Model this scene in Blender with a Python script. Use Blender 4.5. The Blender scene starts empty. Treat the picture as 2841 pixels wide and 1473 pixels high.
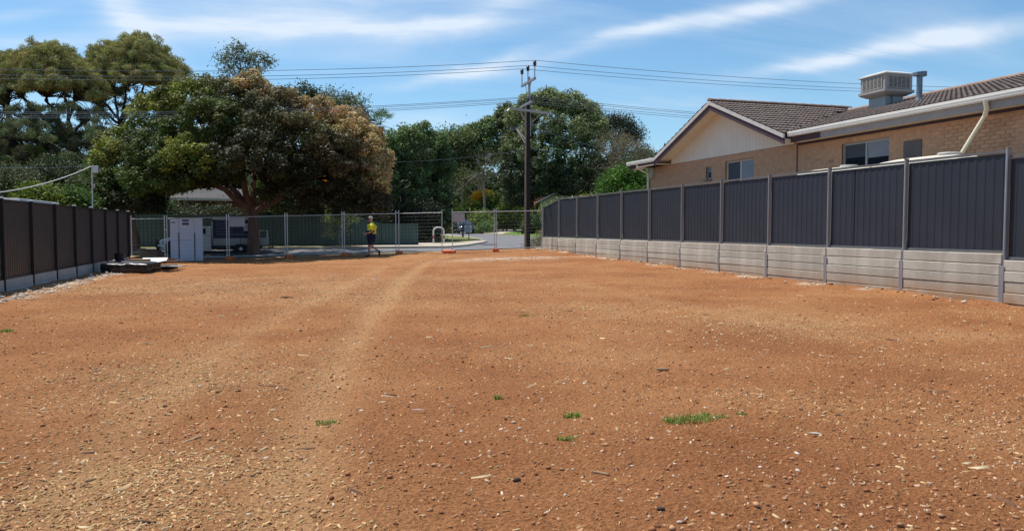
import bpy, bmesh, math, random
import numpy as np
from mathutils import Vector, Matrix, noise as mnoise
from mathutils.geometry import delaunay_2d_cdt

random.seed(7)
rng = np.random.default_rng(7)
S = bpy.context.scene
R = math.radians

# ------------------------------------------------------------------ camera
YAW = R(16.7)                     # the camera looks this much to the right of the lot's long axis (+Y)
PITCH = math.atan(103.5 / 2100)
CY, SY = math.cos(YAW), math.sin(YAW)
EYE = 1.4
cam = bpy.data.cameras.new('camera')
camo = bpy.data.objects.new('camera', cam)
S.collection.objects.link(camo)
S.camera = camo
cam.sensor_width = 36
cam.lens = 2100 / 2841 * 36
cam.clip_start = 0.05
cam.clip_end = 3000
camo.location = (0, 0, EYE)
camo.rotation_euler = (R(90) - PITCH, 0, -YAW)

# ------------------------------------------------------------------ sun and sky
SUN_EL = R(66)
az_cam = R(-55)                   # sun stands ahead and to the left of the view
sun_az = YAW + az_cam             # clockwise from +Y
sd = Vector((math.sin(sun_az) * math.cos(SUN_EL), math.cos(sun_az) * math.cos(SUN_EL), math.sin(SUN_EL)))
sun = bpy.data.lights.new('sun', 'SUN')
sun.energy = 4.5
sun.angle = R(0.5)
sun.color = (1.0, 0.95, 0.87)
suno = bpy.data.objects.new('sun', sun)
S.collection.objects.link(suno)
suno.rotation_euler = sd.to_track_quat('Z', 'Y').to_euler()
suno.location = (-20, 30, 40)

world = bpy.data.worlds.new('World')
S.world = world
world.use_nodes = True
wn, wl = world.node_tree.nodes, world.node_tree.links
wn.clear()


def wnode(kind, **kw):
    n = wn.new(kind)
    for k, v in kw.items():
        setattr(n, k, v)
    return n


def wmath(op, a, b=None, c=None):
    n = wn.new('ShaderNodeMath')
    n.operation = op
    for i, v in enumerate((a, b, c)):
        if v is None:
            continue
        if isinstance(v, (int, float)):
            n.inputs[i].default_value = v
        else:
            wl.new(v, n.inputs[i])
    return n.outputs[0]


wout = wnode('ShaderNodeOutputWorld')
bg = wnode('ShaderNodeBackground')
bg.inputs['Strength'].default_value = 0.093
sky = wnode('ShaderNodeTexSky', sky_type='NISHITA')
sky.sun_disc = False
sky.sun_elevation = SUN_EL
sky.sun_rotation = sun_az
sky.altitude = 50
sky.air_density = 1.0
sky.dust_density = 0.6
sky.ozone_density = 1.6
tc = wnode('ShaderNodeTexCoord')
sep = wnode('ShaderNodeSeparateXYZ')
wl.new(tc.outputs['Generated'], sep.inputs[0])
dx, dy, dz = sep.outputs
fw = wmath('ADD', wmath('MULTIPLY', dx, SY), wmath('MULTIPLY', dy, CY))
rt = wmath('SUBTRACT', wmath('MULTIPLY', dx, CY), wmath('MULTIPLY', dy, SY))
fwc = wmath('MAXIMUM', fw, 0.08)
U = wmath('DIVIDE', rt, fwc)
V = wmath('DIVIDE', dz, fwc)
# warp of the cirrus field
zc = wmath('MAXIMUM', wmath('ADD', dz, 0.10), 0.05)
comb = wnode('ShaderNodeCombineXYZ')
wl.new(wmath('DIVIDE', dx, zc), comb.inputs[0])
wl.new(wmath('DIVIDE', dy, zc), comb.inputs[1])
mp = wnode('ShaderNodeMapping')
mp.inputs['Rotation'].default_value = (0, 0, R(28))
mp.inputs['Scale'].default_value = (0.35, 1.3, 1)
wl.new(comb.outputs[0], mp.inputs[0])
nz = wnode('ShaderNodeTexNoise')
nz.inputs['Scale'].default_value = 1.1
nz.inputs['Detail'].default_value = 9
nz.inputs['Roughness'].default_value = 0.62
nz.inputs['Distortion'].default_value = 1.1
wl.new(mp.outputs[0], nz.inputs['Vector'])
nw = wnode('ShaderNodeTexNoise')
nw.inputs['Scale'].default_value = 5.0
nw.inputs['Detail'].default_value = 5
wl.new(tc.outputs['Generated'], nw.inputs['Vector'])
sepw = wnode('ShaderNodeSeparateXYZ')
wl.new(nw.outputs['Color'], sepw.inputs[0])
Uw = wmath('ADD', U, wmath('MULTIPLY', wmath('SUBTRACT', sepw.outputs[0], 0.5), 0.10))
Vw = wmath('ADD', V, wmath('MULTIPLY', wmath('SUBTRACT', sepw.outputs[1], 0.5), 0.05))
streaks = [(370, 50, 150, 42, -48, .9), (550, 95, 200, 46, -4, .85), (800, 80, 300, 38, 2, .6), (1120, 82, 330, 20, 4, .65),
           (900, 12, 520, 34, 0, .45), (1380, 20, 320, 34, 20, .45), (1310, 182, 210, 17, 15, .75), (1650, 128, 290, 19, 12, .8),
           (1990, 72, 280, 24, 12, .65), (2220, 15, 200, 20, 16, .4), (2260, 185, 300, 17, 8, .65), (2600, 122, 360, 26, 10, .7),
           (1180, 330, 170, 30, 0, .55), (170, 125, 240, 24, 0, .5), (60, 60, 150, 18, 10, .3), (1850, 300, 220, 20, 4, .25)]
acc = None
for (px, py, L, W, ang, st) in streaks:
    u0, v0 = (px - 1420.5) / 2100, (633 - py) / 2100
    ca, sa = math.cos(R(ang)), math.sin(R(ang))
    du, dv = wmath('SUBTRACT', Uw, u0), wmath('SUBTRACT', Vw, v0)
    p = wmath('DIVIDE', wmath('ADD', wmath('MULTIPLY', du, ca), wmath('MULTIPLY', dv, sa)), L / 2100)
    q = wmath('DIVIDE', wmath('SUBTRACT', wmath('MULTIPLY', dv, ca), wmath('MULTIPLY', du, sa)), W / 2100)
    e = wmath('MULTIPLY', wmath('EXPONENT', wmath('MULTIPLY', wmath('ADD', wmath('MULTIPLY', p, p), wmath('MULTIPLY', q, q)), -1.0)), st)
    acc = e if acc is None else wmath('ADD', acc, e)
front = wmath('MINIMUM', wmath('MAXIMUM', wmath('MULTIPLY', wmath('SUBTRACT', fw, 0.25), 4), 0), 1)
nfac = wmath('ADD', wmath('MULTIPLY', wmath('MAXIMUM', wmath('SUBTRACT', nz.outputs['Fac'], 0.33), 0), 3.0), 0.16)
cl_front = wmath('MULTIPLY', wmath('MULTIPLY', acc, front), nfac)
veil = wmath('MULTIPLY', wmath('MAXIMUM', wmath('SUBTRACT', nz.outputs['Fac'], 0.47), 0), 1.1)
veil = wmath('MULTIPLY', veil, wmath('SUBTRACT', 1.6, wmath('MULTIPLY', front, 0.9)))
cloud = wmath('MINIMUM', wmath('ADD', cl_front, veil), 0.86)
cloud = wmath('MULTIPLY', cloud, wmath('MINIMUM', wmath('MAXIMUM', wmath('MULTIPLY', dz, 25), 0), 1))
# the low haze of the horizon
hz = wmath('POWER', wmath('SUBTRACT', 1.0, wmath('MINIMUM', wmath('MAXIMUM', dz, 0), 1)), 9)
tint = wnode('ShaderNodeMixRGB', blend_type='MULTIPLY')
tint.inputs['Fac'].default_value = 1
tint.inputs['Color2'].default_value = (0.80, 1.12, 1.27, 1)
wl.new(sky.outputs[0], tint.inputs['Color1'])
hmix = wnode('ShaderNodeMixRGB')
hmix.inputs['Color2'].default_value = (4.6, 7.2, 9.3, 1)
wl.new(wmath('MULTIPLY', hz, 0.75), hmix.inputs['Fac'])
wl.new(tint.outputs[0], hmix.inputs['Color1'])
mix = wnode('ShaderNodeMixRGB')
mix.inputs['Color2'].default_value = (7.4, 8.2, 9.2, 1)
wl.new(cloud, mix.inputs['Fac'])
wl.new(hmix.outputs[0], mix.inputs['Color1'])
wl.new(mix.outputs[0], bg.inputs['Color'])
wl.new(bg.outputs[0], wout.inputs[0])

S.view_settings.view_transform = 'Standard'
S.view_settings.look = 'None'
S.view_settings.gamma = 1
S.view_settings.use_curve_mapping = False
S.view_settings.exposure = 0.26

# ------------------------------------------------------------------ pixel -> place helpers (used only to read positions off the photograph)


def slope(px, py):
    u, v = (px - 1420.5) / 2100, (736.5 - py) / 2100
    f = math.cos(PITCH) + v * math.sin(PITCH)
    return u / f, (v * math.cos(PITCH) - math.sin(PITCH)) / f


def at(px, py, d):
    u, w = slope(px, py)
    return Vector((d * (u * CY + SY), d * (CY - u * SY), EYE + w * d))


def onX(px, py, X):
    u, w = slope(px, py)
    return at(px, py, X / (u * CY + SY))


def onY(px, py, Y):
    u, w = slope(px, py)
    return at(px, py, Y / (CY - u * SY))


def sstep(t):
    t = np.clip(t, 0, 1)
    return t * t * (3 - 2 * t)


def g(X, Y):
    X = np.asarray(X, dtype=float)
    Y = np.asarray(Y, dtype=float)
    e = -0.15 + 0.5 * np.clip((X + 6) / 18.7, 0, 1.05)
    t = np.clip((Y - 12) / 24.7, 0, 1) ** 1.8
    near = t * e
    far = 0.28 + 0.014 * np.clip(Y - 44, 0, 60)
    k = sstep((Y - 37) / 7.0)
    return near * (1 - k) + far * k


def G(x, y):
    return float(g(x, y))


def ong(px, py, lo=2.0, hi=140.0):
    u, w = slope(px, py)
    d = lo
    prev = None
    while d < hi:
        p = at(px, py, d)
        h = p.z - G(p.x, p.y)
        if h <= 0:
            if prev is None:
                return p
            a, b = prev, d
            for _ in range(20):
                m = (a + b) / 2
                p = at(px, py, m)
                if p.z > G(p.x, p.y):
                    a = m
                else:
                    b = m
            p = at(px, py, b)
            p.z = G(p.x, p.y)
            return p
        prev = d
        d += 0.25
    p = at(px, py, hi)
    p.z = G(p.x, p.y)
    return p


# ------------------------------------------------------------------ object helpers
COL = S.collection


def tag(o, label=None, cat=None, group=None, kind=None):
    if label:
        o['label'] = label
    if cat:
        o['category'] = cat
    if group:
        o['group'] = group
    if kind:
        o['kind'] = kind
    return o


def empty(name, loc, rz=0, label=None, cat=None, group=None):
    o = bpy.data.objects.new(name, None)
    COL.objects.link(o)
    o.location = loc
    o.rotation_euler = (0, 0, rz)
    o.empty_display_size = 0.2
    return tag(o, label, cat, group)


def link(name, me, mat=None, parent=None, loc=None, rot=None, smooth=False):
    o = bpy.data.objects.new(name, me)
    COL.objects.link(o)
    if mat is not None:
        ms = mat if isinstance(mat, (list, tuple)) else [mat]
        if len(me.materials) == 0:
            for m in ms:
                me.materials.append(m)
    if parent is not None:
        o.parent = parent
    if loc is not None:
        o.location = loc
    if rot is not None:
        o.rotation_euler = rot
    if smooth:
        me.polygons.foreach_set('use_smooth', [True] * len(me.polygons))
    return o


def copy_tree(o, parent=None):
    c = o.copy()
    COL.objects.link(c)
    if parent is not None:
        c.parent = parent
    for ch in list(o.children):
        copy_tree(ch, c)
    return c


class MB:
    """collects simple solids, builds one mesh object"""

    def __init__(self):
        self.v, self.f, self.mi = [], [], []
        self.cur = 0

    def add(self, vs, fs):
        n = len(self.v)
        self.v += [tuple(p) for p in vs]
        self.f += [tuple(i + n for i in f) for f in fs]
        self.mi += [self.cur] * len(fs)

    def box(self, x0, x1, y0, y1, z0, z1, m=None):
        vs = [Vector(p) for p in ((x0, y0, z0), (x1, y0, z0), (x1, y1, z0), (x0, y1, z0), (x0, y0, z1), (x1, y0, z1), (x1, y1, z1), (x0, y1, z1))]
        if m is not None:
            vs = [m @ p for p in vs]
        self.add(vs, [(0, 3, 2, 1), (4, 5, 6, 7), (0, 1, 5, 4), (1, 2, 6, 5), (2, 3, 7, 6), (3, 0, 4, 7)])
        return self

    def bar(self, a, b, w, h=None, up=(0, 0, 1)):
        a, b = Vector(a), Vector(b)
        h = h or w
        t = (b - a).normalized()
        up = Vector(up)
        if abs(t.dot(up)) > 0.98:
            up = Vector((1, 0, 0))
        s = t.cross(up).normalized()
        n = s.cross(t)
        vs = []
        for p in (a, b):
            for i, j in ((-1, -1), (1, -1), (1, 1), (-1, 1)):
                vs.append(p + s * i * w / 2 + n * j * h / 2)
        self.add(vs, [(3, 2, 1, 0), (4, 5, 6, 7), (0, 1, 5, 4), (1, 2, 6, 5), (2, 3, 7, 6), (3, 0, 4, 7)])
        return self

    def tube(self, pts, rad, n=8, cap=True):
        pts = [Vector(p) for p in pts]
        if isinstance(rad, (int, float)):
            rad = [rad] * len(pts)
        rings = []
        ref = None
        for i, p in enumerate(pts):
            t = (pts[min(i + 1, len(pts) - 1)] - pts[max(i - 1, 0)]).normalized()
            if ref is None:
                ref = Vector((0, 0, 1)) if abs(t.z) < 0.9 else Vector((1, 0, 0))
            s = t.cross(ref)
            if s.length < 1e-4:
                s = t.cross(Vector((0.3, 1, 0.2)))
            s.normalize()
            u = s.cross(t).normalized()
            ref = u
            rings.append([p + (s * math.cos(2 * math.pi * k / n) + u * math.sin(2 * math.pi * k / n)) * rad[i] for k in range(n)])
        vs = [q for r in rings for q in r]
        fs = []
        for i in range(len(rings) - 1):
            for k in range(n):
                a, b = i * n + k, i * n + (k + 1) % n
                fs.append((a, b, b + n, a + n))
        if cap:
            fs.append(tuple(range(n - 1, -1, -1)))
            fs.append(tuple((len(rings) - 1) * n + k for k in range(n)))
        self.add(vs, fs)
        return self

    def cyl(self, c, r, h, n=16, r2=None):
        c = Vector(c)
        return self.tube([c, c + Vector((0, 0, h))], [r, r if r2 is None else r2], n)

    def lathe(self, c, prof, n=20):
        c = Vector(c)
        vs, fs = [], []
        for (r, z) in prof:
            for k in range(n):
                a = 2 * math.pi * k / n
                vs.append(c + Vector((r * math.cos(a), r * math.sin(a), z)))
        for i in range(len(prof) - 1):
            for k in range(n):
                a, b = i * n + k, i * n + (k + 1) % n
                fs.append((a, b, b + n, a + n))
        fs.append(tuple(range(n - 1, -1, -1)))
        fs.append(tuple((len(prof) - 1) * n + k for k in range(n)))
        self.add(vs, fs)
        return self

    def prism(self, poly, axis, a, b):
        """extrude a 2-D polygon; axis 'y': poly is (x, z), from y=a to y=b; 'x': poly is (y, z)"""
        n = len(poly)
        vs = []
        for t in (a, b):
            for (p, q) in poly:
                vs.append((p, t, q) if axis == 'y' else ((t, p, q) if axis == 'x' else (p, q, t)))
        fs = [tuple(range(n)), tuple(range(2 * n - 1, n - 1, -1))]
        for i in range(n):
            j = (i + 1) % n
            fs.append((i, i + n, j + n, j))
        self.add(vs, fs)
        return self

    def mesh(self, name):
        me = bpy.data.meshes.new(name)
        me.from_pydata([tuple(p) for p in self.v], [], self.f)
        if any(self.mi):
            me.polygons.foreach_set('material_index', self.mi)
        bm = bmesh.new()
        bm.from_mesh(me)
        bmesh.ops.recalc_face_normals(bm, faces=bm.faces)
        bm.to_mesh(me)
        bm.free()
        return me

    def build(self, name, mat, parent=None, smooth=False, bevel=0, **kw):
        o = link(name, self.mesh(name), mat, parent, smooth=smooth)
        if bevel:
            m = o.modifiers.new('bevel', 'BEVEL')
            m.width = bevel
            m.segments = 2
            m.limit_method = 'ANGLE'
            m.angle_limit = R(40)
        if kw:
            tag(o, **kw)
        return o


def auto_smooth(o, angle=35):
    me = o.data
    bm = bmesh.new()
    bm.from_mesh(me)
    for f in bm.faces:
        f.smooth = True
    for e in bm.edges:
        e.smooth = len(e.link_faces) == 2 and e.calc_face_angle(0) < R(angle)
    bm.to_mesh(me)
    bm.free()
    return o


def np_mesh(name, verts, faces, tint=None):
    """verts (n,3), faces (m,k) equal-sided; fast"""
    me = bpy.data.meshes.new(name)
    n, (m, k) = len(verts), faces.shape
    me.vertices.add(n)
    me.vertices.foreach_set('co', np.ascontiguousarray(verts, dtype=np.float32).ravel())
    me.loops.add(m * k)
    me.loops.foreach_set('vertex_index', np.ascontiguousarray(faces, dtype=np.int32).ravel())
    me.polygons.add(m)
    me.polygons.foreach_set('loop_start', np.arange(0, m * k, k, dtype=np.int32))
    me.polygons.foreach_set('loop_total', np.full(m, k, dtype=np.int32))
    me.update(calc_edges=True)
    if tint is not None:
        at_ = me.color_attributes.new('tint', 'FLOAT_COLOR', 'POINT')
        c = np.ones((n, 4), dtype=np.float32)
        c[:, :3] = tint
        at_.data.foreach_set('color', c.ravel())
    return me


# ------------------------------------------------------------------ materials
def mat(name, c1, c2=None, scale=4.0, rough=0.8, metal=0.0, bump=0.0, bscale=40.0, rand=0.0, spec=0.3, detail=6, coords='Object', stretch=None, dirt=None, coat=0):
    m = bpy.data.materials.new(name)
    m.use_nodes = True
    nt = m.node_tree
    N, L = nt.nodes, nt.links
    b = N['Principled BSDF']
    b.inputs['Roughness'].default_value = rough
    b.inputs['Metallic'].default_value = metal
    b.inputs['Specular IOR Level'].default_value = spec
    if coat:
        b.inputs['Coat Weight'].default_value = coat
        b.inputs['Coat Roughness'].default_value = 0.08
    c1 = (*c1, 1)
    c2 = (*(c2 or c1[:3]), 1)
    t = N.new('ShaderNodeTexCoord')
    mp_ = N.new('ShaderNodeMapping')
    L.new(t.outputs[coords], mp_.inputs[0])
    if stretch:
        mp_.inputs['Scale'].default_value = stretch
    n1 = N.new('ShaderNodeTexNoise')
    n1.inputs['Scale'].default_value = scale
    n1.inputs['Detail'].default_value = detail
    n1.inputs['Roughness'].default_value = 0.65
    L.new(mp_.outputs[0], n1.inputs['Vector'])
    rp = N.new('ShaderNodeValToRGB')
    rp.color_ramp.elements[0].position = 0.35
    rp.color_ramp.elements[1].position = 0.68
    rp.color_ramp.elements[0].color = c1
    rp.color_ramp.elements[1].color = c2
    L.new(n1.outputs['Fac'], rp.inputs[0])
    colr = rp.outputs[0]
    if rand:
        oi = N.new('ShaderNodeObjectInfo')
        mr = N.new('ShaderNodeMapRange')
        mr.inputs['To Min'].default_value = 1 - rand
        mr.inputs['To Max'].default_value = 1 + rand
        L.new(oi.outputs['Random'], mr.inputs['Value'])
        mx = N.new('ShaderNodeVectorMath')
        mx.operation = 'SCALE'
        L.new(colr, mx.inputs[0])
        L.new(mr.outputs[0], mx.inputs['Scale'])
        colr = mx.outputs[0]
    if dirt:
        # splashed soil: amount falls with height above z0 (world), broken up by noise: (colour, z0, height)
        dc, z0, hh = dirt
        geo = N.new('ShaderNodeNewGeometry')
        sp = N.new('ShaderNodeSeparateXYZ')
        L.new(geo.outputs['Position'], sp.inputs[0])
        nd = N.new('ShaderNodeTexNoise')
        nd.inputs['Scale'].default_value = 2.2
        nd.inputs['Detail'].default_value = 7
        L.new(geo.outputs['Position'], nd.inputs['Vector'])
        mr2 = N.new('ShaderNodeMapRange')
        mr2.inputs['From Min'].default_value = z0
        mr2.inputs['From Max'].default_value = z0 + hh
        mr2.inputs['To Min'].default_value = 1.05
        mr2.inputs['To Max'].default_value = 0.0
        L.new(sp.outputs[2], mr2.inputs['Value'])
        ml = N.new('ShaderNodeMath')
        ml.operation = 'MULTIPLY_ADD'
        ml.use_clamp = True
        L.new(nd.outputs['Fac'], ml.inputs[0])
        ml.inputs[1].default_value = 2.2
        ml.inputs[2].default_value = -0.35
        ml2 = N.new('ShaderNodeMath')
        ml2.operation = 'MULTIPLY'
        ml2.use_clamp = True
        L.new(ml.outputs[0], ml2.inputs[0])
        L.new(mr2.outputs[0], ml2.inputs[1])
        mx2 = N.new('ShaderNodeMixRGB')
        mx2.inputs['Color2'].default_value = (*dc, 1)
        L.new(ml2.outputs[0], mx2.inputs['Fac'])
        L.new(colr, mx2.inputs['Color1'])
        colr = mx2.outputs[0]
    L.new(colr, b.inputs['Base Color'])
    if bump:
        n2 = N.new('ShaderNodeTexNoise')
        n2.inputs['Scale'].default_value = bscale
        n2.inputs['Detail'].default_value = 5
        L.new(mp_.outputs[0], n2.inputs['Vector'])
        bp = N.new('ShaderNodeBump')
        bp.inputs['Strength'].default_value = bump
        bp.inputs['Distance'].default_value = 0.02
        L.new(n2.outputs['Fac'], bp.inputs['Height'])
        L.new(bp.outputs[0], b.inputs['Normal'])
    return m


def leaf_mat(name, trans=0.25, rough=0.5, spec=0.35):
    m = bpy.data.materials.new(name)
    m.use_nodes = True
    nt = m.node_tree
    N, L = nt.nodes, nt.links
    b = N['Principled BSDF']
    a = N.new('ShaderNodeVertexColor')
    a.layer_name = 'tint'
    L.new(a.outputs[0], b.inputs['Base Color'])
    b.inputs['Roughness'].default_value = rough
    b.inputs['Specular IOR Level'].default_value = spec
    tr = N.new('ShaderNodeBsdfTranslucent')
    hs = N.new('ShaderNodeHueSaturation')
    hs.inputs['Value'].default_value = 1.3
    hs.inputs['Saturation'].default_value = 1.1
    L.new(a.outputs[0], hs.inputs['Color'])
    L.new(hs.outputs[0], tr.inputs[0])
    mx = N.new('ShaderNodeMixShader')
    mx.inputs[0].default_value = trans
    L.new(b.outputs[0], mx.inputs[1])
    L.new(tr.outputs[0], mx.inputs[2])
    L.new(mx.outputs[0], N['Material Output'].inputs[0])
    return m


def glass_mat(name, c=(0.02, 0.03, 0.04), rough=0.04):
    m = mat(name, c, rough=rough, spec=0.5)
    return m


M = {}
M['concrete'] = mat('concrete_sleeper', (0.38, 0.35, 0.29), (0.60, 0.56, 0.475), scale=1.7, rough=0.9, bump=0.25, bscale=30, rand=0.10, dirt=((0.38, 0.23, 0.13), 0.02, 0.45))
M['concrete_left'] = mat('concrete_plinth', (0.36, 0.35, 0.33), (0.48, 0.46, 0.43), scale=2.0, rough=0.9, bump=0.2, rand=0.06)
M['galv'] = mat('galvanised_steel', (0.34, 0.35, 0.37), (0.46, 0.47, 0.49), scale=9, rough=0.42, metal=0.6, stretch=(1, 1, 0.2))
M['slate_steel'] = mat('dark_grey_sheet', (0.026, 0.031, 0.043), (0.034, 0.039, 0.052), scale=1.1, rough=0.5, spec=0.35, rand=.07)
M['slate_trim'] = mat('dark_grey_trim', (0.12, 0.12, 0.125), (0.15, 0.15, 0.155), scale=3, rough=0.45, spec=0.4)
M['post_grey'] = mat('weathered_post_grey', (0.26, 0.265, 0.27), (0.33, 0.335, 0.34), scale=4, rough=.5)
M['wire_steel'] = mat('dull_wire', (0.20, 0.21, 0.21), rough=.6)
M['brown_steel'] = mat('brown_grey_sheet', (0.040, 0.037, 0.036), (0.050, 0.046, 0.044), scale=1.5, rough=0.38, spec=0.5)
M['brown_trim'] = mat('brown_grey_trim', (0.022, 0.021, 0.022), rough=0.45)
M['green_steel'] = mat('dark_green_sheet', (0.055, 0.098, 0.090), (0.068, 0.115, 0.105), scale=1.2, rough=0.55)
M['temp_steel'] = mat('bright_galvanised_tube', (0.50, 0.51, 0.53), (0.62, 0.63, 0.64), scale=6, rough=0.45, metal=0.35)
M['white_cap'] = mat('white_cap', (0.8, 0.8, 0.8), rough=0.5)
M['orange'] = mat('orange_plastic', (0.62, 0.12, 0.03), (0.70, 0.16, 0.04), scale=5, rough=0.5, bump=0.1)
M['brick'] = mat('tan_brick', (0.46, 0.258, 0.15), (0.58, 0.345, 0.212), scale=7, rough=0.92, bump=0.3, bscale=60, rand=0.13)
M['mortar'] = mat('mortar', (0.40, 0.24, 0.145), (0.50, 0.315, 0.195), scale=5, rough=0.95)
M['render_wall'] = mat('bagged_brick_base', (0.42, 0.27, 0.16), rough=0.9)
M['tile'] = mat('brown_concrete_tile', (0.085, 0.062, 0.054), (0.20, 0.155, 0.135), scale=7, rough=0.9, bump=0.3, rand=0.22)
M['ridge'] = mat('ridge_tile', (0.24, 0.15, 0.115), (0.34, 0.23, 0.18), scale=6, rough=0.9, rand=0.12)
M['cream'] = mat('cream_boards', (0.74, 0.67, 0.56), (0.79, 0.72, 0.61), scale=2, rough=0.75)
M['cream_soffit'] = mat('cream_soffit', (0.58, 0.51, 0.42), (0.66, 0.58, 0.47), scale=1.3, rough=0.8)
M['gutter'] = mat('white_gutter', (0.78, 0.77, 0.72), (0.84, 0.83, 0.78), scale=3, rough=0.45)
M['fascia'] = mat('aubergine_fascia', (0.060, 0.038, 0.050), (0.078, 0.050, 0.062), scale=4, rough=0.7)
M['fascia_grey'] = mat('grey_fascia', (0.28, 0.28, 0.30), (0.33, 0.33, 0.35), scale=3, rough=0.7)
M['barge'] = mat('pale_barge', (0.52, 0.49, 0.46), (0.60, 0.57, 0.53), scale=4, rough=0.7)
M['alu'] = mat('aluminium_frame', (0.42, 0.42, 0.41), rough=0.4, metal=0.4)
M['cream_frame'] = mat('cream_frame', (0.62, 0.58, 0.50), rough=0.6)
M['glass'] = glass_mat('window_glass', (0.015, 0.019, 0.028))
M['blind'] = mat('pale_blind', (0.22, 0.25, 0.29), (0.26, 0.29, 0.33), scale=2, rough=0.7)
M['blind_dark'] = mat('dark_grey_blind', (0.06, 0.07, 0.085), rough=0.6)  # darker grey blind of the left-hand panes
M['cooler'] = mat('beige_cooler_plastic', (0.36, 0.33, 0.30), (0.41, 0.38, 0.345), scale=2, rough=0.6)
M['cooler_lid'] = mat('cream_cooler_lid', (0.60, 0.58, 0.53), rough=0.6)
M['louvre_dark'] = mat('dark_louvre_gap', (0.04, 0.035, 0.03), rough=0.8)
M['duct'] = mat('galvanised_duct', (0.30, 0.33, 0.33), (0.38, 0.41, 0.41), scale=4, rough=0.55, metal=0.3)
M['flue'] = mat('blue_grey_flue', (0.14, 0.17, 0.21), (0.24, 0.27, 0.31), scale=9, rough=0.5, metal=0.5)
M['pipe_cream'] = mat('cream_pipe', (0.66, 0.60, 0.44), (0.72, 0.66, 0.50), scale=3, rough=0.5)
M['tank'] = mat('cream_tank', (0.62, 0.57, 0.46), (0.68, 0.63, 0.52), scale=2, rough=0.5)
M['tank_lid'] = mat('grey_tank_lid', (0.45, 0.43, 0.38), rough=0.6)
M['asphalt'] = mat('asphalt', (0.15, 0.15, 0.155), (0.20, 0.20, 0.205), scale=3, rough=0.92, bump=0.2, bscale=120)
M['kerb'] = mat('kerb_concrete', (0.42, 0.38, 0.31), (0.54, 0.49, 0.41), scale=3, rough=0.9)
M['path'] = mat('path_concrete', (0.42, 0.36, 0.28), (0.52, 0.45, 0.36), scale=2, rough=0.9)
M['sand'] = mat('sandy_verge', (0.26, 0.18, 0.10), (0.40, 0.28, 0.16), scale=1.5, rough=0.95, bump=0.3)
M['grass'] = mat('verge_grass', (0.10, 0.135, 0.03), (0.22, 0.21, 0.07), scale=1.2, rough=0.95, bump=0.5, bscale=90)
M['lush'] = mat('lush_grass', (0.07, 0.15, 0.02), (0.13, 0.22, 0.035), scale=2.0, rough=0.95, bump=0.5, bscale=90)
M['bark'] = mat('red_brown_bark', (0.12, 0.065, 0.048), (0.20, 0.12, 0.09), scale=6, rough=0.95, bump=0.6, bscale=22, stretch=(1, 1, 0.25))
M['bark_dark'] = mat('dark_bark', (0.035, 0.028, 0.026), (0.07, 0.055, 0.05), scale=5, rough=0.95, bump=0.5, bscale=20)
M['bark_pale'] = mat('pale_bark', (0.22, 0.19, 0.155), (0.36, 0.32, 0.27), scale=3, rough=0.9)
M['leaf'] = leaf_mat('leaves', 0.20, 0.55, 0.16)
M['leaf_matte'] = leaf_mat('leaves_matte', 0.20, 0.75, 0.08)
M['wall_patch'] = mat('grey_brown_patch', (0.12, 0.105, 0.10), (0.15, 0.13, 0.12), rough=.8)
M['pole_dark'] = mat('pole_concrete_dark', (0.012, 0.011, 0.012), (0.022, 0.02, 0.021), scale=3, rough=0.85)
M['pole_pale'] = mat('pole_sunlit_edge', (0.24, 0.20, 0.16), (0.36, 0.31, 0.25), scale=3, rough=0.8)  # pale tan that paints sunlight onto the pole's left edge
M['pole_steel'] = mat('pole_grey_steel', (0.24, 0.26, 0.29), (0.32, 0.34, 0.37), scale=4, rough=0.6, metal=0.2)
M['insulator'] = mat('insulator_brown', (0.03, 0.025, 0.03), rough=0.3, spec=0.6)
M['wire'] = mat('power_cable', (0.11, 0.13, 0.17), rough=0.5, metal=0.4)
M['pale_cable'] = mat('pale_cable', (0.58, 0.57, 0.53), rough=0.6)
M['white_paint'] = mat('white_vehicle_paint', (0.66, 0.68, 0.68), (0.70, 0.72, 0.72), scale=2, rough=0.25, coat=0.6)
M['dark_paint'] = mat('dark_blue_paint', (0.03, 0.04, 0.06), rough=0.2, coat=0.8, spec=0.6)
M['black'] = mat('black_rubber', (0.012, 0.012, 0.013), rough=0.75)
M['chrome'] = mat('steel_rim', (0.4, 0.4, 0.42), rough=0.35, metal=0.8)
M['navy'] = mat('navy_wrap', (0.010, 0.014, 0.05), (0.022, 0.028, 0.085), scale=3, rough=0.5)
M['print'] = mat('faded_print', (0.13, 0.14, 0.2), (0.19, 0.2, 0.25), scale=8, rough=0.6)
M['tray'] = mat('grey_tray', (0.30, 0.31, 0.31), (0.38, 0.39, 0.39), scale=3, rough=0.5, metal=0.2)
M['lamp_glass'] = mat('headlight_glass', (0.55, 0.58, 0.6), rough=0.15, spec=0.8)
M['cabinet'] = mat('lilac_white_panel', (0.60, 0.62, 0.72), (0.66, 0.68, 0.77), scale=2, rough=0.55)
M['cab_line'] = mat('dark_gap', (0.03, 0.03, 0.06), rough=0.7)
M['sticker_white'] = mat('sticker_white', (0.74, 0.74, 0.82), rough=0.5)
M['sticker_blue'] = mat('sticker_blue', (0.025, 0.035, 0.16), rough=0.5)
M['sticker_red'] = mat('sticker_red', (0.10, 0.02, 0.05), rough=0.5)
M['board_grey'] = mat('blank_grey_board', (0.36, 0.35, 0.35), (0.40, 0.39, 0.39), scale=4, rough=0.7)
M['plastic_black'] = mat('black_plastic_film', (0.012, 0.013, 0.015), (0.025, 0.026, 0.029), scale=3, rough=0.36, spec=0.5, bump=0.5, bscale=9)
M['bucket'] = mat('black_bucket', (0.014, 0.012, 0.013), rough=0.45)
M['blue_label'] = mat('bucket_blue_label', (0.02, 0.03, 0.10), rough=0.5)
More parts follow.
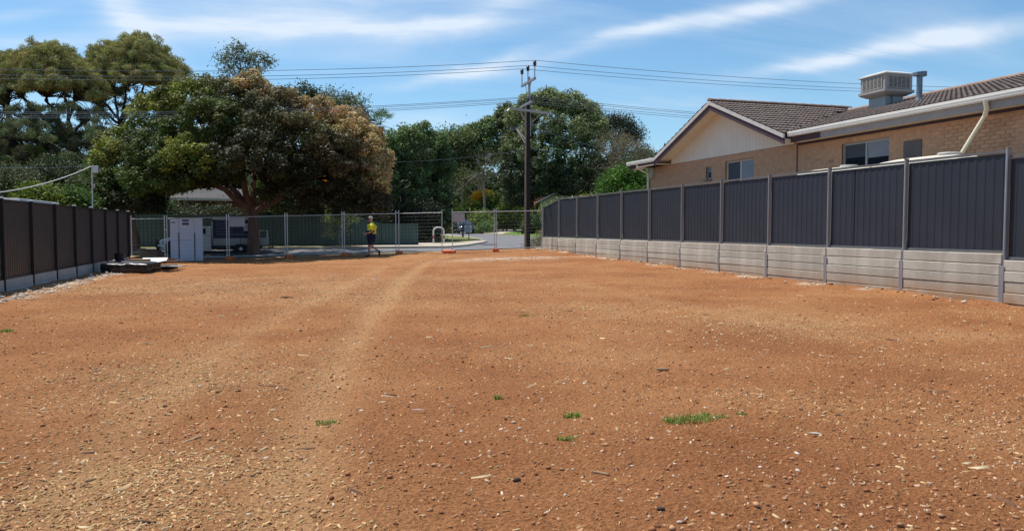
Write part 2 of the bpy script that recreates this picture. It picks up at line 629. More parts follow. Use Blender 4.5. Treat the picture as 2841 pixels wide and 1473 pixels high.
M['ply'] = mat('brown_board', (0.33, 0.19, 0.09), (0.42, 0.25, 0.13), scale=5, rough=0.8, stretch=(1, 6, 1))
M['white_sheet'] = mat('white_sheet', (0.62, 0.62, 0.60), (0.74, 0.74, 0.72), scale=3, rough=0.6)
M['grey_sheet'] = mat('grey_sheet', (0.22, 0.24, 0.25), (0.30, 0.32, 0.33), scale=3, rough=0.6)
M['skin'] = mat('skin', (0.42, 0.21, 0.15), (0.48, 0.25, 0.18), scale=12, rough=0.6)
M['hivis'] = mat('yellow_shirt', (0.68, 0.66, 0.035), (0.76, 0.74, 0.06), scale=9, rough=0.85, bump=0.4, bscale=14)
M['navy_cloth'] = mat('navy_cloth', (0.012, 0.014, 0.035), (0.02, 0.022, 0.05), scale=9, rough=0.9, bump=0.4, bscale=14)
M['hair'] = mat('grey_hair', (0.42, 0.40, 0.38), (0.52, 0.5, 0.48), scale=30, rough=0.9)
M['boot'] = mat('dark_boot', (0.022, 0.018, 0.016), rough=0.7)
M['paper'] = mat('paper', (0.75, 0.75, 0.73), rough=0.8)
M['white_metal'] = mat('white_painted_steel', (0.72, 0.72, 0.70), rough=0.5)
M['red'] = mat('red_tape', (0.50, 0.03, 0.03), rough=0.6)
M['sign_white'] = mat('white_sign', (0.82, 0.83, 0.82), rough=0.5)
M['sign_black'] = mat('black_letters', (0.015, 0.015, 0.015), rough=0.6)
M['post_dark'] = mat('dark_post', (0.035, 0.033, 0.032), rough=0.7)
M['orange_tile'] = mat('terracotta_tile', (0.40, 0.13, 0.065), (0.52, 0.21, 0.12), scale=4, rough=0.85)
M['zinc_white'] = mat('white_metal_roof', (0.72, 0.73, 0.74), rough=0.4)
M['olive_wall'] = mat('olive_cream_wall', (0.36, 0.33, 0.25), rough=0.8)
M['dark_picket'] = mat('dark_picket', (0.018, 0.017, 0.018), (0.032, 0.03, 0.03), scale=4, rough=0.8)
M['trans_box'] = mat('grey_green_cabinet', (0.34, 0.37, 0.35), rough=0.6)
M['bin_yellow'] = mat('yellow_bin_lid', (0.62, 0.42, 0.03), rough=0.5)
M['bin_dark'] = mat('dark_bin', (0.02, 0.022, 0.02), rough=0.6)
M['old_wall'] = mat('brown_house_wall', (0.14, 0.085, 0.055), (0.19, 0.12, 0.08), scale=5, rough=0.9)
M['old_tile'] = mat('grey_house_tile', (0.19, 0.17, 0.16), (0.32, 0.29, 0.27), scale=5, rough=0.9)
M['hill'] = mat('distant_ground', (0.10, 0.10, 0.05), (0.17, 0.14, 0.08), scale=0.3, rough=0.95)
M['lime'] = mat('white_limestone', (0.52, 0.46, 0.38), (0.68, 0.62, 0.54), scale=9, rough=0.95)
M['stick'] = mat('weathered_stick', (0.26, 0.16, 0.09), (0.42, 0.29, 0.19), scale=8, rough=0.9)
M['stick_dark'] = mat('charred_stick', (0.05, 0.03, 0.022), (0.10, 0.06, 0.04), scale=8, rough=0.9)
M['pebble'] = mat('pale_pebble', (0.45, 0.33, 0.24), (0.60, 0.48, 0.38), scale=9, rough=0.9)
M['chip'] = leaf_mat('chips', 0.0, 0.9, 0.15)

# ------------------------------------------------------------------ the lot ground


def vnoise(x, y, s, seed):
    """smooth value noise, numpy"""
    x = x * s + seed * 17.13
    y = y * s + seed * 9.71
    xi, yi = np.floor(x).astype(np.int64), np.floor(y).astype(np.int64)
    fx, fy = x - xi, y - yi
    fx, fy = fx * fx * (3 - 2 * fx), fy * fy * (3 - 2 * fy)

    def h(a, b):
        n = (a * 374761393 + b * 668265263 + seed * 982451653) & 0x7fffffff
        n = ((n ^ (n >> 13)) * 1274126177) & 0x7fffffff
        return ((n ^ (n >> 16)) & 0xffff) / 65535.0
    return (h(xi, yi) * (1 - fx) + h(xi + 1, yi) * fx) * (1 - fy) + (h(xi, yi + 1) * (1 - fx) + h(xi + 1, yi + 1) * fx) * fy


def pdist(x, y, pts):
    """distance to a polyline"""
    best = np.full(x.shape, 1e9)
    for (ax, ay), (bx, by) in zip(pts[:-1], pts[1:]):
        dx_, dy_ = bx - ax, by - ay
        t = np.clip(((x - ax) * dx_ + (y - ay) * dy_) / (dx_ * dx_ + dy_ * dy_), 0, 1)
        best = np.minimum(best, np.hypot(x - ax - t * dx_, y - ay - t * dy_))
    return best


def gp(px, py):
    p = ong(px, py)
    return (p.x, p.y)


track_a = [gp(1270, 706), gp(1190, 722), gp(1120, 770), gp(1060, 830), gp(990, 930), gp(900, 1080), gp(830, 1250), gp(770, 1440), (0.0, 2.2)]
track_b = [gp(1230, 708), gp(1060, 740), gp(940, 800), gp(760, 880), gp(540, 1010), gp(330, 1200), gp(120, 1440), (-2.0, 2.3)]
track_c = [gp(1560, 780), gp(1900, 850), gp(2300, 930), gp(2780, 930)]
straw_blobs = [(460, 1060, 1.1, .75), (300, 1380, .9, 1.2), (1660, 860, 1.3, .45), (620, 790, 3.5, .8), (1250, 780, 2.5, .3), (2150, 900, 1.4, .6), (2120, 1110, .4, .3), (950, 830, 2.5, .4), (180, 800, 2.0, .5)]
straw_blobs = [(*gp(a, b), r_, s_) for a, b, r_, s_ in straw_blobs]


def ground_maps(x, y):
    dirtn = vnoise(x, y, 0.35, 3) * .5 + vnoise(x, y, 0.9, 4) * .3 + vnoise(x, y, 2.7, 5) * .2
    ta = np.exp(-(pdist(x, y, track_a) / 0.25) ** 2) * 1.0
    tb = np.exp(-(pdist(x, y, track_b) / 0.27) ** 2) * .65
    tcx = np.exp(-(pdist(x, y, track_c) / 0.35) ** 2) * .4
    track = np.maximum(np.maximum(ta, tb), tcx) * (0.65 + 0.7 * vnoise(x, y, 1.3, 8))
    far = sstep((y - 22) / 12) * np.exp(-((x - 4) / 5) ** 2) * .45
    track = np.clip(np.maximum(track, far), 0, 1)
    straw = np.zeros_like(x)
    for (bx, by, r_, s_) in straw_blobs:
        straw += s_ * np.exp(-(((x - bx) ** 2 + (y - by) ** 2) / r_ ** 2))
    straw *= 0.4 + 1.1 * vnoise(x, y, 2.2, 11)
    straw = straw + 0.20 * sstep((vnoise(x, y, 0.55, 12) - .45) * 4) * vnoise(x, y, 2.0, 13)
    lx, ly = gp(1430, 717)
    lime = np.exp(-(((x - lx) / 2.2) ** 2 + ((y - ly) / 1.1) ** 2)) * sstep((vnoise(x, y, 2.2, 15) - .3) * 3.5)
    lime = np.maximum(lime, np.exp(-((x + 5.25) / 0.30) ** 2) * sstep((y - 12) / 3) * sstep((30 - y) / 3) * sstep((vnoise(x, y, 2.4, 16) - .35) * 4))
    lime = np.maximum(lime, np.exp(-((x - 12.35) / 0.16) ** 2) * sstep((vnoise(x, y, 1.1, 18) - .55) * 6) * .8)
    return dirtn, np.clip(track, 0, 1), np.clip(straw, 0, 1), np.clip(lime, 0, 1)


def ground_h(x, y):
    h = g(x, y)
    h = h + 0.055 * (vnoise(x, y, 0.45, 21) - .5) + 0.028 * (vnoise(x, y, 1.4, 22) - .5)
    rut = np.exp(-(pdist(x, y, track_a) / 0.22) ** 2) + .8 * np.exp(-(pdist(x, y, track_b) / 0.24) ** 2)
    ridge = np.exp(-((pdist(x, y, track_a) - 0.42) / 0.14) ** 2)
    h = h - 0.036 * rut + 0.018 * ridge
    rough = 0.4 + 0.9 * vnoise(x, y, 0.8, 27)
    h = h + (0.026 * (vnoise(x, y, 5.5, 23) - .5) + 0.020 * (vnoise(x, y, 13, 24) - .5) + 0.008 * (vnoise(x, y, 31, 26) - .5)) * rough
    h = h + .075 * np.exp(-((x - 12.5) / .26) ** 2) * vnoise(x, y, 1.6, 33) + .05 * np.exp(-((x + 5.7) / .3) ** 2) * vnoise(x, y, 1.6, 34)
    c = vnoise(x, y, 19, 25)
    h = h + 0.017 * np.clip(c - .68, 0, 1) * 3 * rough * (vnoise(x, y, 1.1, 29) > .35)
    return h


def grid_mesh(name, xs, ys, zf, extra=None):
    X, Y = np.meshgrid(xs, ys)
    Z = zf(X, Y)
    nx, ny = len(xs), len(ys)
    v = np.stack([X.ravel(), Y.ravel(), Z.ravel()], 1)
    i = np.arange(ny - 1)[:, None] * nx + np.arange(nx - 1)[None, :]
    f = np.stack([i, i + 1, i + nx + 1, i + nx], -1).reshape(-1, 4)
    t = extra(X.ravel(), Y.ravel()) if extra else None
    return np_mesh(name, v, f, t)


ys = [-3.0]
while ys[-1] < 37.2:
    y_ = ys[-1]
    ys.append(y_ + (0.25 if y_ < 2 else min(0.13, 0.006 * max(y_, 3.0) + 0.002)))
ys = np.array(ys)
xs = np.concatenate([np.arange(-6.6, -2.5, 0.07), np.arange(-2.5, 8.0, 0.028), np.arange(8.0, 13.0, 0.05)])


def gx(x, y):
    d_, t_, s_, l_ = ground_maps(x, y)
    return np.stack([t_, s_, l_], 1)


gm = grid_mesh('lot_soil', xs, ys, ground_h, gx)
soil = bpy.data.materials.new('red_soil')
soil.use_nodes = True
N, L = soil.node_tree.nodes, soil.node_tree.links
b = N['Principled BSDF']
b.inputs['Roughness'].default_value = 0.95
b.inputs['Specular IOR Level'].default_value = 0.12
vc = N.new('ShaderNodeVertexColor')
vc.layer_name = 'tint'
sp = N.new('ShaderNodeSeparateColor')
L.new(vc.outputs[0], sp.inputs[0])
geo = N.new('ShaderNodeNewGeometry')


def nn(scale, detail=8, rough=0.6, w=None):
    n = N.new('ShaderNodeTexNoise')
    n.inputs['Scale'].default_value = scale
    n.inputs['Detail'].default_value = detail
    n.inputs['Roughness'].default_value = rough
    L.new(geo.outputs['Position'], n.inputs['Vector'])
    return n


def ramp(src, stops):
    r_ = N.new('ShaderNodeValToRGB')
    e = r_.color_ramp.elements
    for i, (p, c) in enumerate(stops):
        if i > 1:
            e.new(p)
        e[i].position = p
        e[i].color = (*c, 1)
    L.new(src, r_.inputs[0])
    return r_.outputs[0]


def mixc(fac, a, b_, typ='MIX'):
    m_ = N.new('ShaderNodeMixRGB')
    m_.blend_type = typ
    for i, v in ((0, fac), (1, a), (2, b_)):
        if isinstance(v, tuple):
            m_.inputs[i].default_value = (*v, 1)
        elif isinstance(v, (int, float)):
            m_.inputs[i].default_value = v
        else:
            L.new(v, m_.inputs[i])
    return m_.outputs[0]


def mth(op, a, b_=None, clamp=False):
    m_ = N.new('ShaderNodeMath')
    m_.operation = op
    m_.use_clamp = clamp
    for i, v in ((0, a), (1, b_)):
        if v is None:
            continue
        if isinstance(v, (int, float)):
            m_.inputs[i].default_value = v
        else:
            L.new(v, m_.inputs[i])
    return m_.outputs[0]


nA, nB, nC = nn(0.42), nn(4.5), nn(38, 6, 0.7)
base = ramp(nA.outputs['Fac'], [(0.34, (0.275, 0.096, 0.036)), (0.52, (0.375, 0.153, 0.060)), (0.68, (0.45, 0.212, 0.090))])
base = mixc(mth('MULTIPLY', nB.outputs['Fac'], 0.42), base, (0.41, 0.205, 0.085))
base = mixc(mth('MULTIPLY', sp.outputs[0], 0.55), base, (0.52, 0.30, 0.14))
straw_n = nn(24, 8, 0.8)
strf = mth('MULTIPLY', mth('MULTIPLY_ADD', straw_n.outputs['Fac'], 2.2), 1)
strf = mth('SUBTRACT', mth('MULTIPLY', straw_n.outputs['Fac'], 2.6), 0.9, True)
base = mixc(mth('MULTIPLY', mth('MULTIPLY', sp.outputs[1], strf), 0.65, True), base, (0.56, 0.38, 0.19))
base = mixc(mth('MULTIPLY', sp.outputs[2], 0.9), base, (0.60, 0.49, 0.37))
# grain
grain = ramp(nC.outputs['Fac'], [(0.32, (0.50, 0.44, 0.40)), (0.5, (1, 1, 1)), (0.68, (1.42, 1.46, 1.46))])
base = mixc(0.85, base, grain, 'MULTIPLY')
vo = N.new('ShaderNodeTexVoronoi')
vo.inputs['Scale'].default_value = 42
L.new(geo.outputs['Position'], vo.inputs['Vector'])
L.new(base, b.inputs['Base Color'])
bp1 = N.new('ShaderNodeBump')
bp1.inputs['Strength'].default_value = 1.0
bp1.inputs['Distance'].default_value = 0.035
nD = nn(120, 4, 0.7)
hh = mth('ADD', mth('ADD', mth('MULTIPLY', nC.outputs['Fac'], 1.0), mth('MULTIPLY', vo.outputs['Distance'], 0.5)), mth('MULTIPLY', nD.outputs['Fac'], 0.30))
L.new(hh, bp1.inputs['Height'])
L.new(bp1.outputs[0], b.inputs['Normal'])
tag(link('soil_ground', gm, soil, smooth=True), kind='structure')

# scattered chips, straw and stones on the soil: nobody could count them


def chips(name, n, sampler, lmin, lmax, wratio, cols, thick=0.004, lift=0.004, tilt=0.25):
    x, y = sampler(n)
    n = len(x)
    z = ground_h(x, y) + lift
    a = rng.uniform(0, math.pi * 2, n)
    l = rng.uniform(0, 1, n) ** 2 * (lmax - lmin) + lmin
    w = l * rng.uniform(wratio[0], wratio[1], n)
    th = np.full(n, thick) * rng.uniform(.6, 1.6, n)
    t = np.stack([np.cos(a), np.sin(a), rng.normal(0, tilt, n)], 1)
    t /= np.linalg.norm(t, axis=1)[:, None]
    up = np.stack([rng.normal(0, tilt, n), rng.normal(0, tilt, n), np.ones(n)], 1)
    s = np.cross(t, up)
    s /= np.linalg.norm(s, axis=1)[:, None]
    u = np.cross(s, t)
    c = np.stack([x, y, z], 1)
    # a bent plank: 6 top verts + 6 lower = use 8-vertex box without bottom
    vs = []
    for k, (i, j) in enumerate(((-1, -1), (1, -1), (1, 1), (-1, 1))):
        vs.append(c + t * (i * l / 2)[:, None] * (1 if j < 0 else .8) + s * (j * w / 2)[:, None] + u * (th)[:, None])
    for k, (i, j) in enumerate(((-1, -1), (1, -1), (1, 1), (-1, 1))):
        vs.append(c + t * (i * l / 2)[:, None] + s * (j * w / 2)[:, None] - u * 0.006)
    V_ = np.stack(vs, 1).reshape(-1, 3)
    f = np.array([(0, 1, 2, 3), (0, 4, 5, 1), (1, 5, 6, 2), (2, 6, 7, 3), (3, 7, 4, 0)])
    F = (np.arange(n)[:, None, None] * 8 + f[None]).reshape(-1, 4)
    ci = rng.integers(0, len(cols), n)
    C_ = np.array(cols)[ci] * rng.uniform(.75, 1.2, n)[:, None]
    C_ = np.repeat(C_, 8, 0)
    return tag(link(name, np_mesh(name, V_, F, C_), M['chip']), kind='stuff')


def sampler(y0, y1, mapidx=None, power=1.0, xlim=(-5.7, 12.4), thr=0.0):
    def f(n):
        X_, Y_ = [], []
        tot = 0
        while tot < n:
            m = n * 3
            u_ = rng.uniform(0, 1, m)
            y = y0 + (y1 - y0) * u_ ** power
            x = rng.uniform(-0.37, 1.30, m) * y
            k = (x > xlim[0]) & (x < xlim[1])
            if mapidx is not None:
                w_ = ground_maps(x, y)[mapidx]
                k &= rng.uniform(0, 1, m) < (w_ + thr)
            X_.append(x[k])
            Y_.append(y[k])
            tot += int(k.sum())
        return np.concatenate(X_)[:n], np.concatenate(Y_)[:n]
    return f


straw_cols = [(0.50, 0.33, 0.155), (0.46, 0.27, 0.12), (0.58, 0.42, 0.22), (0.42, 0.24, 0.12), (0.60, 0.36, 0.18)]
dull_cols = [(0.42, 0.22, 0.11), (0.50, 0.30, 0.17), (0.30, 0.14, 0.07), (0.60, 0.46, 0.32), (0.36, 0.18, 0.09)]
chips('straw_chips', 15000, sampler(2.3, 16, 2, 1.3, thr=.02), 0.008, 0.046, (.07, .22), straw_cols, thick=.002, tilt=.4)
chips('bark_chips', 12000, sampler(2.3, 18, None, 1.3), 0.006, 0.032, (.12, .4), dull_cols, thick=.0025, tilt=.4)
chips('far_chips', 9000, sampler(15, 35.5, 2, .9, thr=.06), 0.02, 0.07, (.12, .35), [(0.52, 0.36, 0.2), (0.46, 0.28, 0.14)] + dull_cols[:2], thick=.004)
chips('pale_flecks', 500, sampler(2.4, 30, None, 1.0), 0.006, 0.032, (.3, .8), [(0.66, 0.58, 0.48), (0.6, 0.5, 0.38)], thick=.003)
chips('dry_twigs', 380, sampler(2.4, 22, 2, 1.3, thr=.15), 0.04, 0.16, (.025, .05), [(0.34, 0.2, 0.11), (0.5, 0.35, 0.2), (0.16, 0.09, 0.06), (0.6, 0.47, 0.3)], thick=.006, tilt=.12)


def stones(name, n, smp, rmin, rmax, cols, sink=.3, m_=None):
    x, y = smp(n)
    n = len(x)
    z = ground_h(x, y)
    r_ = rmin + (rmax - rmin) * rng.uniform(0, 1, n) ** 3
    ico = [(0, 0, -1), (.72, -.53, -.45), (-.28, -.85, -.45), (-.89, 0, -.45), (-.28, .85, -.45), (.72, .53, -.45), (.28, -.85, .45), (-.72, -.53, .45), (-.72, .53, .45), (.28, .85, .45), (.89, 0, .45), (0, 0, 1)]
    fi = [(0, 1, 2), (1, 0, 5), (0, 2, 3), (0, 3, 4), (0, 4, 5), (1, 5, 10), (2, 1, 6), (3, 2, 7), (4, 3, 8), (5, 4, 9), (1, 10, 6), (2, 6, 7), (3, 7, 8), (4, 8, 9), (5, 9, 10), (6, 10, 11), (7, 6, 11), (8, 7, 11), (9, 8, 11), (10, 9, 11)]
    I = np.array(ico)[None] * (1 + rng.normal(0, .16, (n, 12, 1)))
    sc = np.stack([rng.uniform(.8, 1.4, n), rng.uniform(.7, 1.1, n), rng.uniform(.45, .8, n)], 1)
    I = I * sc[:, None] * r_[:, None, None]
    a = rng.uniform(0, 6.28, n)
    ca, sa = np.cos(a)[:, None], np.sin(a)[:, None]
    V_ = np.stack([I[..., 0] * ca - I[..., 1] * sa + x[:, None], I[..., 0] * sa + I[..., 1] * ca + y[:, None], I[..., 2] + (z + r_ * (.6 - sink))[:, None]], -1).reshape(-1, 3)
    F = (np.arange(n)[:, None, None] * 12 + np.array(fi)[None]).reshape(-1, 3)
    C_ = np.array(cols)[rng.integers(0, len(cols), n)] * rng.uniform(.75, 1.2, n)[:, None]
    return tag(link(name, np_mesh(name, V_, F, np.repeat(C_, 12, 0)), M['chip']), kind='stuff')


stones('soil_clods', 9000, sampler(2.3, 20, None, 1.3), .003, .017, [(0.30, 0.125, 0.058), (0.36, 0.16, 0.078), (0.22, 0.09, 0.045), (0.44, 0.24, 0.13)])
stones('pebbles', 220, sampler(2.3, 24, None, 1.2), .004, .013, [(0.58, 0.44, 0.32), (0.5, 0.34, 0.22), (0.62, 0.54, 0.46)], sink=.3)


def strip_smp(x0, sx, y0, y1):
    def f(n):
        return rng.normal(x0, sx, n), rng.uniform(y0, y1, n)
    return f


def lime_smp(n):
    lx, ly = gp(1430, 717)
    return rng.normal(lx, 1.9, n), rng.normal(ly, .8, n)


stones('limestone_rubble', 480, strip_smp(-5.30, .17, 12, 27), .01, .05, [(0.64, 0.58, 0.5), (0.74, 0.69, 0.62), (0.5, 0.42, 0.33)])
stones('crushed_limestone', 380, lime_smp, .008, .035, [(0.6, 0.52, 0.43), (0.7, 0.64, 0.56), (0.42, 0.2, 0.11)], sink=.5)
stones('wall_foot_rubble', 500, strip_smp(12.38, .12, 9, 36), .01, .05, [(0.5, 0.36, 0.24), (0.4, 0.2, 0.1), (0.36, 0.16, 0.07), (0.6, 0.5, 0.4)])

# ------------------------------------------------------------------ street beyond the temporary fence


def densify(poly, step):
    out = []
    for i in range(len(poly)):
        a, b_ = Vector(poly[i]), Vector(poly[(i + 1) % len(poly)])
        n = max(1, int((b_ - a).length / step))
        for k in range(n):
            out.append(a.lerp(b_, k / n))
    return out


def inside(p, poly):
    c = False
    j = len(poly) - 1
    for i in range(len(poly)):
        xi, yi = poly[i]
        xj, yj = poly[j]
        if (yi > p[1]) != (yj > p[1]) and p[0] < (xj - xi) * (p[1] - yi) / (yj - yi) + xi:
            c = not c
        j = i
    return c


def sheet(name, poly, m, dz, step=2.0, skirt=0.0, skirt_mat=None):
    poly = [tuple(p[:2]) for p in poly]
    ring = densify(poly, step)
    pts = list(ring)
    xs_ = [p[0] for p in poly]
    ys_ = [p[1] for p in poly]
    y = min(ys_) + step / 2
    while y < max(ys_):
        x = min(xs_) + step / 2
        while x < max(xs_):
            if inside((x, y), poly):
                pts.append(Vector((x, y)))
            x += step
        y += step
    n = len(ring)
    res = delaunay_2d_cdt([Vector(p) for p in pts], [(i, (i + 1) % n) for i in range(n)], [], 1, 1e-4)
    V_ = [(p.x, p.y, G(p.x, p.y) + dz) for p in res[0]]
    F = [tuple(f) for f in res[2]]
    me = bpy.data.meshes.new(name)
    mi = [0] * len(F)
    if skirt:
        k = len(V_)
        for p in ring:
            V_.append((p.x, p.y, G(p.x, p.y) + dz))
        for p in ring:
            V_.append((p.x, p.y, G(p.x, p.y) + dz - skirt))
        for i in range(n):
            j = (i + 1) % n
            F.append((k + i, k + j, k + n + j, k + n + i))
            mi.append(1)
    me.from_pydata(V_, [], F)
    me.materials.append(m)
    me.materials.append(skirt_mat or m)
    me.polygons.foreach_set('material_index', mi)
    bm = bmesh.new()
    bm.from_mesh(me)
    bmesh.ops.recalc_face_normals(bm, faces=bm.faces)
    bm.to_mesh(me)
    bm.free()
    for p in me.polygons:
        pass
    return tag(link(name, me), kind='structure')


far_x = np.concatenate([np.arange(-1500, -120, 120), np.arange(-120, 120, 3.0), np.arange(120, 1501, 120)])
far_y = np.concatenate([np.arange(37.0, 46, .75), np.arange(46, 130, 3.0), np.arange(130, 1500, 100)])
tag(link('verge_ground', grid_mesh('verge_ground', far_x, far_y, lambda x, y: g(x, y) - 0.03), M['sand'], smooth=True), kind='structure')
# neighbours' ground either side of the lot and behind the camera
lx = MB()
lx.box(-400, -6.15, -200, 37, -0.6, 0.18)
lx.build('left_neighbour_ground', M['sand'], kind='structure')
rx = MB()
rx.box(12.78, 400, -200, 36.9, -0.6, 0.84)
rx.build('right_neighbour_ground', M['path'], kind='structure')
bx_ = MB()
bx_.box(-6.3, 12.7, -200, -2.9, -0.6, -0.06)
bx_.build('rear_lot_ground', M['sand'], kind='structure')

# asphalt
road_poly = [(-120, 39.2), (11.2, 38.8), (13.5, 39.4), (22, 39.5), (120, 39.5), (120, 60), gp(1560, 668), gp(1500, 661), gp(1440, 656), gp(1380, 653), gp(1314, 646.5), gp(1260, 641), gp(1180, 637),
             gp(1180, 643), gp(1235, 653), gp(1262, 656.5), gp(1300, 660), gp(1335, 667), gp(1352, 672.5), gp(1335, 677), gp(1295, 683.5), gp(1240, 688), (4.5, 42.6), (-120, 42.4)]
sheet('road', road_poly, M['asphalt'], 0.0, 1.5)
# left (far) verge across the street: kerb, sandy strip with thin grass
isl = [gp(1240, 688), gp(1295, 683.5), gp(1335, 677), gp(1352, 672.5), gp(1335, 667), gp(1300, 660), gp(1262, 656.5), gp(1235, 653), (9.0, 62), (4, 62), (4.0, 44.2), (-60, 44.2), (-60, 42.45), (4.5, 42.65)]
sheet('kerb_island', isl, M['path'], 0.11, 1.2, 0.2, M['kerb'])


def shrink(poly, d_):
    c = Vector((sum(p[0] for p in poly) / len(poly), sum(p[1] for p in poly) / len(poly)))
    return [tuple(Vector(p) + (c - Vector(p)).normalized() * d_) for p in poly]


sheet('sandy_verge', [(-60, 42.62), (4.3, 42.85), (4.0, 44.15), (-60, 44.15)], M['sand'], 0.118, 1.2)
grass_isl = [gp(1212, 679), gp(1270, 677.5), gp(1325, 671), gp(1334, 668.6), gp(1318, 665), gp(1290, 660.8), gp(1255, 658), gp(1238, 656), (9.2, 58)]
sheet('island_grass', grass_isl, M['grass'], 0.125, .8)
sheet('verge_grass_strip', [(-9, 42.9), (3.6, 43.1), (3.6, 43.8), (-9, 43.8)], M['grass'], 0.125, 1)
# far side
farv = [gp(1560, 667), gp(1500, 660.5), gp(1440, 655.5), gp(1380, 652.5), gp(1314, 646), gp(1260, 640.5), gp(1180, 636.5), (5, 128), (60, 128), (60, 60)]
sheet('far_verge', farv, M['lush'], 0.12, 3, 0.25, M['kerb'])
sheet('driveway', [gp(1345, 648), gp(1392, 653), gp(1402, 649), gp(1470, 641.5), gp(1470, 637), gp(1400, 637), gp(1375, 641)], M['path'], 0.128, 2)
# painted cover in the road
mb = MB()
p = ong(1357, 679)
mb.box(p.x - .45, p.x + .45, p.y - .3, p.y + .3, p.z + .0, p.z + .03)
mb.build('drain_grate', M['black'], label='small dark drain grate let into the grey road', cat='drain')

# ------------------------------------------------------------------ steel sheet fences


def ribbed(width, height, h2=None, pitch=0.19, depth=0.010, thick=0.004):
    """vertical ribbed steel sheet in the XZ plane, from x=0..width, z=0..height (h2 at the far end)"""
    h2 = height if h2 is None else h2
    prof = []
    x = 0.0
    k = 0
    while x < width - 1e-6:
        for fx_, dp in ((0, 0), (.50, 0), (.60, 1), (.90, 1)):
            xx = x + fx_ * pitch
            if xx <= width:
                prof.append((xx, dp * depth))
        x += pitch
        k += 1
    prof.append((width, 0))
    vs, fs = [], []
    for (xx, yy) in prof:
        hh_ = height + (h2 - height) * xx / width
        vs += [(xx, yy, 0), (xx, yy, hh_)]
    for i in range(len(prof) - 1):
        fs.append((2 * i, 2 * i + 2, 2 * i + 3, 2 * i + 1))
    m_ = MB()
    m_.add(vs, fs)
    return m_.mesh('ribbed_sheet')


# right fence: posts every 2.37 m from Y=10.7 to 36.7, on a wall of concrete sleepers
XF = 12.66
BAY = 2.365
post_y = [10.7 + BAY * i for i in range(-1, 12)]
rf = empty('steel_fence', (XF, 10.7, 0), label='long dark blue grey ribbed steel fence standing on top of the concrete sleeper wall', cat='fence')
rw = empty('retaining_wall', (XF, 10.7, -0.1), label='low retaining wall of stacked pale concrete sleepers below the dark fence', cat='wall')


def P_(o, parent, loc, rot=None):
    o.parent = parent
    o.location = Vector(loc) - parent.location
    if rot:
        o.rotation_euler = rot
    return o


sh_full = None
sleeper_me = None
for i in range(len(post_y) - 1):
    y0, y1 = post_y[i], post_y[i + 1]
    step_dn = -0.11 if i == 0 else 0.0
    zb, zt = 0.93 + step_dn, 2.81 + step_dn
    last = i == len(post_y) - 2
    w = BAY - 0.03
    # three sheets to a bay: the lap joint of one shows
    me = ribbed(w, zt - zb - 0.08, (zt - zb - 0.42) if last else None)
    sh = link('ribbed_sheet', me, M['slate_steel'])
    P_(sh, rf, (XF + 0.055, y0 + 0.015, zb + 0.04), (0, 0, R(90)))
    t = MB()
    if last:
        t.bar((XF + 0.05, y0 + .03, zt), (XF + 0.05, y1 - .03, zt - 0.34), 0.06, 0.045)
    else:
        t.bar((XF + 0.05, y0 + .03, zt), (XF + 0.05, y1 - .03, zt), 0.06, 0.045)
    t.v = [tuple(Vector(p_) - rf.location) for p_ in t.v]
    t.build('top_rail', M['slate_trim'], rf)
    t = MB()
    t.bar((XF + 0.05, y0 + .03, zb + .03), (XF + 0.05, y1 - .03, zb + .03), 0.06, 0.05)
    t.v = [tuple(Vector(p_) - rf.location) for p_ in t.v]
    t.build('bottom_rail', M['slate_trim'], rf)
    for c_ in range(6):
        ztop = 0.925 + step_dn - 0.20 * c_
        if ztop < G(XF, (y0 + y1) / 2) - 0.05:
            continue
        if sleeper_me is None:
            q = MB()
            q.box(-0.04, 0.04, 0.0, BAY - 0.05, -0.189, 0.0)
            sleeper_me = q.mesh('sleeper')
            bm = bmesh.new()
            bm.from_mesh(sleeper_me)
            bmesh.ops.bevel(bm, geom=bm.edges[:], offset=0.010, segments=1, affect='EDGES')
            bm.to_mesh(sleeper_me)
            bm.free()
        s_ = link('sleeper', sleeper_me, M['concrete'])
        off = (0.012 if c_ == 0 else rng.uniform(-.006, .006))
        P_(s_, rw, (XF - 0.03 + off, y0 + 0.025, ztop + rng.uniform(-.003, .003)), (0, 0, rng.uniform(-.003, .003)))
# a lap line where two sheets of the second bay overlap
q = MB()
q.box(-0.002, 0.006, 0, 0.022, 0.0, 1.80)
o = q.build('sheet_lap', M['brown_trim'], rf)
P_(o, rf, (XF + 0.047, post_y[2] + BAY * .66, 0.97))
for i, y in enumerate(post_y):
    zt = 2.85 if 0 < i < len(post_y) - 1 else (2.85 if i == 0 else 2.50)
    q = MB()
    q.box(-0.035, 0.045, -0.021, 0.021, 0.70, zt)
    q.box(-0.041, 0.051, -0.008, 0.008, 0.70, zt - .002)
    o = q.build('post', M['post_grey'] if i != 1 else M['galv'], rf)
    P_(o, rf, (XF, y, 0))
    q = MB()
    q.box(-0.04, 0.05, -0.033, 0.033, zt, zt + .018)
    o = q.build('post_cap', M['slate_trim'], rf, bevel=.005)
    P_(o, rf, (XF, y, 0.0))
    q = MB()
    zz = 0.72
    q.box(-0.085, -0.075, -0.05, 0.05, -0.5, zz)
    q.box(0.02, 0.03, -0.05, 0.05, -0.5, zz)
    q.box(-0.075, 0.02, -0.006, 0.006, -0.5, zz)
    o = q.build('steel_post', M['galv'], rw)
    P_(o, rw, (XF, y, 0.0))

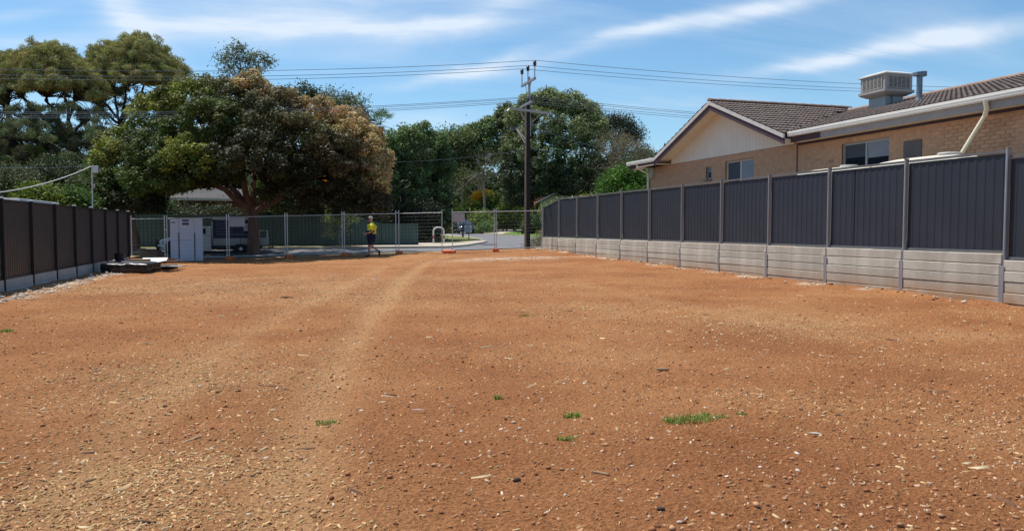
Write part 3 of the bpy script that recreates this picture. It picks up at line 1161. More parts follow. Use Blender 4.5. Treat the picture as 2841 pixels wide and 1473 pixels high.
# left fence
XL = -6.0
ly_ = [9.2 + 2.03 * i for i in range(13)]
lf = empty('steel_fence', (XL, 20, 0), label='dark brown grey ribbed steel fence along the left edge of the lot', cat='fence')
lw = empty('retaining_wall', (XL, 20, 0), label='low pale concrete plinth wall under the left hand fence', cat='wall')
lsm = None
for i in range(len(ly_) - 1):
    y0, y1 = ly_[i], ly_[i + 1]
    w = 2.03 - 0.06
    if lsm is None:
        lsm = ribbed(w, 1.72, pitch=0.15, depth=0.016)
        qq = MB()
        qq.box(-0.04, 0.04, 0.0, w + .01, -0.195, 0.0)
        lpm = qq.mesh('sleeper')
        rl = MB()
        rl.box(-.03, .03, 0, w, -.02, .025)
        rlm = rl.mesh('rail')
    P_(link('ribbed_sheet', lsm, M['brown_steel']), lf, (XL - .045, y0 + .03, 0.28), (0, 0, R(90)))
    P_(link('top_rail', rlm, M['brown_trim']), lf, (XL - .045, y0 + .03, 2.02))
    P_(link('bottom_rail', rlm, M['brown_trim']), lf, (XL - .045, y0 + .03, 0.27))
    for c_ in range(3):
        P_(link('sleeper', lpm, M['concrete_left']), lw, (XL - .03 + c_ * .006, y0 + .025, 0.245 - c_ * .2))
for i, y in enumerate(ly_):
    q = MB()
    q.box(-0.045, 0.035, -0.028, 0.028, 0.05, 2.06)
    P_(q.build('post', M['brown_trim'], lf), lf, (XL, y, 0))
    q = MB()
    q.box(-0.06, 0.05, -0.035, 0.035, 2.062, 2.085)
    q.box(-0.03, 0.02, -0.02, 0.02, 2.085, 2.095)
    P_(q.build('post_cap', M['white_cap'], lf), lf, (XL, y, 0))
    q = MB()
    q.box(-0.02, 0.032, -0.03, 0.03, -0.3, 0.22)
    P_(q.build('steel_post', M['brown_trim'], lw), lw, (XL, y, 0))

# the green fence across the street: three runs, the middle one sloping down
YG = 45.2
pL, pA, pB, pC = onY(300, 600, YG), onY(975, 599, YG), onY(1061, 621.5, YG), onY(1162, 621, YG)
gf = empty('steel_fence', (0, YG, G(0, YG)), label='dark green ribbed steel fence across the street, stepping down to its right end', cat='fence')
zb = lambda x: G(x, YG) + .12
x = pL.x - 14
while x < pC.x - 0.1:
    w = min(2.36, (pA.x if x < pA.x else (pB.x if x < pB.x - .01 else pC.x)) - x)
    if w < .2:
        w = .2

    def top_at(xx):
        if xx <= pA.x:
            return pA.z
        if xx <= pB.x:
            return pA.z + (pB.z - pA.z) * (xx - pA.x) / (pB.x - pA.x)
        return pB.z
    zb0 = zb(x)
    me = ribbed(w - .05, top_at(x) - zb0, top_at(x + w) - zb0, pitch=.2, depth=.03)
    P_(link('ribbed_sheet', me, M['green_steel']), gf, (x + .025, YG, zb0))
    q = MB()
    q.bar((x + .03, YG, top_at(x) + .0), (x + w - .03, YG, top_at(x + w) + .0), .06, .05)
    q.v = [tuple(Vector(p_) - gf.location) for p_ in q.v]
    q.build('top_rail', M['green_steel'], gf)
    q = MB()
    q.box(-.03, .03, -.045, .04, 0, top_at(x) - zb0 + .03)
    P_(q.build('post', M['green_steel'], gf), gf, (x, YG, zb0 - .0))
    q = MB()
    q.box(.03, w - .03, -.02, .02, -.18, 0.02)
    P_(q.build('plinth_board', M['post_dark'], gf), gf, (x, YG, zb0))
    x += w
# ------------------------------------------------------------------ temporary mesh fence panels


def W_(xc, d):
    return Vector((xc * CY + d * SY, d * CY - xc * SY, 0))


def joint(px, d):
    u, w = slope(px, 640)
    return W_(u * d, d)


jts = [joint(361, 33.6), joint(460, 34.0), joint(632, 34.6), joint(794, 35.2), joint(952, 35.8), joint(1101, 36.4)]
temp_label = ['short temporary mesh fence panel between the brown fence and the white cabinet',
              'temporary mesh fence panel standing in front of the white cabinet',
              'temporary mesh fence panel in front of the big tree trunk',
              'temporary mesh fence panel crossing the green fence just right of the tree trunk',
              'temporary mesh fence panel behind the walking man',
              'temporary mesh gate panel beside the white hoop, left of the opening',
              'temporary mesh panel with grey board, in front of the parked dark car',
              'temporary mesh panel in front of the power pole base']


def mesh_panel(a, b, label, gap=0.05, z0=None, z1=None):
    a, b = a.copy(), b.copy()
    t = (b - a)
    t.z = 0
    t.normalize()
    a += t * gap
    b -= t * gap
    za = G(a.x, a.y) if z0 is None else z0
    zb_ = G(b.x, b.y) if z1 is None else z1
    w = (b - a).length
    ang = math.atan2(t.y, t.x)
    r_ = empty('mesh_fence_panel', (a.x, a.y, za), ang, label, 'fence panel', 'temporary mesh fence panels across the front of the lot')
    dzz = zb_ - za

    def Z(x_):
        return dzz * x_ / w
    q = MB()
    rr = .02
    q.tube([(0, 0, 0.04), (0, 0, 2.1)], rr, 8)
    q.tube([(w, 0, Z(w) + .04), (w, 0, Z(w) + 2.1)], rr, 8)
    q.tube([(0, 0, 1.95), (w, 0, Z(w) + 1.95)], rr * .9, 8)
    q.tube([(0, 0, .15), (w, 0, Z(w) + .15)], rr * .9, 8)
    auto_smooth(q.build('frame', M['temp_steel'], r_))
    q = MB()
    nh = 11
    for k in range(1, nh):
        z = .15 + 1.8 * k / nh
        q.tube([(0.02, .0, z), (w / 2, .004, Z(w / 2) + z - .004), (w - .02, .0, Z(w) + z)], .0023, 4, cap=False)
    nv = int(w / .075)
    for k in range(1, nv):
        x_ = w * k / nv
        q.tube([(x_, .006, Z(x_) + .16), (x_, .006, Z(x_) + 1.94)], .0014, 3, cap=False)
    q.build('wire_mesh', M['wire_steel'], r_, kind='stuff')
    return r_


panels = []
for i in range(5):
    panels.append(mesh_panel(jts[i], jts[i + 1], temp_label[i]))
gE, gF = joint(1104, 36.4), joint(1229, 35.6)
panels.append(mesh_panel(gE, gF, temp_label[5]))
jG, jH, jI = joint(1252, 36.3), joint(1374, 36.9), joint(1507, 37.6)
panels.append(mesh_panel(jG, jH, temp_label[6]))
panels.append(mesh_panel(jH, jI, temp_label[7]))


def clamp(j, hs, lab):
    r_ = MB()
    t = Vector((CY, -SY, 0))
    c = Vector((j.x, j.y, G(j.x, j.y)))
    for h in hs:
        r_.bar(c + Vector((-.07, -.015, h)), c + Vector((.07, -.015, h)), .03, .035)
    return tag(link('fence_clamp', r_.mesh('fence_clamp'), M['temp_steel']), lab, 'clamp', 'steel clamps joining the mesh panels')


clamp(jts[1], (1.45, .33), 'steel clamps on the joint left of the white cabinet')
clamp(jts[2], (1.99, .22), 'steel clamps on the panel joint beside the grey board near the utility')
clamp(jts[3], (1.98, .22), 'steel clamps on the first panel joint right of the tree trunk')
clamp(jts[4], (1.98, .22), 'steel clamps on the panel joint beside the sapling')
clamp(jts[5], (1.99, .2), 'steel clamps on the panel joint right of the walking man')
clamp(jH, (1.97, .22), 'steel clamps on the panel joint nearest the power pole')


def fence_block(p, rz, lab):
    q = MB()
    w, d, h = .30, .28, .17
    q.prism([(-w / 2, 0), (w / 2, 0), (w / 2, h * .75), (w * .36, h), (w * .10, h), (w * .10, h * .8), (-w * .10, h * .8), (-w * .10, h), (-w * .36, h), (-w / 2, h * .75)], 'y', -d, d)
    me = q.mesh('fence_block')
    o = link('fence_block', me, M['orange'], None, (p.x, p.y, G(p.x, p.y) + .0), (0, 0, rz))
    bv = o.modifiers.new('bevel', 'BEVEL')
    bv.width = .015
    bv.segments = 2
    tag(o, lab, 'fence block', 'orange plastic feet of the mesh fence')
    return o


fence_block(jts[1] + Vector((.1, -.1, 0)), R(40), 'rounded orange plastic fence foot just left of the white cabinet')
fence_block(jts[2] + Vector((.1, -.1, 0)), R(-10), 'orange plastic fence foot in shade under the grey board')
fence_block(jts[3] + Vector((.1, -.1, 0)), R(8), 'orange plastic fence foot in shade right of the tree trunk')
fence_block(jts[4] + Vector((.06, -.1, 0)), R(-5), 'orange plastic fence foot just left of the walking man')
fence_block(jts[5] + Vector((.1, -.1, 0)), R(-14), 'sunlit orange plastic fence foot right of the walking man')
fence_block(joint(1247, 36.0), R(62), 'orange plastic foot turned askew at the gate opening')
fence_block(joint(1240, 36.4), R(10), 'orange plastic foot half hidden behind the askew one at the opening')
fence_block(jH + Vector((0, -.1, 0)), R(-16), 'orange plastic fence foot beside the white limestone patch')


def hang_board(panel, x0, x1, z0, z1, lab):
    q = MB()
    q.box(x0, x1, -.035, -.026, z0, z1)
    me = q.mesh('blank_board')
    o = link('blank_board', me, M['board_grey'])
    o.matrix_world = Matrix.Translation(panel.location) @ Matrix.Rotation(panel.rotation_euler.z, 4, 'Z')
    tag(o, lab, 'board', 'blank boards tied to the mesh fence')


hang_board(panels[2], .02, .70, 1.52, 1.93, 'blank grey board tied to the mesh in front of the utility')
hang_board(panels[6], .03, .60, 1.50, 1.91, 'blank grey board tied to the mesh above the parked dark car')

# white footing offcuts at the foot of the right fence
for (px, py, l_) in ((1497, 694, .5), (1545, 699, .45)):
    p = ong(px, py)
    q = MB()
    q.box(-l_ / 2, l_ / 2, -.12, .12, 0, .05)
    link('concrete_offcut', q.mesh('concrete_offcut'), M['lime'], None, (min(p.x, 12.35), p.y, G(p.x, p.y) + .02), (.05, .03, .3))
    tag(bpy.context.scene.objects[-1] if False else COL.objects[-1], 'flat white concrete offcut at the far end of the right fence' if l_ == .5 else 'flat white concrete offcut by the second post of the right fence', 'offcut', 'white offcuts at the wall foot')

# ------------------------------------------------------------------ the brick house on the right
XW = 14.8      # wall face
XE = 14.3      # gutter line
Y_A, Y_B = 19.3, 27.6   # gable foot
Y_R = 23.45
Z_E, Z_G, Z_RM = 4.13, 5.74, 5.66
X_R = 19.9
house = empty('brick_house', (XW, 20, 0.84), label='tan brick house with brown tiled gable roof above the right hand fence', cat='house')
HO = house.location


def hb(q, name, m, **kw):
    q.v = [tuple(Vector(p_) - HO) for p_ in q.v]
    return q.build(name, m, house, **kw)


def wpx(x0, x1, ytop, z0=2.3):
    """opening on the wall plane from pixel columns x0..x1 and the top row"""
    a, b_ = onX(x0, ytop, XW), onX(x1, ytop, XW)
    return (b_.y, a.y, z0, (a.z + b_.z) / 2)


opens = {
    'w1': (onX(1974, 466, XW).y, onX(1959, 466, XW).y, onX(1966, 497, XW).z, onX(1966, 464, XW).z),
    'w2': (onX(2092, 440, XW).y, onX(2013, 452, XW).y, 2.35, onX(2050, 444, XW).z),
    'w3': (onX(2467, 383, XW).y, onX(2336, 398, XW).y, 2.35, onX(2400, 391, XW).z),
    'p1': (onX(2559, 388, XW).y, onX(2507, 392, XW).y, 2.35, onX(2530, 390, XW).z),
}
# core wall behind the bricks, with openings left between its slabs
YW0, YW1, ZW0, ZW1 = 3.0, 29.05, 0.84, 3.92
q = MB()
cuts = sorted([opens['w1'], opens['w2'], opens['w3']], key=lambda c_: c_[0])
yprev = YW0
for c_ in cuts:
    q.box(XW + .03, XW + .2, yprev, c_[0], ZW0, ZW1 + .3)
    q.box(XW + .03, XW + .2, c_[0], c_[1], ZW0, c_[2])
    q.box(XW + .03, XW + .2, c_[0], c_[1], c_[3], ZW1 + .3)
    yprev = c_[1]
q.box(XW + .03, XW + .2, yprev, YW1, ZW0, ZW1 + .3)
q.box(XW + .2, XW + 9, YW1 - .2, YW1, ZW0, ZW1)
q.box(XW + .2, XW + 9, YW0, YW0 + .2, ZW0, ZW1)
q.box(XW + .0, XW + .03, YW0, YW1, ZW0, 2.20)
hb(q, 'wall_core', M['mortar'])
q = MB()
q.box(XW + .2, XW + 8.9, YW0 + .2, YW1 - .2, 2.1, 2.12)
hb(q, 'room_dark_floor', M['louvre_dark'])
# bricks: 0.23 x 0.076 with 10 mm joints, laid in stretcher bond
def brick_mesh(n_, w):
    q_ = MB()
    q_.box(0, .030, 0, w, 0, .076)
    me_ = q_.mesh(n_)
    bm_ = bmesh.new()
    bm_.from_mesh(me_)
    bmesh.ops.bevel(bm_, geom=bm_.edges[:], offset=.003, segments=1, affect='EDGES')
    bm_.to_mesh(me_)
    bm_.free()
    return me_


bfull = brick_mesh('brick', .23)
slots = []
z = 2.21
row = 0
patch = (onX(2812, 330, XW).y, onX(2617, 355, XW).y)
while z < ZW1 - .04:
    y = YW0 + (0.12 if row % 2 else 0)
    while y < YW1 - .05:
        w = min(.23, YW1 - y)
        segs = [(y, y + w)]
        for c_ in (opens['w1'], opens['w2'], opens['w3'], opens['p1']):
            if z + .076 > c_[2] and z < c_[3] - .01:
                ns = []
                for a, b_ in segs:
                    if b_ <= c_[0] or a >= c_[1]:
                        ns.append((a, b_))
                    else:
                        if a < c_[0]:
                            ns.append((a, c_[0]))
                        if b_ > c_[1]:
                            ns.append((c_[1], b_))
                segs = ns
        for a, b_ in segs:
            if b_ - a > .04:
                slots.append((a, b_ - a, z))
        y += .24
    z += .086
    row += 1
slots.sort(key=lambda s_: -(1.0 if patch[0] < s_[0] < patch[1] and s_[2] > 2.75 else 0) + (0 if s_[2] > 2.7 and s_[0] > 9.5 else 5) + s_[0] * .01)
rest_v = MB()
nb = 0
for (y, w, z) in slots:
    inp = patch[0] - .1 < y < patch[1]
    off = rng.uniform(-.006, .004) if inp else rng.uniform(-.0025, .0025)
    if nb < 290 and w > .22:
        o = link('brick', bfull, M['brick'], house)
        o.location = Vector((XW + off, y, z)) - HO
        nb += 1
    else:
        rest_v.box(XW + off, XW + .03 + off, y, y + w, z, z + .076)
hb(rest_v, 'brick_courses', M['brick'], kind='stuff')
# mortar flush over most of the wall (bagged finish), raked only in the patch and around the gable windows
q = MB()
segs = [(YW0, patch[0] - .02), (patch[1] + .02, opens['p1'][0]), (opens['p1'][1], opens['w3'][0]), (opens['w3'][1], opens['w2'][0]), (opens['w2'][1], opens['w1'][0]), (opens['w1'][1], YW1)]
for a, b_ in segs:
    q.box(XW + .002, XW + .029, a, b_, 2.205, ZW1 - .01)
for nm_ in ('w1', 'w2', 'w3', 'p1'):
    c_ = opens[nm_]
    q.box(XW + .002, XW + .029, c_[0], c_[1], c_[3], ZW1 - .01)
    if nm_ == 'w1':
        q.box(XW + .002, XW + .029, c_[0], c_[1], 2.205, c_[2])
q.box(XW + .011, XW + .029, patch[0] - .02, patch[1] + .02, 2.205, ZW1 - .01)
hb(q, 'mortar_bed', M['mortar'])
# window reveals, frames, panes, blinds


def window(c_, split, frame_m, blind_l=.5, blind_r=.5, sill=False):
    y0, y1, z0, z1 = c_
    q_ = MB()
    for (a, b_, cc, dd) in ((y0, y1, z1 - .05, z1), (y0, y0 + .05, z0, z1 - .05), (y1 - .05, y1, z0, z1 - .05), (y0 + .05, y1 - .05, z0, z0 + .05)):
        q_.box(XW + .07, XW + .12, a, b_, cc, dd)
    if split:
        ym = (y0 + y1) / 2
        q_.box(XW + .065, XW + .115, ym - .03, ym + .03, z0 + .05, z1 - .05)
    fr = hb(q_, 'window', frame_m)
    parts_ = [(y0 + .05, y1 - .05)] if not split else [(y0 + .05, (y0 + y1) / 2 - .03), ((y0 + y1) / 2 + .03, y1 - .05)]
    for k, (a, b_) in enumerate(parts_):
        q_ = MB()
        q_.box(XW + .095, XW + .100, a, b_, z0 + .05, z1 - .05)
        q_.v = [tuple(Vector(p_) - HO) for p_ in q_.v]
        q_.build('pane', M['glass'], fr)
        frac = (blind_r if k == 0 else blind_l) if split else .4
        zz_ = z1 - .05 - (z1 - z0 - .1) * frac
        q_ = MB()
        q_.box(XW + .085, XW + .089, a + .01, b_ - .01, zz_, z1 - .05)
        q_.v = [tuple(Vector(p_) - HO) for p_ in q_.v]
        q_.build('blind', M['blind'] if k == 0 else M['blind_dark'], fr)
    return fr


window(opens['w1'], False, M['alu'])
window(opens['w2'], True, M['cream_frame'], .48, .52)
window(opens['w3'], True, M['alu'], .28, .32)
q = MB()
c_ = opens['w2']
q.box(XW + .04, XW + .10, c_[0], c_[1], c_[3], c_[3] + .09)
hb(q, 'window_head', M['cream_frame'])
c_ = opens['w1']
q = MB()
q.prism([(c_[0] - .06, c_[2] - .07), (c_[1] + .06, c_[2] - .07), (c_[1] + .04, c_[2]), (c_[0] - .04, c_[2])], 'x', XW - .06, XW + .06)
hb(q, 'window_sill', M['ridge'])
c_ = opens['p1']
q = MB()
q.box(XW - .012, XW + .02, c_[0] + .01, c_[1] - .01, c_[2], c_[3] - .01)
hb(q, 'grey_wall_panel', M['wall_patch'])
q = MB()
yj = onX(2213, 450, XW).y
q.box(XW - .02, XW - .004, yj, yj + .03, 2.2, ZW1)
hb(q, 'control_joint', M['fascia'])
# gable end: vertical cream boards, each a board
bw = .19
n_b = int((Y_B - Y_A + 0.2) / bw)
pm = (Z_G - Z_E) / (Y_R - Y_A)
y = Y_A + .35
while y < Y_B - .35:
    ya, yb = y + .004, y + bw - .004
    za_ = Z_E + pm * (min(ya, 2 * Y_R - ya) - Y_A) - .12
    zb_2 = Z_E + pm * (min(yb, 2 * Y_R - yb) - Y_A) - .12
    if ya < Y_R < yb:
        poly = [(ya, ZW1 + .02), (yb, ZW1 + .02), (yb, zb_2), (Y_R, Z_G - .12), (ya, za_)]
    else:
        poly = [(ya, ZW1 + .02), (yb, ZW1 + .02), (yb, zb_2), (ya, za_)]
    if za_ > ZW1 + .03 and zb_2 > ZW1 + .03:
        q = MB()
        q.prism(poly, 'x', XW + .0, XW + .03)
        hb(q, 'gable_board', M['cream'])
    y += bw
# backing behind the boards
q = MB()
q.prism([(Y_A + .3, ZW1 + .0), (Y_B - .3, ZW1 + .0), (Y_R, Z_G - .2)], 'x', XW + .031, XW + .2)
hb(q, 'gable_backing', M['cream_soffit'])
XB = 14.2
# sloping soffit under the gable verge
for sgn in (-1, 1):
    ye = Y_R + sgn * (Y_R - Y_A)
    q = MB()
    q.add([(XB + .03, Y_R, Z_G - .13), (XW + .0, Y_R, Z_G - .13), (XW + .0, ye, Z_E - .13), (XB + .03, ye, Z_E - .13),
           (XB + .03, Y_R, Z_G - .09), (XW + .0, Y_R, Z_G - .09), (XW + .0, ye, Z_E - .09), (XB + .03, ye, Z_E - .09)],
          [(0, 1, 2, 3), (7, 6, 5, 4), (0, 3, 7, 4), (1, 5, 6, 2), (0, 4, 5, 1), (3, 2, 6, 7)])
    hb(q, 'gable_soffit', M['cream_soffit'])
    # fascia board (dark) and barge strip (pale)
    for (z0_, z1_, xo, nm, mm) in ((-.25, -.07, 0.0, 'fascia', M['fascia']), (-.07, .06, -.03, 'barge_board', M['barge'])):
        q = MB()
        dy_ = .0
        q.add([(XB + xo, Y_R, Z_G + z0_), (XB + xo, ye, Z_E + z0_), (XB + xo, ye, Z_E + z1_), (XB + xo, Y_R, Z_G + z1_),
               (XB + .03, Y_R, Z_G + z0_), (XB + .03, ye, Z_E + z0_), (XB + .03, ye, Z_E + z1_), (XB + .03, Y_R, Z_G + z1_)],
              [(0, 1, 2, 3), (7, 6, 5, 4), (0, 4, 5, 1), (3, 2, 6, 7), (1, 5, 6, 2), (0, 3, 7, 4)])
        hb(q, nm, mm)
# eaves either side of the gable: gutter, fascia, flat soffit
for (ya, yb, nm) in ((3.0, Y_A - .02, 0), (Y_B + .02, 30.3, 1)):
    q = MB()
    prof = [(XE - .02, 4.24), (XE + .12, 4.24), (XE + .12, 4.10), (XE + .0, 4.10), (XE - .012, 4.135), (XE + .0, 4.15), (XE - .02, 4.18)]
    # profile in (x, z) extruded along y
    q.prism(prof, 'y', ya, yb)
    hb(q, 'gutter', M['gutter'])
    q = MB()
    split_y = onX(2266, 382, XE).y
    if nm == 0:
        q.box(XE + .12, XE + .15, ya, split_y, 3.93, 4.2)
        hb(q, 'fascia', M['fascia_grey'])
        q = MB()
        q.box(XE + .12, XE + .15, split_y, yb, 3.93, 4.2)
        hb(q, 'fascia', M['fascia'])
    else:
        q.box(XE + .12, XE + .15, ya, yb, 3.93, 4.2)
        q.box(XE + .15, XE + .9, yb - .03, yb, 3.93, 4.2)
        hb(q, 'fascia', M['fascia'])
    q = MB()
    q.box(XE + .15, XW + .03, ya, yb - .03, 3.945, 3.965)
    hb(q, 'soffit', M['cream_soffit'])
    if nm == 0:
        q = MB()
        q.box(XW - .01, XW + .0, ya, yj, ZW1 - .05, ZW1 + .02)
        hb(q, 'wall_trim', M['fascia'])
q = MB()
q.box(XE - .05, XW + .02, 27.3, 29.3, 3.945, 3.965)
hb(q, 'soffit', M['cream_soffit'])
# roof planes under the tiles
pmain = (Z_RM - 4.22) / (X_R - XE)
q = MB()
q.add([(XE, 3.0, 4.20), (XE, Y_A, 4.20), (X_R, Y_R, Z_RM - .03), (X_R, 3.0, Z_RM - .03), (XE, Y_B, 4.20), (XE, 30.3, 4.20), (X_R, 27.5, Z_RM - .03), (2 * X_R - XE, 3.0, 4.2), (2 * X_R - XE, 30.3, 4.2)],
      [(0, 1, 2, 3), (4, 5, 6, 2), (3, 6, 8, 7), (5, 8, 6)])
hb(q, 'roof_deck', M['tile'])
q = MB()
q.add([(XB + .02, Y_A, Z_E + .05), (XB + .02, Y_R, Z_G + .05), (X_R + .4, Y_R, Z_G + .05), (XB + .2, Y_A, Z_E + .05), (XB + .02, Y_B, Z_E + .05), (XB + .2, Y_B, Z_E + .05)],
      [(0, 1, 2, 3), (1, 4, 5, 2)])
hb(q, 'gable_deck', M['tile'])
# tiles
TW, TE = .30, .33


def tile_mesh():
    prof = []
    for k in range(9):
        u = k / 8
        prof.append((u * (TW - .004), .022 * (0.5 - .5 * math.cos(u * math.pi * 4)) ** 1.2))
    vs, fs = [], []
    for (yy, ht) in prof:
        vs += [(yy, 0, ht + .045), (yy, TE + .05, ht + .008), (yy, 0, ht + .012)]
    for k in range(8):
        a, b_ = 3 * k, 3 * k + 3
        fs += [(a, a + 1, b_ + 1, b_), (a + 2, a, b_, b_ + 2)]
    m_ = MB()
    m_.add(vs, fs)
    return m_


tm = tile_mesh()
tile_me = tm.mesh('roof_tile')
tiles = []


def place_tiles(origin, across, up, ncol, nrow, keep):
    across, up = Vector(across).normalized(), Vector(up).normalized()
    nrm = across.cross(up).normalized()
    for r_ in range(nrow):
        for c_ in range(ncol):
            p_ = Vector(origin) + across * (c_ * TW) + up * (r_ * TE)
            mid = p_ + across * TW / 2 + up * TE / 2
            if keep(mid):
                jig = nrm * rng.uniform(-.002, .004)
                m4 = Matrix(((across.x, up.x, nrm.x, 0), (across.y, up.y, nrm.y, 0), (across.z, up.z, nrm.z, 0), (0, 0, 0, 1)))
                m4.translation = p_ + jig
                tiles.append((mid, m4))


upm = Vector((X_R - XE, 0, Z_RM - 4.22))
place_tiles((XE, Y_A + 4.2, 4.22), (0, -1, 0), upm, 66, int(upm.length / TE) + 1,
            lambda p_: p_.y < Y_A + (p_.x - XE) / (X_R - XE) * (Y_R - Y_A) - .08 and p_.x < X_R - .10 and p_.y > 4)
upg = Vector((0, Y_R - Y_A, Z_G - Z_E))
place_tiles((XB - .04, Y_A - .02, Z_E + .055), (1, 0, 0), upg, 22, int(upg.length / TE) + 1,
            lambda p_: p_.y < Y_R - .10 and p_.x < XE + (p_.y - Y_A) / (Y_R - Y_A) * (X_R - XE) + .12)
upg2 = Vector((0, -(Y_B - Y_R), Z_G - Z_E))
place_tiles((XB + .56, Y_B + .02, Z_E + .055), (-1, 0, 0), upg2, 2, int(upg2.length / TE) + 1, lambda p_: p_.y > Y_R + .16)
tiles.sort(key=lambda t_: t_[0].length)
rest = MB()
for k, (mid, m4) in enumerate(tiles):
    if k < 295:
        o = link('roof_tile', tile_me, M['tile'], house)
        o.matrix_local = Matrix.Translation(-HO) @ m4
    else:
        rest.add([m4 @ Vector(v_) for v_ in tm.v], tm.f)
hb(rest, 'roof_tile_courses', M['tile'], kind='stuff')


def ridge_me(L_=.42):
    q_ = MB()
    vs, fs = [], []
    n_ = 6
    for j, (xx, rr) in enumerate(((0, .115), (L_ + .05, .098))):
        for k in range(n_ + 1):
            a = math.pi * k / n_
            vs.append((xx, rr * 1.15 * math.cos(a), rr * .8 * math.sin(a)))
    for k in range(n_):
        fs.append((k, k + 1, n_ + 2 + k, n_ + 1 + k))
    fs.append(tuple(range(n_ + 1)))
    q_.add(vs, fs)
    return q_.mesh('ridge_tile')


rme = ridge_me()
x = XB - .03
while x < X_R:
    o = link('ridge_tile', rme, M['ridge'], house)
    o.location = Vector((x, Y_R, Z_G + .075)) - HO
    x += .42
y = Y_R + .2
while y > 4:
    o = link('ridge_tile', rme, M['ridge'], house)
    o.location = Vector((X_R, y, Z_RM + .02)) - HO
    o.rotation_euler = (0, 0, R(-90))
    y -= .42
# downpipes
q = MB()
a = onX(2733, 292, XE + .03)
a.z = 4.12
b_ = Vector((XE + .06, a.y - .02, 3.93))
c1_ = Vector((XE + .10, a.y + .06, 3.80))
c2_ = onX(2645, 427, XW - .75)
c2_.z = 2.72
q.tube([a, b_, c1_], .05, 12)
q.tube([c1_, c2_], .045, 12)
q.tube([c2_, c2_ + Vector((0, 0, -.3))], .045, 12)
auto_smooth(hb(q, 'downpipe', M['pipe_cream']))
q = MB()
yb = onX(1799, 540, XW - .1).y
q.tube([(XE + .1, yb + .5, 4.1), (XE + .12, yb + .4, 3.93), (XW - .1, yb + .05, 3.68), (XW - .1, yb + .05, .9)], .05, 10)
auto_smooth(hb(q, 'downpipe', M['pipe_cream']))
q = MB()
pm_ = onX(1812, 480, XW)
q.box(XW - .12, XW - .005, pm_.y - .14, pm_.y + .16, pm_.z - .2, pm_.z + .2)
hb(q, 'meter_box', M['cooler'], bevel=.01)

# flue on the roof
fx = 16.9
pf = onX(2549.5, 298, fx)
pt = onX(2549.5, 200, fx)
fl = empty('roof_flue', (fx, pf.y, 4.85), label='blue grey metal flue pipe with a cowl beside the rooftop cooler', cat='flue')
q = MB()
q.cyl((0, 0, 0.0), .075, pt.z - 4.85 - .12, 16)
auto_smooth(q.build('pipe', M['flue'], fl))
q = MB()
hh_ = pt.z - 4.85
q.prism([(-.17, hh_ - .13), (.17, hh_ - .13), (.17, hh_ + .01), (.08, hh_ + .01), (0.0, hh_ + .0), (-.12, hh_ - .02), (-.17, hh_ - .02)], 'y', -.09, .09)
q.build('cowl', M['flue'], fl, bevel=.015)
q = MB()
q.lathe((0, 0, 0), [(.16, -.02), (.13, .02), (.085, .05), (.078, .16)], 16)
auto_smooth(q.build('collar', M['duct'], fl))

# evaporative cooler on the roof
cpos = onX(2455, 252, 17.6)
S_ = 1.08
cz = cpos.z - .10
ctop = onX(2455, 198, 17.6).z
ac = empty('rooftop_cooler', (cpos.x, cpos.y, cz), 0, 'beige evaporative cooler with louvred sides on a square roof duct', 'air cooler')
H_ = ctop - cz
q = MB()
q.box(0.02, S_ - .02, .02, S_ - .02, .05, H_ - .04)
q.build('body', M['cooler'], ac, bevel=.02)
q = MB()
q.add([(.14, .14, -.0), (S_ - .14, .14, 0), (S_ - .14, S_ - .14, 0), (.14, S_ - .14, 0), (-.02, -.02, .10), (S_ + .02, -.02, .10), (S_ + .02, S_ + .02, .10), (-.02, S_ + .02, .10),
       (-.02, -.02, .17), (S_ + .02, -.02, .17), (S_ + .02, S_ + .02, .17), (-.02, S_ + .02, .17)],
      [(3, 2, 1, 0), (0, 1, 5, 4), (1, 2, 6, 5), (2, 3, 7, 6), (3, 0, 4, 7), (4, 5, 9, 8), (5, 6, 10, 9), (6, 7, 11, 10), (7, 4, 8, 11), (8, 9, 10, 11)])
q.build('tray', M['cooler'], ac)
q = MB()
q.box(-.03, S_ + .03, -.03, S_ + .03, H_ - .07, H_ - .02)
q.add([(-.02, -.02, H_ - .02), (S_ + .02, -.02, H_ - .02), (S_ + .02, S_ + .02, H_ - .02), (-.02, S_ + .02, H_ - .02), (.16, .16, H_ + .05), (S_ - .16, .16, H_ + .05), (S_ - .16, S_ - .16, H_ + .05), (.16, S_ - .16, H_ + .05)],
      [(0, 1, 5, 4), (1, 2, 6, 5), (2, 3, 7, 6), (3, 0, 4, 7), (4, 5, 6, 7)])
q.build('lid', M['cooler_lid'], ac, bevel=.012)
lx0, lx1, lz0, lz1 = .14, S_ - .14, .22, H_ - .13
for side in range(2):
    def T(u, dep, z_):
        return (u, .018 - dep, z_) if side == 0 else (.018 - dep, u, z_)
    q = MB()
    vs = [T(lx0, .003, lz0), T(lx1, .003, lz0), T(lx1, .003, lz1), T(lx0, .003, lz1)]
    q.add(vs, [(0, 1, 2, 3)])
    gr = q.build('louvre_opening', M['louvre_dark'], ac)
    q = MB()
    for k in range(6):
        u = lx0 + (lx1 - lx0) * k / 5
        q.bar(T(u, .012, lz0 - .01), T(u, .012, lz1 + .01), .028, .02)
    q.bar(T(lx0 - .015, .012, lz0 - .01), T(lx1 + .015, .012, lz0 - .01), .03, .02)
    q.bar(T(lx0 - .015, .012, lz1 + .01), T(lx1 + .015, .012, lz1 + .01), .03, .02)
    q.build('louvre_frame', M['cooler'], ac)
    lm = MB()
    a_, b2 = (Vector(T(lx0, .015, 0)), Vector(T(lx1, .015, 0)))
    lm.bar(a_, b2, .012, .016)
    lme = lm.mesh('louvre_slat')
    for k in range(9):
        o = link('louvre_slat', lme, M['cooler'], ac)
        o.location = (0, 0, lz0 + (lz1 - lz0) * (k + .5) / 9)
q = MB()
zlow = -(cz - 4.75)
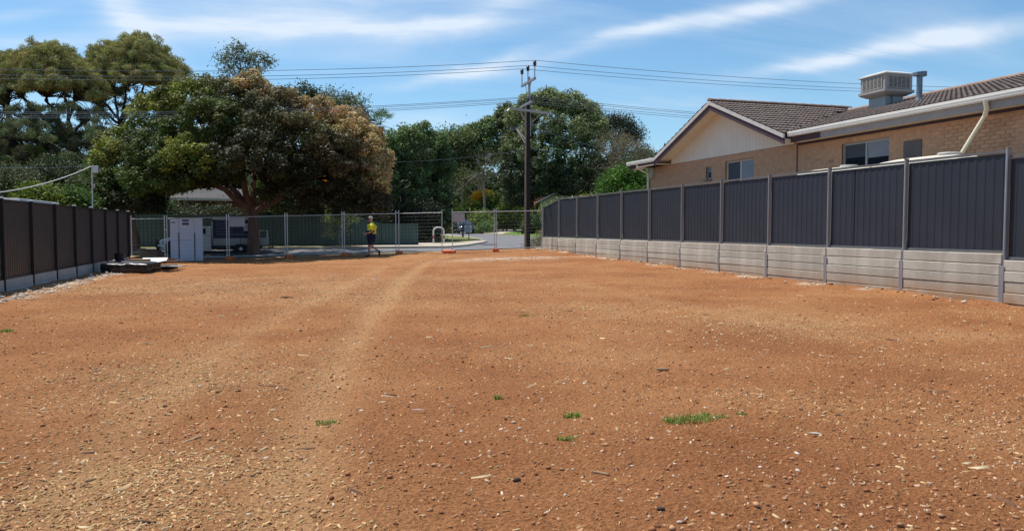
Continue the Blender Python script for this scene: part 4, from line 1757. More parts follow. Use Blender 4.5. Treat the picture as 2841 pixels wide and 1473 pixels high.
q.prism([(.2, .0), (S_ - .2, .0), (S_ - .2, zlow), (.2, zlow)], 'y', .2, S_ - .2)
q.build('duct', M['duct'], ac)
q = MB()
q.tube([(.42, .18, .02), (.40, .12, -.18), (.34, .15, -.32), (.26, .17, -.42)], .012, 6)
q.build('cable', M['black'], ac)

# cream rain water tanks between the fence and the house
def tank(x_, y_, rx_, ry_, ztop, lab, lids):
    t_ = empty('water_tank', (x_, y_, .84), label=lab, cat='water tank', group='cream rain water tanks behind the right fence')
    vs, fs = [], []
    n_ = 28
    prof = [(1, 0), (1, ztop - .16 - .84), (.97, ztop - .07 - .84), (.80, ztop - .01 - .84), (.5, ztop + .03 - .84), (.05, ztop + .04 - .84)]
    for (s_, z_) in prof:
        for k in range(n_):
            a = 2 * math.pi * k / n_
            cx_, sy_ = math.cos(a), math.sin(a)
            e_ = .45
            vs.append((rx_ * s_ * math.copysign(abs(cx_) ** .9, cx_), ry_ * s_ * math.copysign(abs(sy_) ** e_, sy_), z_))
    for i in range(len(prof) - 1):
        for k in range(n_):
            a, b_ = i * n_ + k, i * n_ + (k + 1) % n_
            fs.append((a, b_, b_ + n_, a + n_))
    fs.append(tuple((len(prof) - 1) * n_ + k for k in range(n_)))
    q_ = MB()
    q_.add(vs, fs)
    auto_smooth(q_.build('shell', M['tank'], t_), 50)
    for (dx_, dy_, r_) in lids:
        q_ = MB()
        q_.lathe((dx_, dy_, ztop + .0 - .84), [(r_, 0), (r_, .05), (r_ * .92, .075)], 20)
        auto_smooth(q_.build('lid', M['tank_lid'], t_))


zt1 = onX(2300, 452, 13.6).z
ta, tb = onX(2215, 479, 13.6).y, onX(2430, 455, 13.6).y
tank(13.6, (ta + tb) / 2, .38, (ta - tb) / 2, 2.90, 'cream water tank with a round lid, further of the two behind the fence', [(0, -(ta - tb) / 2 + .9, .22)])
ta, tb = onX(2425, 455, 13.6).y, onX(2720, 420, 13.6).y
tank(13.6, (ta + tb) / 2, .38, (ta - tb) / 2, 2.93, 'cream water tank below the diagonal downpipe, nearer of the two', [(0, -(ta - tb) / 2 + .75, .24)])

# ------------------------------------------------------------------ power pole and wires
pp = at(1465, 690, 40.0)
PX, PY = pp.x, pp.y
PZ = G(PX, PY)
pole = empty('power_pole', (PX, PY, PZ), label='tall dark power pole with pale edge of painted sunlight and three cross arms', cat='power pole')


def zof(py):
    return at(1465, py, 40.0).z - PZ


q = MB()
z1, z2 = zof(292), zof(214)
q.prism([(-.09, -.10), (.115, -.10), (.115, .10), (-.09, .10)], 'z', -.5, z1 * .5)
q.add([(-.09, -.10, z1 * .5), (.115, -.10, z1 * .5), (.115, .10, z1 * .5), (-.09, .10, z1 * .5), (-.08, -.09, z1), (.09, -.09, z1), (.09, .09, z1), (-.08, .09, z1)],
      [(0, 1, 5, 4), (1, 2, 6, 5), (2, 3, 7, 6), (3, 0, 4, 7), (4, 5, 6, 7)])
q.v = [tuple(Matrix.Rotation(-YAW, 4, 'Z') @ Vector(p_)) for p_ in q.v]
q.build('shaft', M['pole_dark'], pole)
q = MB()
q.bar((-.108, -.03, -.5), (-.095, -.03, z1), .030, .18, up=(1, 0, 0))
q.v = [tuple(Matrix.Rotation(-YAW, 4, 'Z') @ Vector(p_)) for p_ in q.v]
q.build('steel_channel', M['pole_pale'], pole)  # left edge looks sunlit through its paler colour
q = MB()
q.bar((.09, 0, z1 - 1.6), (.05, 0, z2), .10, .10)
q.build('upper_mast', M['pole_steel'], pole)
# top arm runs along Y
zt = zof(229)
q = MB()
q.bar((0, -1.15, zt), (0, 1.15, zt), .10, .12)
q.build('top_cross_arm', M['pole_steel'], pole)
q = MB()
q.bar((0, -.5, zt - .03), (0, 0, zt - .75), .03)
q.bar((0, .5, zt - .03), (0, 0, zt - .75), .03)
q.build('arm_brace', M['pole_steel'], pole)
tops = []
for yy in (-1.08, 0.05, 1.08):
    q = MB()
    hp = .95 if yy != 0.05 else .92
    q.cyl((0, yy, zt + .04), .028, hp - .35, 8)
    pin = q.build('insulator_pin', M['pole_steel'], pole)
    q = MB()
    q.lathe((0, yy, zt + hp - .33), [(.05, 0), (.10, .04), (.06, .08), (.105, .13), (.06, .17), (.10, .22), (.05, .27)], 12)
    auto_smooth(q.build('insulator', M['insulator'], pole))
    tops.append(Vector((PX, PY + yy, PZ + zt + hp - .04)))
zm = zof(291)
q = MB()
q.bar((-.12, -1.0, zm), (-.12, 1.0, zm), .08, .10)
q.build('low_cross_arm', M['pole_steel'], pole)
mids = []
for yy in (-.9, -.45, .3, .9):
    q = MB()
    q.cyl((-.12, yy, zm + .04), .018, .12, 6)
    q.lathe((-.12, yy, zm + .14), [(.045, 0), (.06, .05), (.04, .13)], 10)
    q.build('insulator', M['insulator'], pole)
    mids.append(Vector((PX - .12, PY + yy, PZ + zm + .27)))
zl = zof(311)
q = MB()
q.bar((-1.2, -.55, zl + .06), (1.35, .15, zl - .02), .09, .11)
q.build('long_cross_arm', M['pole_steel'], pole)
q = MB()
q.bar((.75, -.02, zl - .03), (.12, .0, zl - .62), .035)
q.bar((-.55, -.35, zl - .03), (-.05, .0, zl - .62), .035)
q.build('arm_brace', M['pole_steel'], pole)
q = MB()
q.tube([(-1.15, -.53, zl + .08), (-1.15, -.53, zl + .22)], .05, 8)
q.tube([(-1.17, -.53, zl + .02), (-1.30, -.56, zl - .10)], .035, 8)
q.build('insulator', M['insulator'], pole)
# street lamp bracket with two white stays
za, zb_ = zof(357) , zof(398)
q = MB()
q.bar((-.72, .0, za), (-.10, .0, za + .22), .035)
q.build('lamp_arm', M['pole_steel'], pole)
q = MB()
q.prism([(-.98, za - .10), (-.70, za - .10), (-.68, za + .03), (-.95, za + .05)], 'y', -.09, .09)
lamp = q.build('lamp_head', M['insulator'], pole)
q = MB()
q.tube([(-.68, 0, za - .02), (-.16, 0, zb_)], .025, 6)
q.tube([(-.62, 0, za - .02), (-.14, 0, zb_ + .2)], .025, 6)
q.build('lamp_stay', M['white_metal'], pole)


def cable(name, a, b_, sag, r_, m, label, cat='power line', group=None, n=26):
    pts = []
    a, b_ = Vector(a), Vector(b_)
    for i in range(n + 1):
        t = i / n
        p_ = a.lerp(b_, t)
        p_.z -= sag * 4 * t * (1 - t)
        pts.append(p_)
    q_ = MB()
    q_.tube(pts, r_, 5)
    o_ = q_.build(name, m)
    tag(o_, label, cat, group)
    return o_


WG = 'power lines strung from the pole'
names_t = ['nearest', 'middle', 'furthest']
for k, p_ in enumerate(tops):
    w = ['highest', 'middle', 'lowest'][k]
    cable('power_line', p_, p_ + Vector((-64, 0, -.1 - .0)), 1.95, .012, M['wire'], f'{w} of the three long wires running left from the top arm', group=WG, n=40)
    cable('power_line', p_, p_ + Vector((46, 0, 1.15)), .62, .012, M['wire'], f'{w} of the three long wires running right from the top arm', group=WG, n=30)
for k, p_ in enumerate(mids):
    w = ['highest', 'second highest', 'second lowest', 'lowest'][k]
    cable('power_line', p_, p_ + Vector((-64, 0, .0)), 1.95, .011, M['wire'], f'{w} of the four wires running left from the lower arm', group=WG, n=40)
    cable('power_line', p_, p_ + Vector((46, 0, -.2)), .55, .011, M['wire'], f'{w} of the four wires running right from the lower arm', group=WG, n=30)
cable('power_line', Vector((PX, PY, at(1465, 415, 40).z)), onY(1040, 452, PY + 6), .15, .010, M['wire'], 'thin service wire dropping left from the pole into the dark trees', group=WG)
cable('power_line', Vector((PX, PY, at(1465, 413, 40).z)), onY(1800, 413, PY + 4), .25, .010, M['wire'], 'thin service wire going right from the pole behind the brick house', group=WG)
cable('power_line', Vector((PX - 1.3, PY - .5, PZ + zl - .1)), at(1180, 455, 72), .5, .012, M['wire'], 'slack wire dropping left from the long cross arm into the trees', group=WG)
cable('power_line', Vector((PX, PY, at(1465, 345, 40).z)), at(1770, 418, 60), .4, .012, M['wire'], 'slack wire dropping right from the pole across the big tree', group=WG)

# second far pole
fp = at(1283, 600, 100)
tz = at(1283, 478, 100).z
po = empty('power_pole', (fp.x, fp.y, G(fp.x, fp.y)), label='thin dark far power pole standing among the trees above the orange bush', cat='power pole')
q = MB()
q.tube([(0, 0, -.3), (0, 0, tz - G(fp.x, fp.y))], [.22, .16], 8)
q.build('shaft', M['pole_pale'], po)
q = MB()
q.bar((-.9, 0, tz - 1.8), (.5, 0, tz - 1.8), .12)
q.build('cross_arm', M['pole_dark'], po)

# service mast behind the left fence with its thick pale cable
sb = onX(256, 600, -7.0)
sz = onX(256, 463, -7.0).z
sm = empty('service_mast', (-7.0, sb.y, .18), label='thin grey service mast with a junction box behind the left fence', cat='mast')
q = MB()
q.tube([(0, 0, -.3), (0.04, 0, sz - .18)], .027, 8)
q.build('mast', M['galv'], sm)
q = MB()
q.box(.03, .27, -.1, .1, sz - .18 - .24, sz - .18 + .02)
q.build('junction_box', M['galv'], sm, bevel=.01)
q = MB()
q.tube([(.03, 0, sz - .92), (.10, 0, sz - .88), (.10, 0, sz - 1.0)], [.03, .045, .02], 8)
q.build('bracket', M['galv'], sm)
c0 = Vector((-7.0, sb.y, sz))
c1 = onX(-120, 545, -7.9)
cable('service_cable', c0, c1, .22, .017, M['pale_cable'], 'thick pale cable sagging left from the service mast', 'cable')
cable('service_cable', c0 + Vector((0, 0, .0)), onX(-60, 463, -9.5), .05, .006, M['wire'], 'thin straight cable running left from the top of the service mast', 'cable')

# flat white carport roof behind the left fence
a, b_ = onX(55, 556, -7.6), onX(165, 566, -7.6)
cp = empty('carport', (-8.6, (a.y + b_.y) / 2, .18), label='flat white roofed carport just showing above the left fence', cat='carport')
q = MB()
ll = (b_.y - a.y) / 2
q.box(-1.4, 1.0, -ll, ll, a.z - .30, a.z - .12)
q.build('roof', M['zinc_white'], cp, bevel=.02)
q = MB()
q.box(.9, 1.02, -ll, ll, a.z - .42, a.z - .302)
q.build('fascia', M['white_metal'], cp)
for sx in (-1.3, .85):
    for sy in (-ll + .1, ll - .1):
        q = MB()
        q.box(sx - .04, sx + .04, sy - .04, sy + .04, -.2, a.z - .30)
        q.build('post', M['white_metal'], cp)

# ------------------------------------------------------------------ vehicles


def wheel(parent, x, y, r_, w, side, rim=M['chrome']):
    q_ = MB()
    prof = [(r_ * .62, -w / 2), (r_ * .93, -w / 2), (r_, -w / 2 + .03), (r_, w / 2 - .03), (r_ * .93, w / 2), (r_ * .62, w / 2)]
    q_.lathe((0, 0, 0), prof, 24)
    q_.v = [(vx, vz, vy) for (vx, vy, vz) in q_.v]
    wo = q_.build('wheel', M['black'], parent)
    auto_smooth(wo)
    wo.location = (x, y, r_)
    q_ = MB()
    q_.lathe((0, 0, 0), [(r_ * .60, -w / 2 - .0), (r_ * .60, w / 2 * .5), (r_ * .25, w / 2 + .005), (r_ * .1, w / 2 + .01)], 20)
    q_.v = [(vx, vz * side, vy) for (vx, vy, vz) in q_.v]
    auto_smooth(q_.build('rim', rim, wo))
    return wo


def loft(stations, m_, name, parent, sub=0):
    """stations: (x, zbot, ztop, half width bottom, half width top); rounded box sections"""
    q_ = MB()
    rings = []
    for (x, zb0, zt0, wb, wt) in stations:
        r1 = min(.09, (zt0 - zb0) * .3)
        ring = [(-wb + .04, zb0), (-wb, zb0 + r1), (-(wb + wt) / 2 - .01, (zb0 + zt0) / 2), (-wt, zt0 - r1), (-wt + .10, zt0), (0, zt0 + .02),
                (wt - .10, zt0), (wt, zt0 - r1), ((wb + wt) / 2 + .01, (zb0 + zt0) / 2), (wb, zb0 + r1), (wb - .04, zb0)]
        rings.append([(x, a_, z_) for a_, z_ in ring])
    n_ = len(rings[0])
    vs = [v_ for r__ in rings for v_ in r__]
    fs = []
    for i in range(len(rings) - 1):
        for k in range(n_):
            a_, c_ = i * n_ + k, i * n_ + (k + 1) % n_
            fs.append((a_, c_, c_ + n_, a_ + n_))
    fs.append(tuple(range(n_)))
    fs.append(tuple((len(rings) - 1) * n_ + k for k in range(n_ - 1, -1, -1)))
    q_.add(vs, fs)
    return auto_smooth(q_.build(name, m_, parent), 40)


# the white utility behind the mesh fence, facing left (-X)
YU = 41.5
YN = YU - .92      # near side


def ux(px, py=660):
    return onY(px, py, YN).x


xf, xt = ux(424), ux(742)
UZ = -.02
ute = empty('utility', (xf, YU, UZ), label='white tray back utility loaded with navy wrapped cargo behind the mesh fence', cat='utility truck')


def lu(px, py):
    p_ = onY(px, py, YN)
    return p_.x - xf, p_.z - UZ


xh, zh = lu(445, 676)
xb, zbn = lu(478, 656)
xc0, zr = lu(540, 628)
xc1, _ = lu(585, 628)
stn = [(xh - .12, .42, .72, .78, .74), (xh - .02, .34, .84, .86, .80), (xh + .45, .32, .96, .90, .84), (xb + .5, .30, 1.05, .91, .86), (xc0 - .30, .30, 1.10, .92, .88), (xc1, .30, 1.10, .92, .89)]
loft(stn, M['white_paint'], 'body', ute)
# cab greenhouse
q = MB()
z0, zr_ = 1.08, zr
prof = [(xc0 - .62, z0), (xc1, z0), (xc1 - .03, zr_ - .04), (xc1 - .12, zr_), (xc0 + .12, zr_), (xc0 - .02, zr_ - .06)]
n_ = len(prof)
vs = []
for sgn in (-1, 1):
    for (x_, z_) in prof:
        hw = .89 if z_ < z0 + .01 else .76
        vs.append((x_, sgn * hw, z_))
fs = [tuple(range(n_)), tuple(range(2 * n_ - 1, n_ - 1, -1))] + [(i, i + n_, (i + 1) % n_ + n_, (i + 1) % n_) for i in range(n_)]
q.add(vs, fs)
q.build('cab', M['white_paint'], ute, bevel=.03)


def side_quad(nm, pts2, ysign, m_, off=.012):
    """pane on the cab side, following its inward lean"""
    q_ = MB()
    vs_ = []
    for (x_, z_) in pts2:
        t_ = (z_ - z0) / (zr_ - z0)
        hw = .89 + (.76 - .89) * t_
        vs_.append((x_, ysign * (hw + off), z_))
    for (x_, z_) in pts2:
        t_ = (z_ - z0) / (zr_ - z0)
        hw = .89 + (.76 - .89) * t_
        vs_.append((x_, ysign * (hw - .01), z_))
    k_ = len(pts2)
    q_.add(vs_, [tuple(range(k_)), tuple(range(2 * k_ - 1, k_ - 1, -1))] + [(i, (i + 1) % k_, (i + 1) % k_ + k_, i + k_) for i in range(k_)])
    return q_.build(nm, m_, ute)


xw1 = lu(571, 650)[0]
for sg in (-1, 1):
    side_quad('window', [(xc0 - .42, z0 + .05), (xw1, z0 + .05), (xw1 - .02, zr_ - .10), (xc0 + .02, zr_ - .10)], sg, M['glass'])
q = MB()
q.add([(xc0 - .60, -.80, z0 + .03), (xc0 - .60, .80, z0 + .03), (xc0 - .04, .70, zr_ - .08), (xc0 - .04, -.70, zr_ - .08),
       (xc0 - .57, -.80, z0 + .0), (xc0 - .57, .80, z0 + .0), (xc0 - .01, .70, zr_ - .11), (xc0 - .01, -.70, zr_ - .11)],
      [(0, 1, 2, 3), (7, 6, 5, 4), (0, 4, 5, 1), (2, 6, 7, 3), (1, 5, 6, 2), (0, 3, 7, 4)])
q.v = [(x_ - .03, y_, z_ + .01) for x_, y_, z_ in q.v]
q.build('windscreen', M['glass'], ute)
q = MB()
q.box(xc0 + .02, xc0 + .16, -.945, -.925, .88, .915)
q.build('door_handle', M['black'], ute)
q = MB()
q.box(xc0 + .27, xc0 + .285, -.93, -.915, .36, 1.06)
q.box(xc0 - .5, xc0 - .485, -.93, -.915, .36, 1.06)
q.build('door_gap', M['cab_line'], ute)
q = MB()
q.box(xc0 - .55, xc0 - .36, -1.10, -.92, 1.05, 1.22)
q.build('mirror', M['black'], ute, bevel=.03)
for sg in (-1, 1):
    q = MB()
    q.add([(xh - .14, sg * .55, .58), (xh - .02, sg * .84, .60), (xh + .16, sg * .885, .70), (xh + .08, sg * .84, .82), (xh - .10, sg * .58, .76), (xh + .1, sg * .6, .66)],
          [(0, 1, 5), (1, 2, 5), (2, 3, 5), (3, 4, 5), (4, 0, 5), (0, 1, 2, 3, 4)])
    q.build('headlight', M['lamp_glass'], ute)
# bull bar
q = MB()
for sg in (-.35, .35):
    q.tube([(xh - .2, sg, .35), (xh - .27, sg, .60), (xh - .22, sg, .90)], .035, 8)
q.tube([(xh - .0, -.86, .45), (xh - .22, -.72, .50), (xh - .26, 0, .50), (xh - .22, .72, .50), (xh - .0, .86, .45)], .05, 8)
q.tube([(xh - .05, -.80, .62), (xh - .22, -.66, .78), (xh - .24, 0, .90), (xh - .22, .66, .78), (xh - .05, .80, .62)], .035, 8)
q.box(xh - .2, xh - .02, -.8, .8, .34, .52)
q.build('bull_bar', M['black'], ute)
xt0 = lu(591, 670)[0]
xt1 = lu(742, 670)[0]
zt_ = lu(600, 661)[1]
zb1 = lu(600, 681)[1]
q = MB()
q.box(xt0, xt1, -.92, .92, zb1, zb1 + .06)
q.box(xt0, xt0 + .04, -.88, .88, zb1 + .06, zt_ + .02)
q.build('tray_floor', M['tray'], ute)
n_side = 4
for k in range(n_side):
    xa, xb2 = xt0 + (xt1 - xt0) * k / n_side, xt0 + (xt1 - xt0) * (k + 1) / n_side
    for sg in (-1, 1):
        q = MB()
        q.box(xa + .012, xb2 - .012, sg * .92 - .015, sg * .92 + .015, zb1 + .061, zt_)
        q.build('tray_side', M['tray'], ute)
q = MB()
q.box(xt1 - .0, xt1 + .03, -.9, .9, zb1 + .02, zt_)
q.build('tail_gate', M['tray'], ute)
q = MB()
for yy in (-.85, .85):
    q.tube([(xt1 - .45, yy, zt_), (xt1 - .45, yy, zt_ + .38), (xt1 - .02, yy, zt_ + .38), (xt1 - .02, yy, zt_)], .02, 6)
q.build('rear_rack', M['white_metal'], ute)
q = MB()
for yy in (-.80, .80):
    q.tube([(xt0 - .04, yy, zb1), (xt0 - .04, yy, zr + .18)], .03, 8)
q.tube([(xt0 - .04, -.80, zr + .18), (xt0 - .04, .80, zr + .18)], .03, 8)
q.build('head_board', M['galv'], ute)
q = MB()
q.box(xt0 - .1, xt1 - .3, -.72, .72, .36, zb1 - .001)
q.build('chassis', M['black'], ute)
q = MB()
q.box(xt0 + .15, xt0 + .75, -.86, -.50, .34, zb1 - .02)
q.build('underbody_box', M['post_dark'], ute, bevel=.02)
q = MB()
q.bar((xt1 + .0, 0, .42), (xt1 + .28, 0, .42), .07)
q.cyl((xt1 + .25, 0, .44), .035, .12, 8)
q.build('tow_bar', M['black'], ute)
xwf, xwr = xh + .58, lu(668, 690)[0]
for xx in (xwf, xwr):
    for sg in (-1, 1):
        wheel(ute, xx, sg * .80, .36, .24, sg)
q = MB()
for xx in (xwf,):
    for sg in (-1, 1):
        q.lathe((0, 0, 0), [(.43, -.005), (.43, .012)], 20)
arch = q
arch.v = [(vx + xwf, (-.905 if k < len(arch.v) / 2 else .905) + vz, vy + .40) for k, (vx, vy, vz) in enumerate(arch.v)]
arch.build('wheel_arch', M['cab_line'], ute)
# cargo: navy wrapped block with a white lid and printed rows
cx0, cz1 = lu(590, 607)
cx1, _z = lu(694, 607)
cz1 = cz1
cargo = empty('wrapped_cargo', (xf + cx0, YU - .85, UZ + zt_), label='tall navy wrapped pack with white lid and rows of faded print on the utility tray', cat='cargo')
cw, chh = cx1 - cx0, cz1 - zt_
q = MB()
q.box(0, cw, .02, 1.5, -.20, chh - .04)
q.build('pack', M['navy'], cargo, bevel=.02)
q = MB()
q.box(-.01, cw + .12, -.01, 1.52, chh - .04, chh + .03)
q.build('lid', M['white_sheet'], cargo, bevel=.02)
q = MB()
rr_ = random.Random(3)
for row in range(6):
    z_ = chh * (.86 - .13 * row)
    x_ = .15
    while x_ < cw - (.85 if row < 5 else .3):
        w_ = rr_.uniform(.03, .13)
        if not (.95 < x_ < 1.05):
            q.box(x_, x_ + w_, .006, .018, z_, z_ + .045 * rr_.uniform(.6, 1))
        x_ += w_ + rr_.uniform(.02, .06)
for z_ in (.14, .20):
    q.box(.15, cw - .1, .008, .018, chh * z_, chh * z_ + .015)
q.build('faded_lettering', M['print'], cargo)
q = MB()
q.box(cw - .34, cw - .06, .004, .018, chh * .56, chh * .74)
q.box(cw - .32, cw - .06, .004, .018, chh * .38, chh * .52)
lb = q.build('white_label', M['sticker_white'], cargo)
q = MB()
q.box(cw - .29, cw - .12, -.002, .0035, chh * .62, chh * .66)
q.box(cw - .27, cw - .25, -.002, .0035, chh * .41, chh * .46)
q.build('label_marks', M['sign_black'], lb)

# parked dark car in the side street


def car(loc, rz, label):
    c = empty('parked_car', loc, rz, label, 'car')
    st = [(-2.2, .45, .80, .78, .70), (-2.1, .28, .92, .88, .80), (-1.5, .22, .98, .90, .86), (0, .22, .98, .91, .88), (.9, .22, .97, .91, .87), (1.7, .24, .86, .89, .82), (2.15, .30, .76, .80, .72), (2.25, .40, .66, .70, .62)]
    loft(st, M['dark_paint'], 'body', c)
    q_ = MB()
    pr = [(-1.95, .93), (-1.45, 1.40), (-1.0, 1.47), (.0, 1.47), (.30, 1.42), (1.05, .95)]
    k_ = len(pr)
    vs_ = []
    for sg_ in (-1, 1):
        for (x_, z_) in pr:
            vs_.append((x_, sg_ * (.84 if z_ < 1 else .62), z_))
    q_.add(vs_, [tuple(range(k_)), tuple(range(2 * k_ - 1, k_ - 1, -1))] + [(i, i + k_, (i + 1) % k_ + k_, (i + 1) % k_) for i in range(k_)])
    q_.build('cabin', M['dark_paint'], c, bevel=.04)

    def pane(nm, vs4, m_=M['glass']):
        nrm_ = (Vector(vs4[1]) - Vector(vs4[0])).cross(Vector(vs4[3]) - Vector(vs4[0])).normalized()
        cen = sum((Vector(v_) for v_ in vs4), Vector()) / 4
        if nrm_.dot(cen - Vector((0, 0, .8))) < 0:
            nrm_ = -nrm_
        q2 = MB()
        q2.add([tuple(Vector(v_) + nrm_ * .012) for v_ in vs4] + [tuple(Vector(v_) - nrm_ * .01) for v_ in vs4], [(0, 1, 2, 3), (7, 6, 5, 4), (0, 4, 5, 1), (1, 5, 6, 2), (2, 6, 7, 3), (3, 7, 4, 0)])
        q2.build(nm, m_, c)
    ws = mat('windscreen_glass', (.05, .07, .09), rough=.2, spec=.35) if 'ws' not in M else M['ws']
    M['ws'] = ws
    pane('windscreen', [(1.0, -.74, .985), (1.0, .74, .985), (.36, .56, 1.39), (.36, -.56, 1.39)], ws)
    pane('rear_window', [(-1.88, -.7, 1.0), (-1.88, .7, 1.0), (-1.48, .54, 1.37), (-1.48, -.54, 1.37)])
    for sg_ in (-1, 1):
        pane('side_window', [(-1.2, sg_ * .795, 1.03), (-.1, sg_ * .795, 1.03), (-.1, sg_ * .64, 1.39), (-1.05, sg_ * .64, 1.39)])
        pane('side_window', [(0, sg_ * .795, 1.03), (.75, sg_ * .80, 1.03), (.24, sg_ * .64, 1.38), (0, sg_ * .64, 1.39)])
        q_ = MB()
        q_.add([(2.22, sg_ * .40, .60), (2.05, sg_ * .80, .62), (1.9, sg_ * .86, .74), (2.15, sg_ * .45, .72), (2.0, sg_ * .55, .64)], [(0, 1, 2, 3), (0, 1, 4), (1, 2, 4), (2, 3, 4), (3, 0, 4)])
        q_.build('headlight', M['lamp_glass'], c)
        q_ = MB()
        q_.box(.62, .80, sg_ * .98 - .09, sg_ * .98 + .09, 1.0, 1.12)
        q_.build('mirror', M['dark_paint'], c, bevel=.03)
        for xx_ in (1.35, -1.35):
            wheel(c, xx_, sg_ * .79, .32, .22, sg_)
    q_ = MB()
    q_.box(2.2, 2.27, -.36, .36, .46, .60)
    q_.build('grille', M['black'], c, bevel=.01)
    q_ = MB()
    q_.box(2.27, 2.285, -.20, .20, .38, .46)
    q_.build('number_plate', M['sticker_white'], c)
    q_ = MB()
    q_.add([(2.08, -.7, .775), (2.08, .7, .775), (1.5, .8, .92), (1.5, -.8, .92), (2.0, -.7, .76), (2.0, .7, .76), (1.5, .8, .89), (1.5, -.8, .89)], [(0, 1, 2, 3), (7, 6, 5, 4), (0, 4, 5, 1), (1, 5, 6, 2), (2, 6, 7, 3), (3, 7, 4, 0)])
    q_.build('bonnet', M['dark_paint'], c)
    return c


cp_ = ong(1284, 648)
car((cp_.x, cp_.y, cp_.z + .01), R(-90) - YAW + R(17), 'dark blue parked car facing the camera across the street bend')

# ------------------------------------------------------------------ the site cabinet with stickers
cb = W_(slope(518, 660)[0] * 34.75, 34.75)
cab = empty('site_cabinet', (cb.x, cb.y, G(cb.x, cb.y) - .02), -YAW + R(22), 'tall pale panelled cabinet with blue sticker and two dark slots, behind the mesh fence', 'cabinet')
wC = 1.37
hC = 1.98
pw = [(-wC / 2, -wC / 2 + .36), (-wC / 2 + .372, wC / 2 - .372), (wC / 2 - .36, wC / 2)]
q = MB()
q.box(-wC / 2 + .01, wC / 2 - .01, .025, .9, 0, hC - .01)
q.build('carcass', M['cabinet'], cab)
for k, (xa, xb2) in enumerate(pw):
    for (za_, zb2) in ((.02, hC * .475), (hC * .482, hC - .05)):
        q = MB()
        q.box(xa, xb2, -.01, .024, za_, zb2)
        q.build('door_panel', M['cabinet'], cab, bevel=.008)
    q = MB()
    q.box(xa + .01, xb2 - .01, -.03, .4, hC - .045, hC)
    q.build('top_ledge', M['white_sheet'], cab, bevel=.01)
for xs_ in (-wC / 2 + .35, wC / 2 - .35):
    q = MB()
    q.box(xs_ - .018, xs_ + .018, -.03, -.012, .0, hC * .66)
    q.build('slot', M['cab_line'], cab)
q = MB()
q.box(-.21, .13, -.016, -.012, hC - .36, hC - .06)
st_ = q.build('sticker', M['sticker_white'], cab)
for (m_, za_, zb2) in ((M['sticker_blue'], .20, .285), (M['sticker_blue'], .10, .15), (M['sticker_red'], .035, .095)):
    q = MB()
    q.box(-.185, .105, -.020, -.0165, hC - .36 + za_, hC - .36 + zb2)
    q.build('sticker_band', m_, st_)
q = MB()
q.box(-wC / 2 + .02, -wC / 2 + .27, -.018, -.012, hC - .24, hC - .17)
s2 = q.build('sticker', M['sticker_white'], cab)
q = MB()
q.box(-wC / 2 + .03, -wC / 2 + .23, -.022, -.0185, hC - .23, hC - .185)
q.build('sticker_band', M['cab_line'], s2)

# ------------------------------------------------------------------ wrapped pallet, bucket, boards
pl = ong(357, 757)
pal = empty('wrapped_pallet', (pl.x, pl.y + .45, G(pl.x, pl.y)), -YAW + R(3), 'low pallet load wrapped in creased black plastic near the left fence', 'pallet')
bm = bmesh.new()
bmesh.ops.create_cube(bm, size=1)
bmesh.ops.subdivide_edges(bm, edges=bm.edges[:], cuts=26, use_grid_fill=True)
for v_ in bm.verts:
    c_ = v_.co
    x_, y_, z_ = c_.x * 1.52, c_.y * 1.15, (c_.z + .5) * .31
    # rounded rim, sagging sides
    ex, ey = abs(c_.x) * 2, abs(c_.y) * 2
    if z_ > .2:
        z_ -= .05 * max(ex ** 8, ey ** 8)
    pull = 1 - .045 * max(0, (.31 - z_) / .31)
    x_ *= pull
    y_ *= pull
    n1 = mnoise.noise(Vector((x_ * 1.6, y_ * 6, z_ * 3)))
    n2 = mnoise.noise(Vector((x_ * 9, y_ * 14, z_ * 5 + 7)))
    rid = 1 - abs(mnoise.noise(Vector((x_ * 3.0 + n1, y_ * 10, z_ * 4 + 3)))) * 2
    z_ += (.022 * n1 + .010 * n2 + .016 * max(0, rid)) * (1 if z_ > .1 else .2)
    f_ = .03 * mnoise.noise(Vector((x_ * 8, y_ * 8, z_ * 4)))
    z_ += .05 * mnoise.noise(Vector((x_ * 2.2, y_ * 2.5, 11))) * (1 if z_ > .15 else 0)
    x_ += f_ + .02 * mnoise.noise(Vector((x_ * 14, z_ * 9, 1)))
    y_ += f_ + .014 * mnoise.noise(Vector((x_ * 9, z_ * 12, 5)))
    v_.co = (x_, y_, max(z_, 0.0))
me = bpy.data.meshes.new('plastic_wrap')
bm.to_mesh(me)
bm.free()
link('plastic_wrap', me, M['plastic_black'], pal, smooth=True)
q = MB()
for k in range(4):
    q.box(-.70, .70, -.5 + k * .3, -.42 + k * .3, .01, .06)
q.build('pallet_boards', M['ply'], pal)
PT = Matrix.Translation(pal.location) @ Matrix.Rotation(pal.rotation_euler.z, 4, 'Z')


def onpal(x_, y_, z_):
    return PT @ Vector((x_, y_, z_))


bl = onpal(-.50, .30, .285)
bk = empty('bucket', bl, 0, 'dark plastic bucket with a blue band standing on the wrapped pallet', 'bucket')
q = MB()
q.lathe((0, 0, 0), [(.125, 0), (.155, .30), (.170, .305), (.170, .33), (.150, .33), (.12, .04)], 24)
auto_smooth(q.build('shell', M['bucket'], bk))
q = MB()
q.lathe((0, 0, 0), [(.1285, .02), (.1375, .12)], 24)
q.f = [f for f in q.f if len(f) == 4]
auto_smooth(q.build('blue_band', M['blue_label'], bk))
q = MB()
q.tube([(.17, 0, .30), (.20, -.02, .2), (.19, -.05, .12), (.16, -.1, .10)], .006, 5)
q.build('handle', M['galv'], bk)


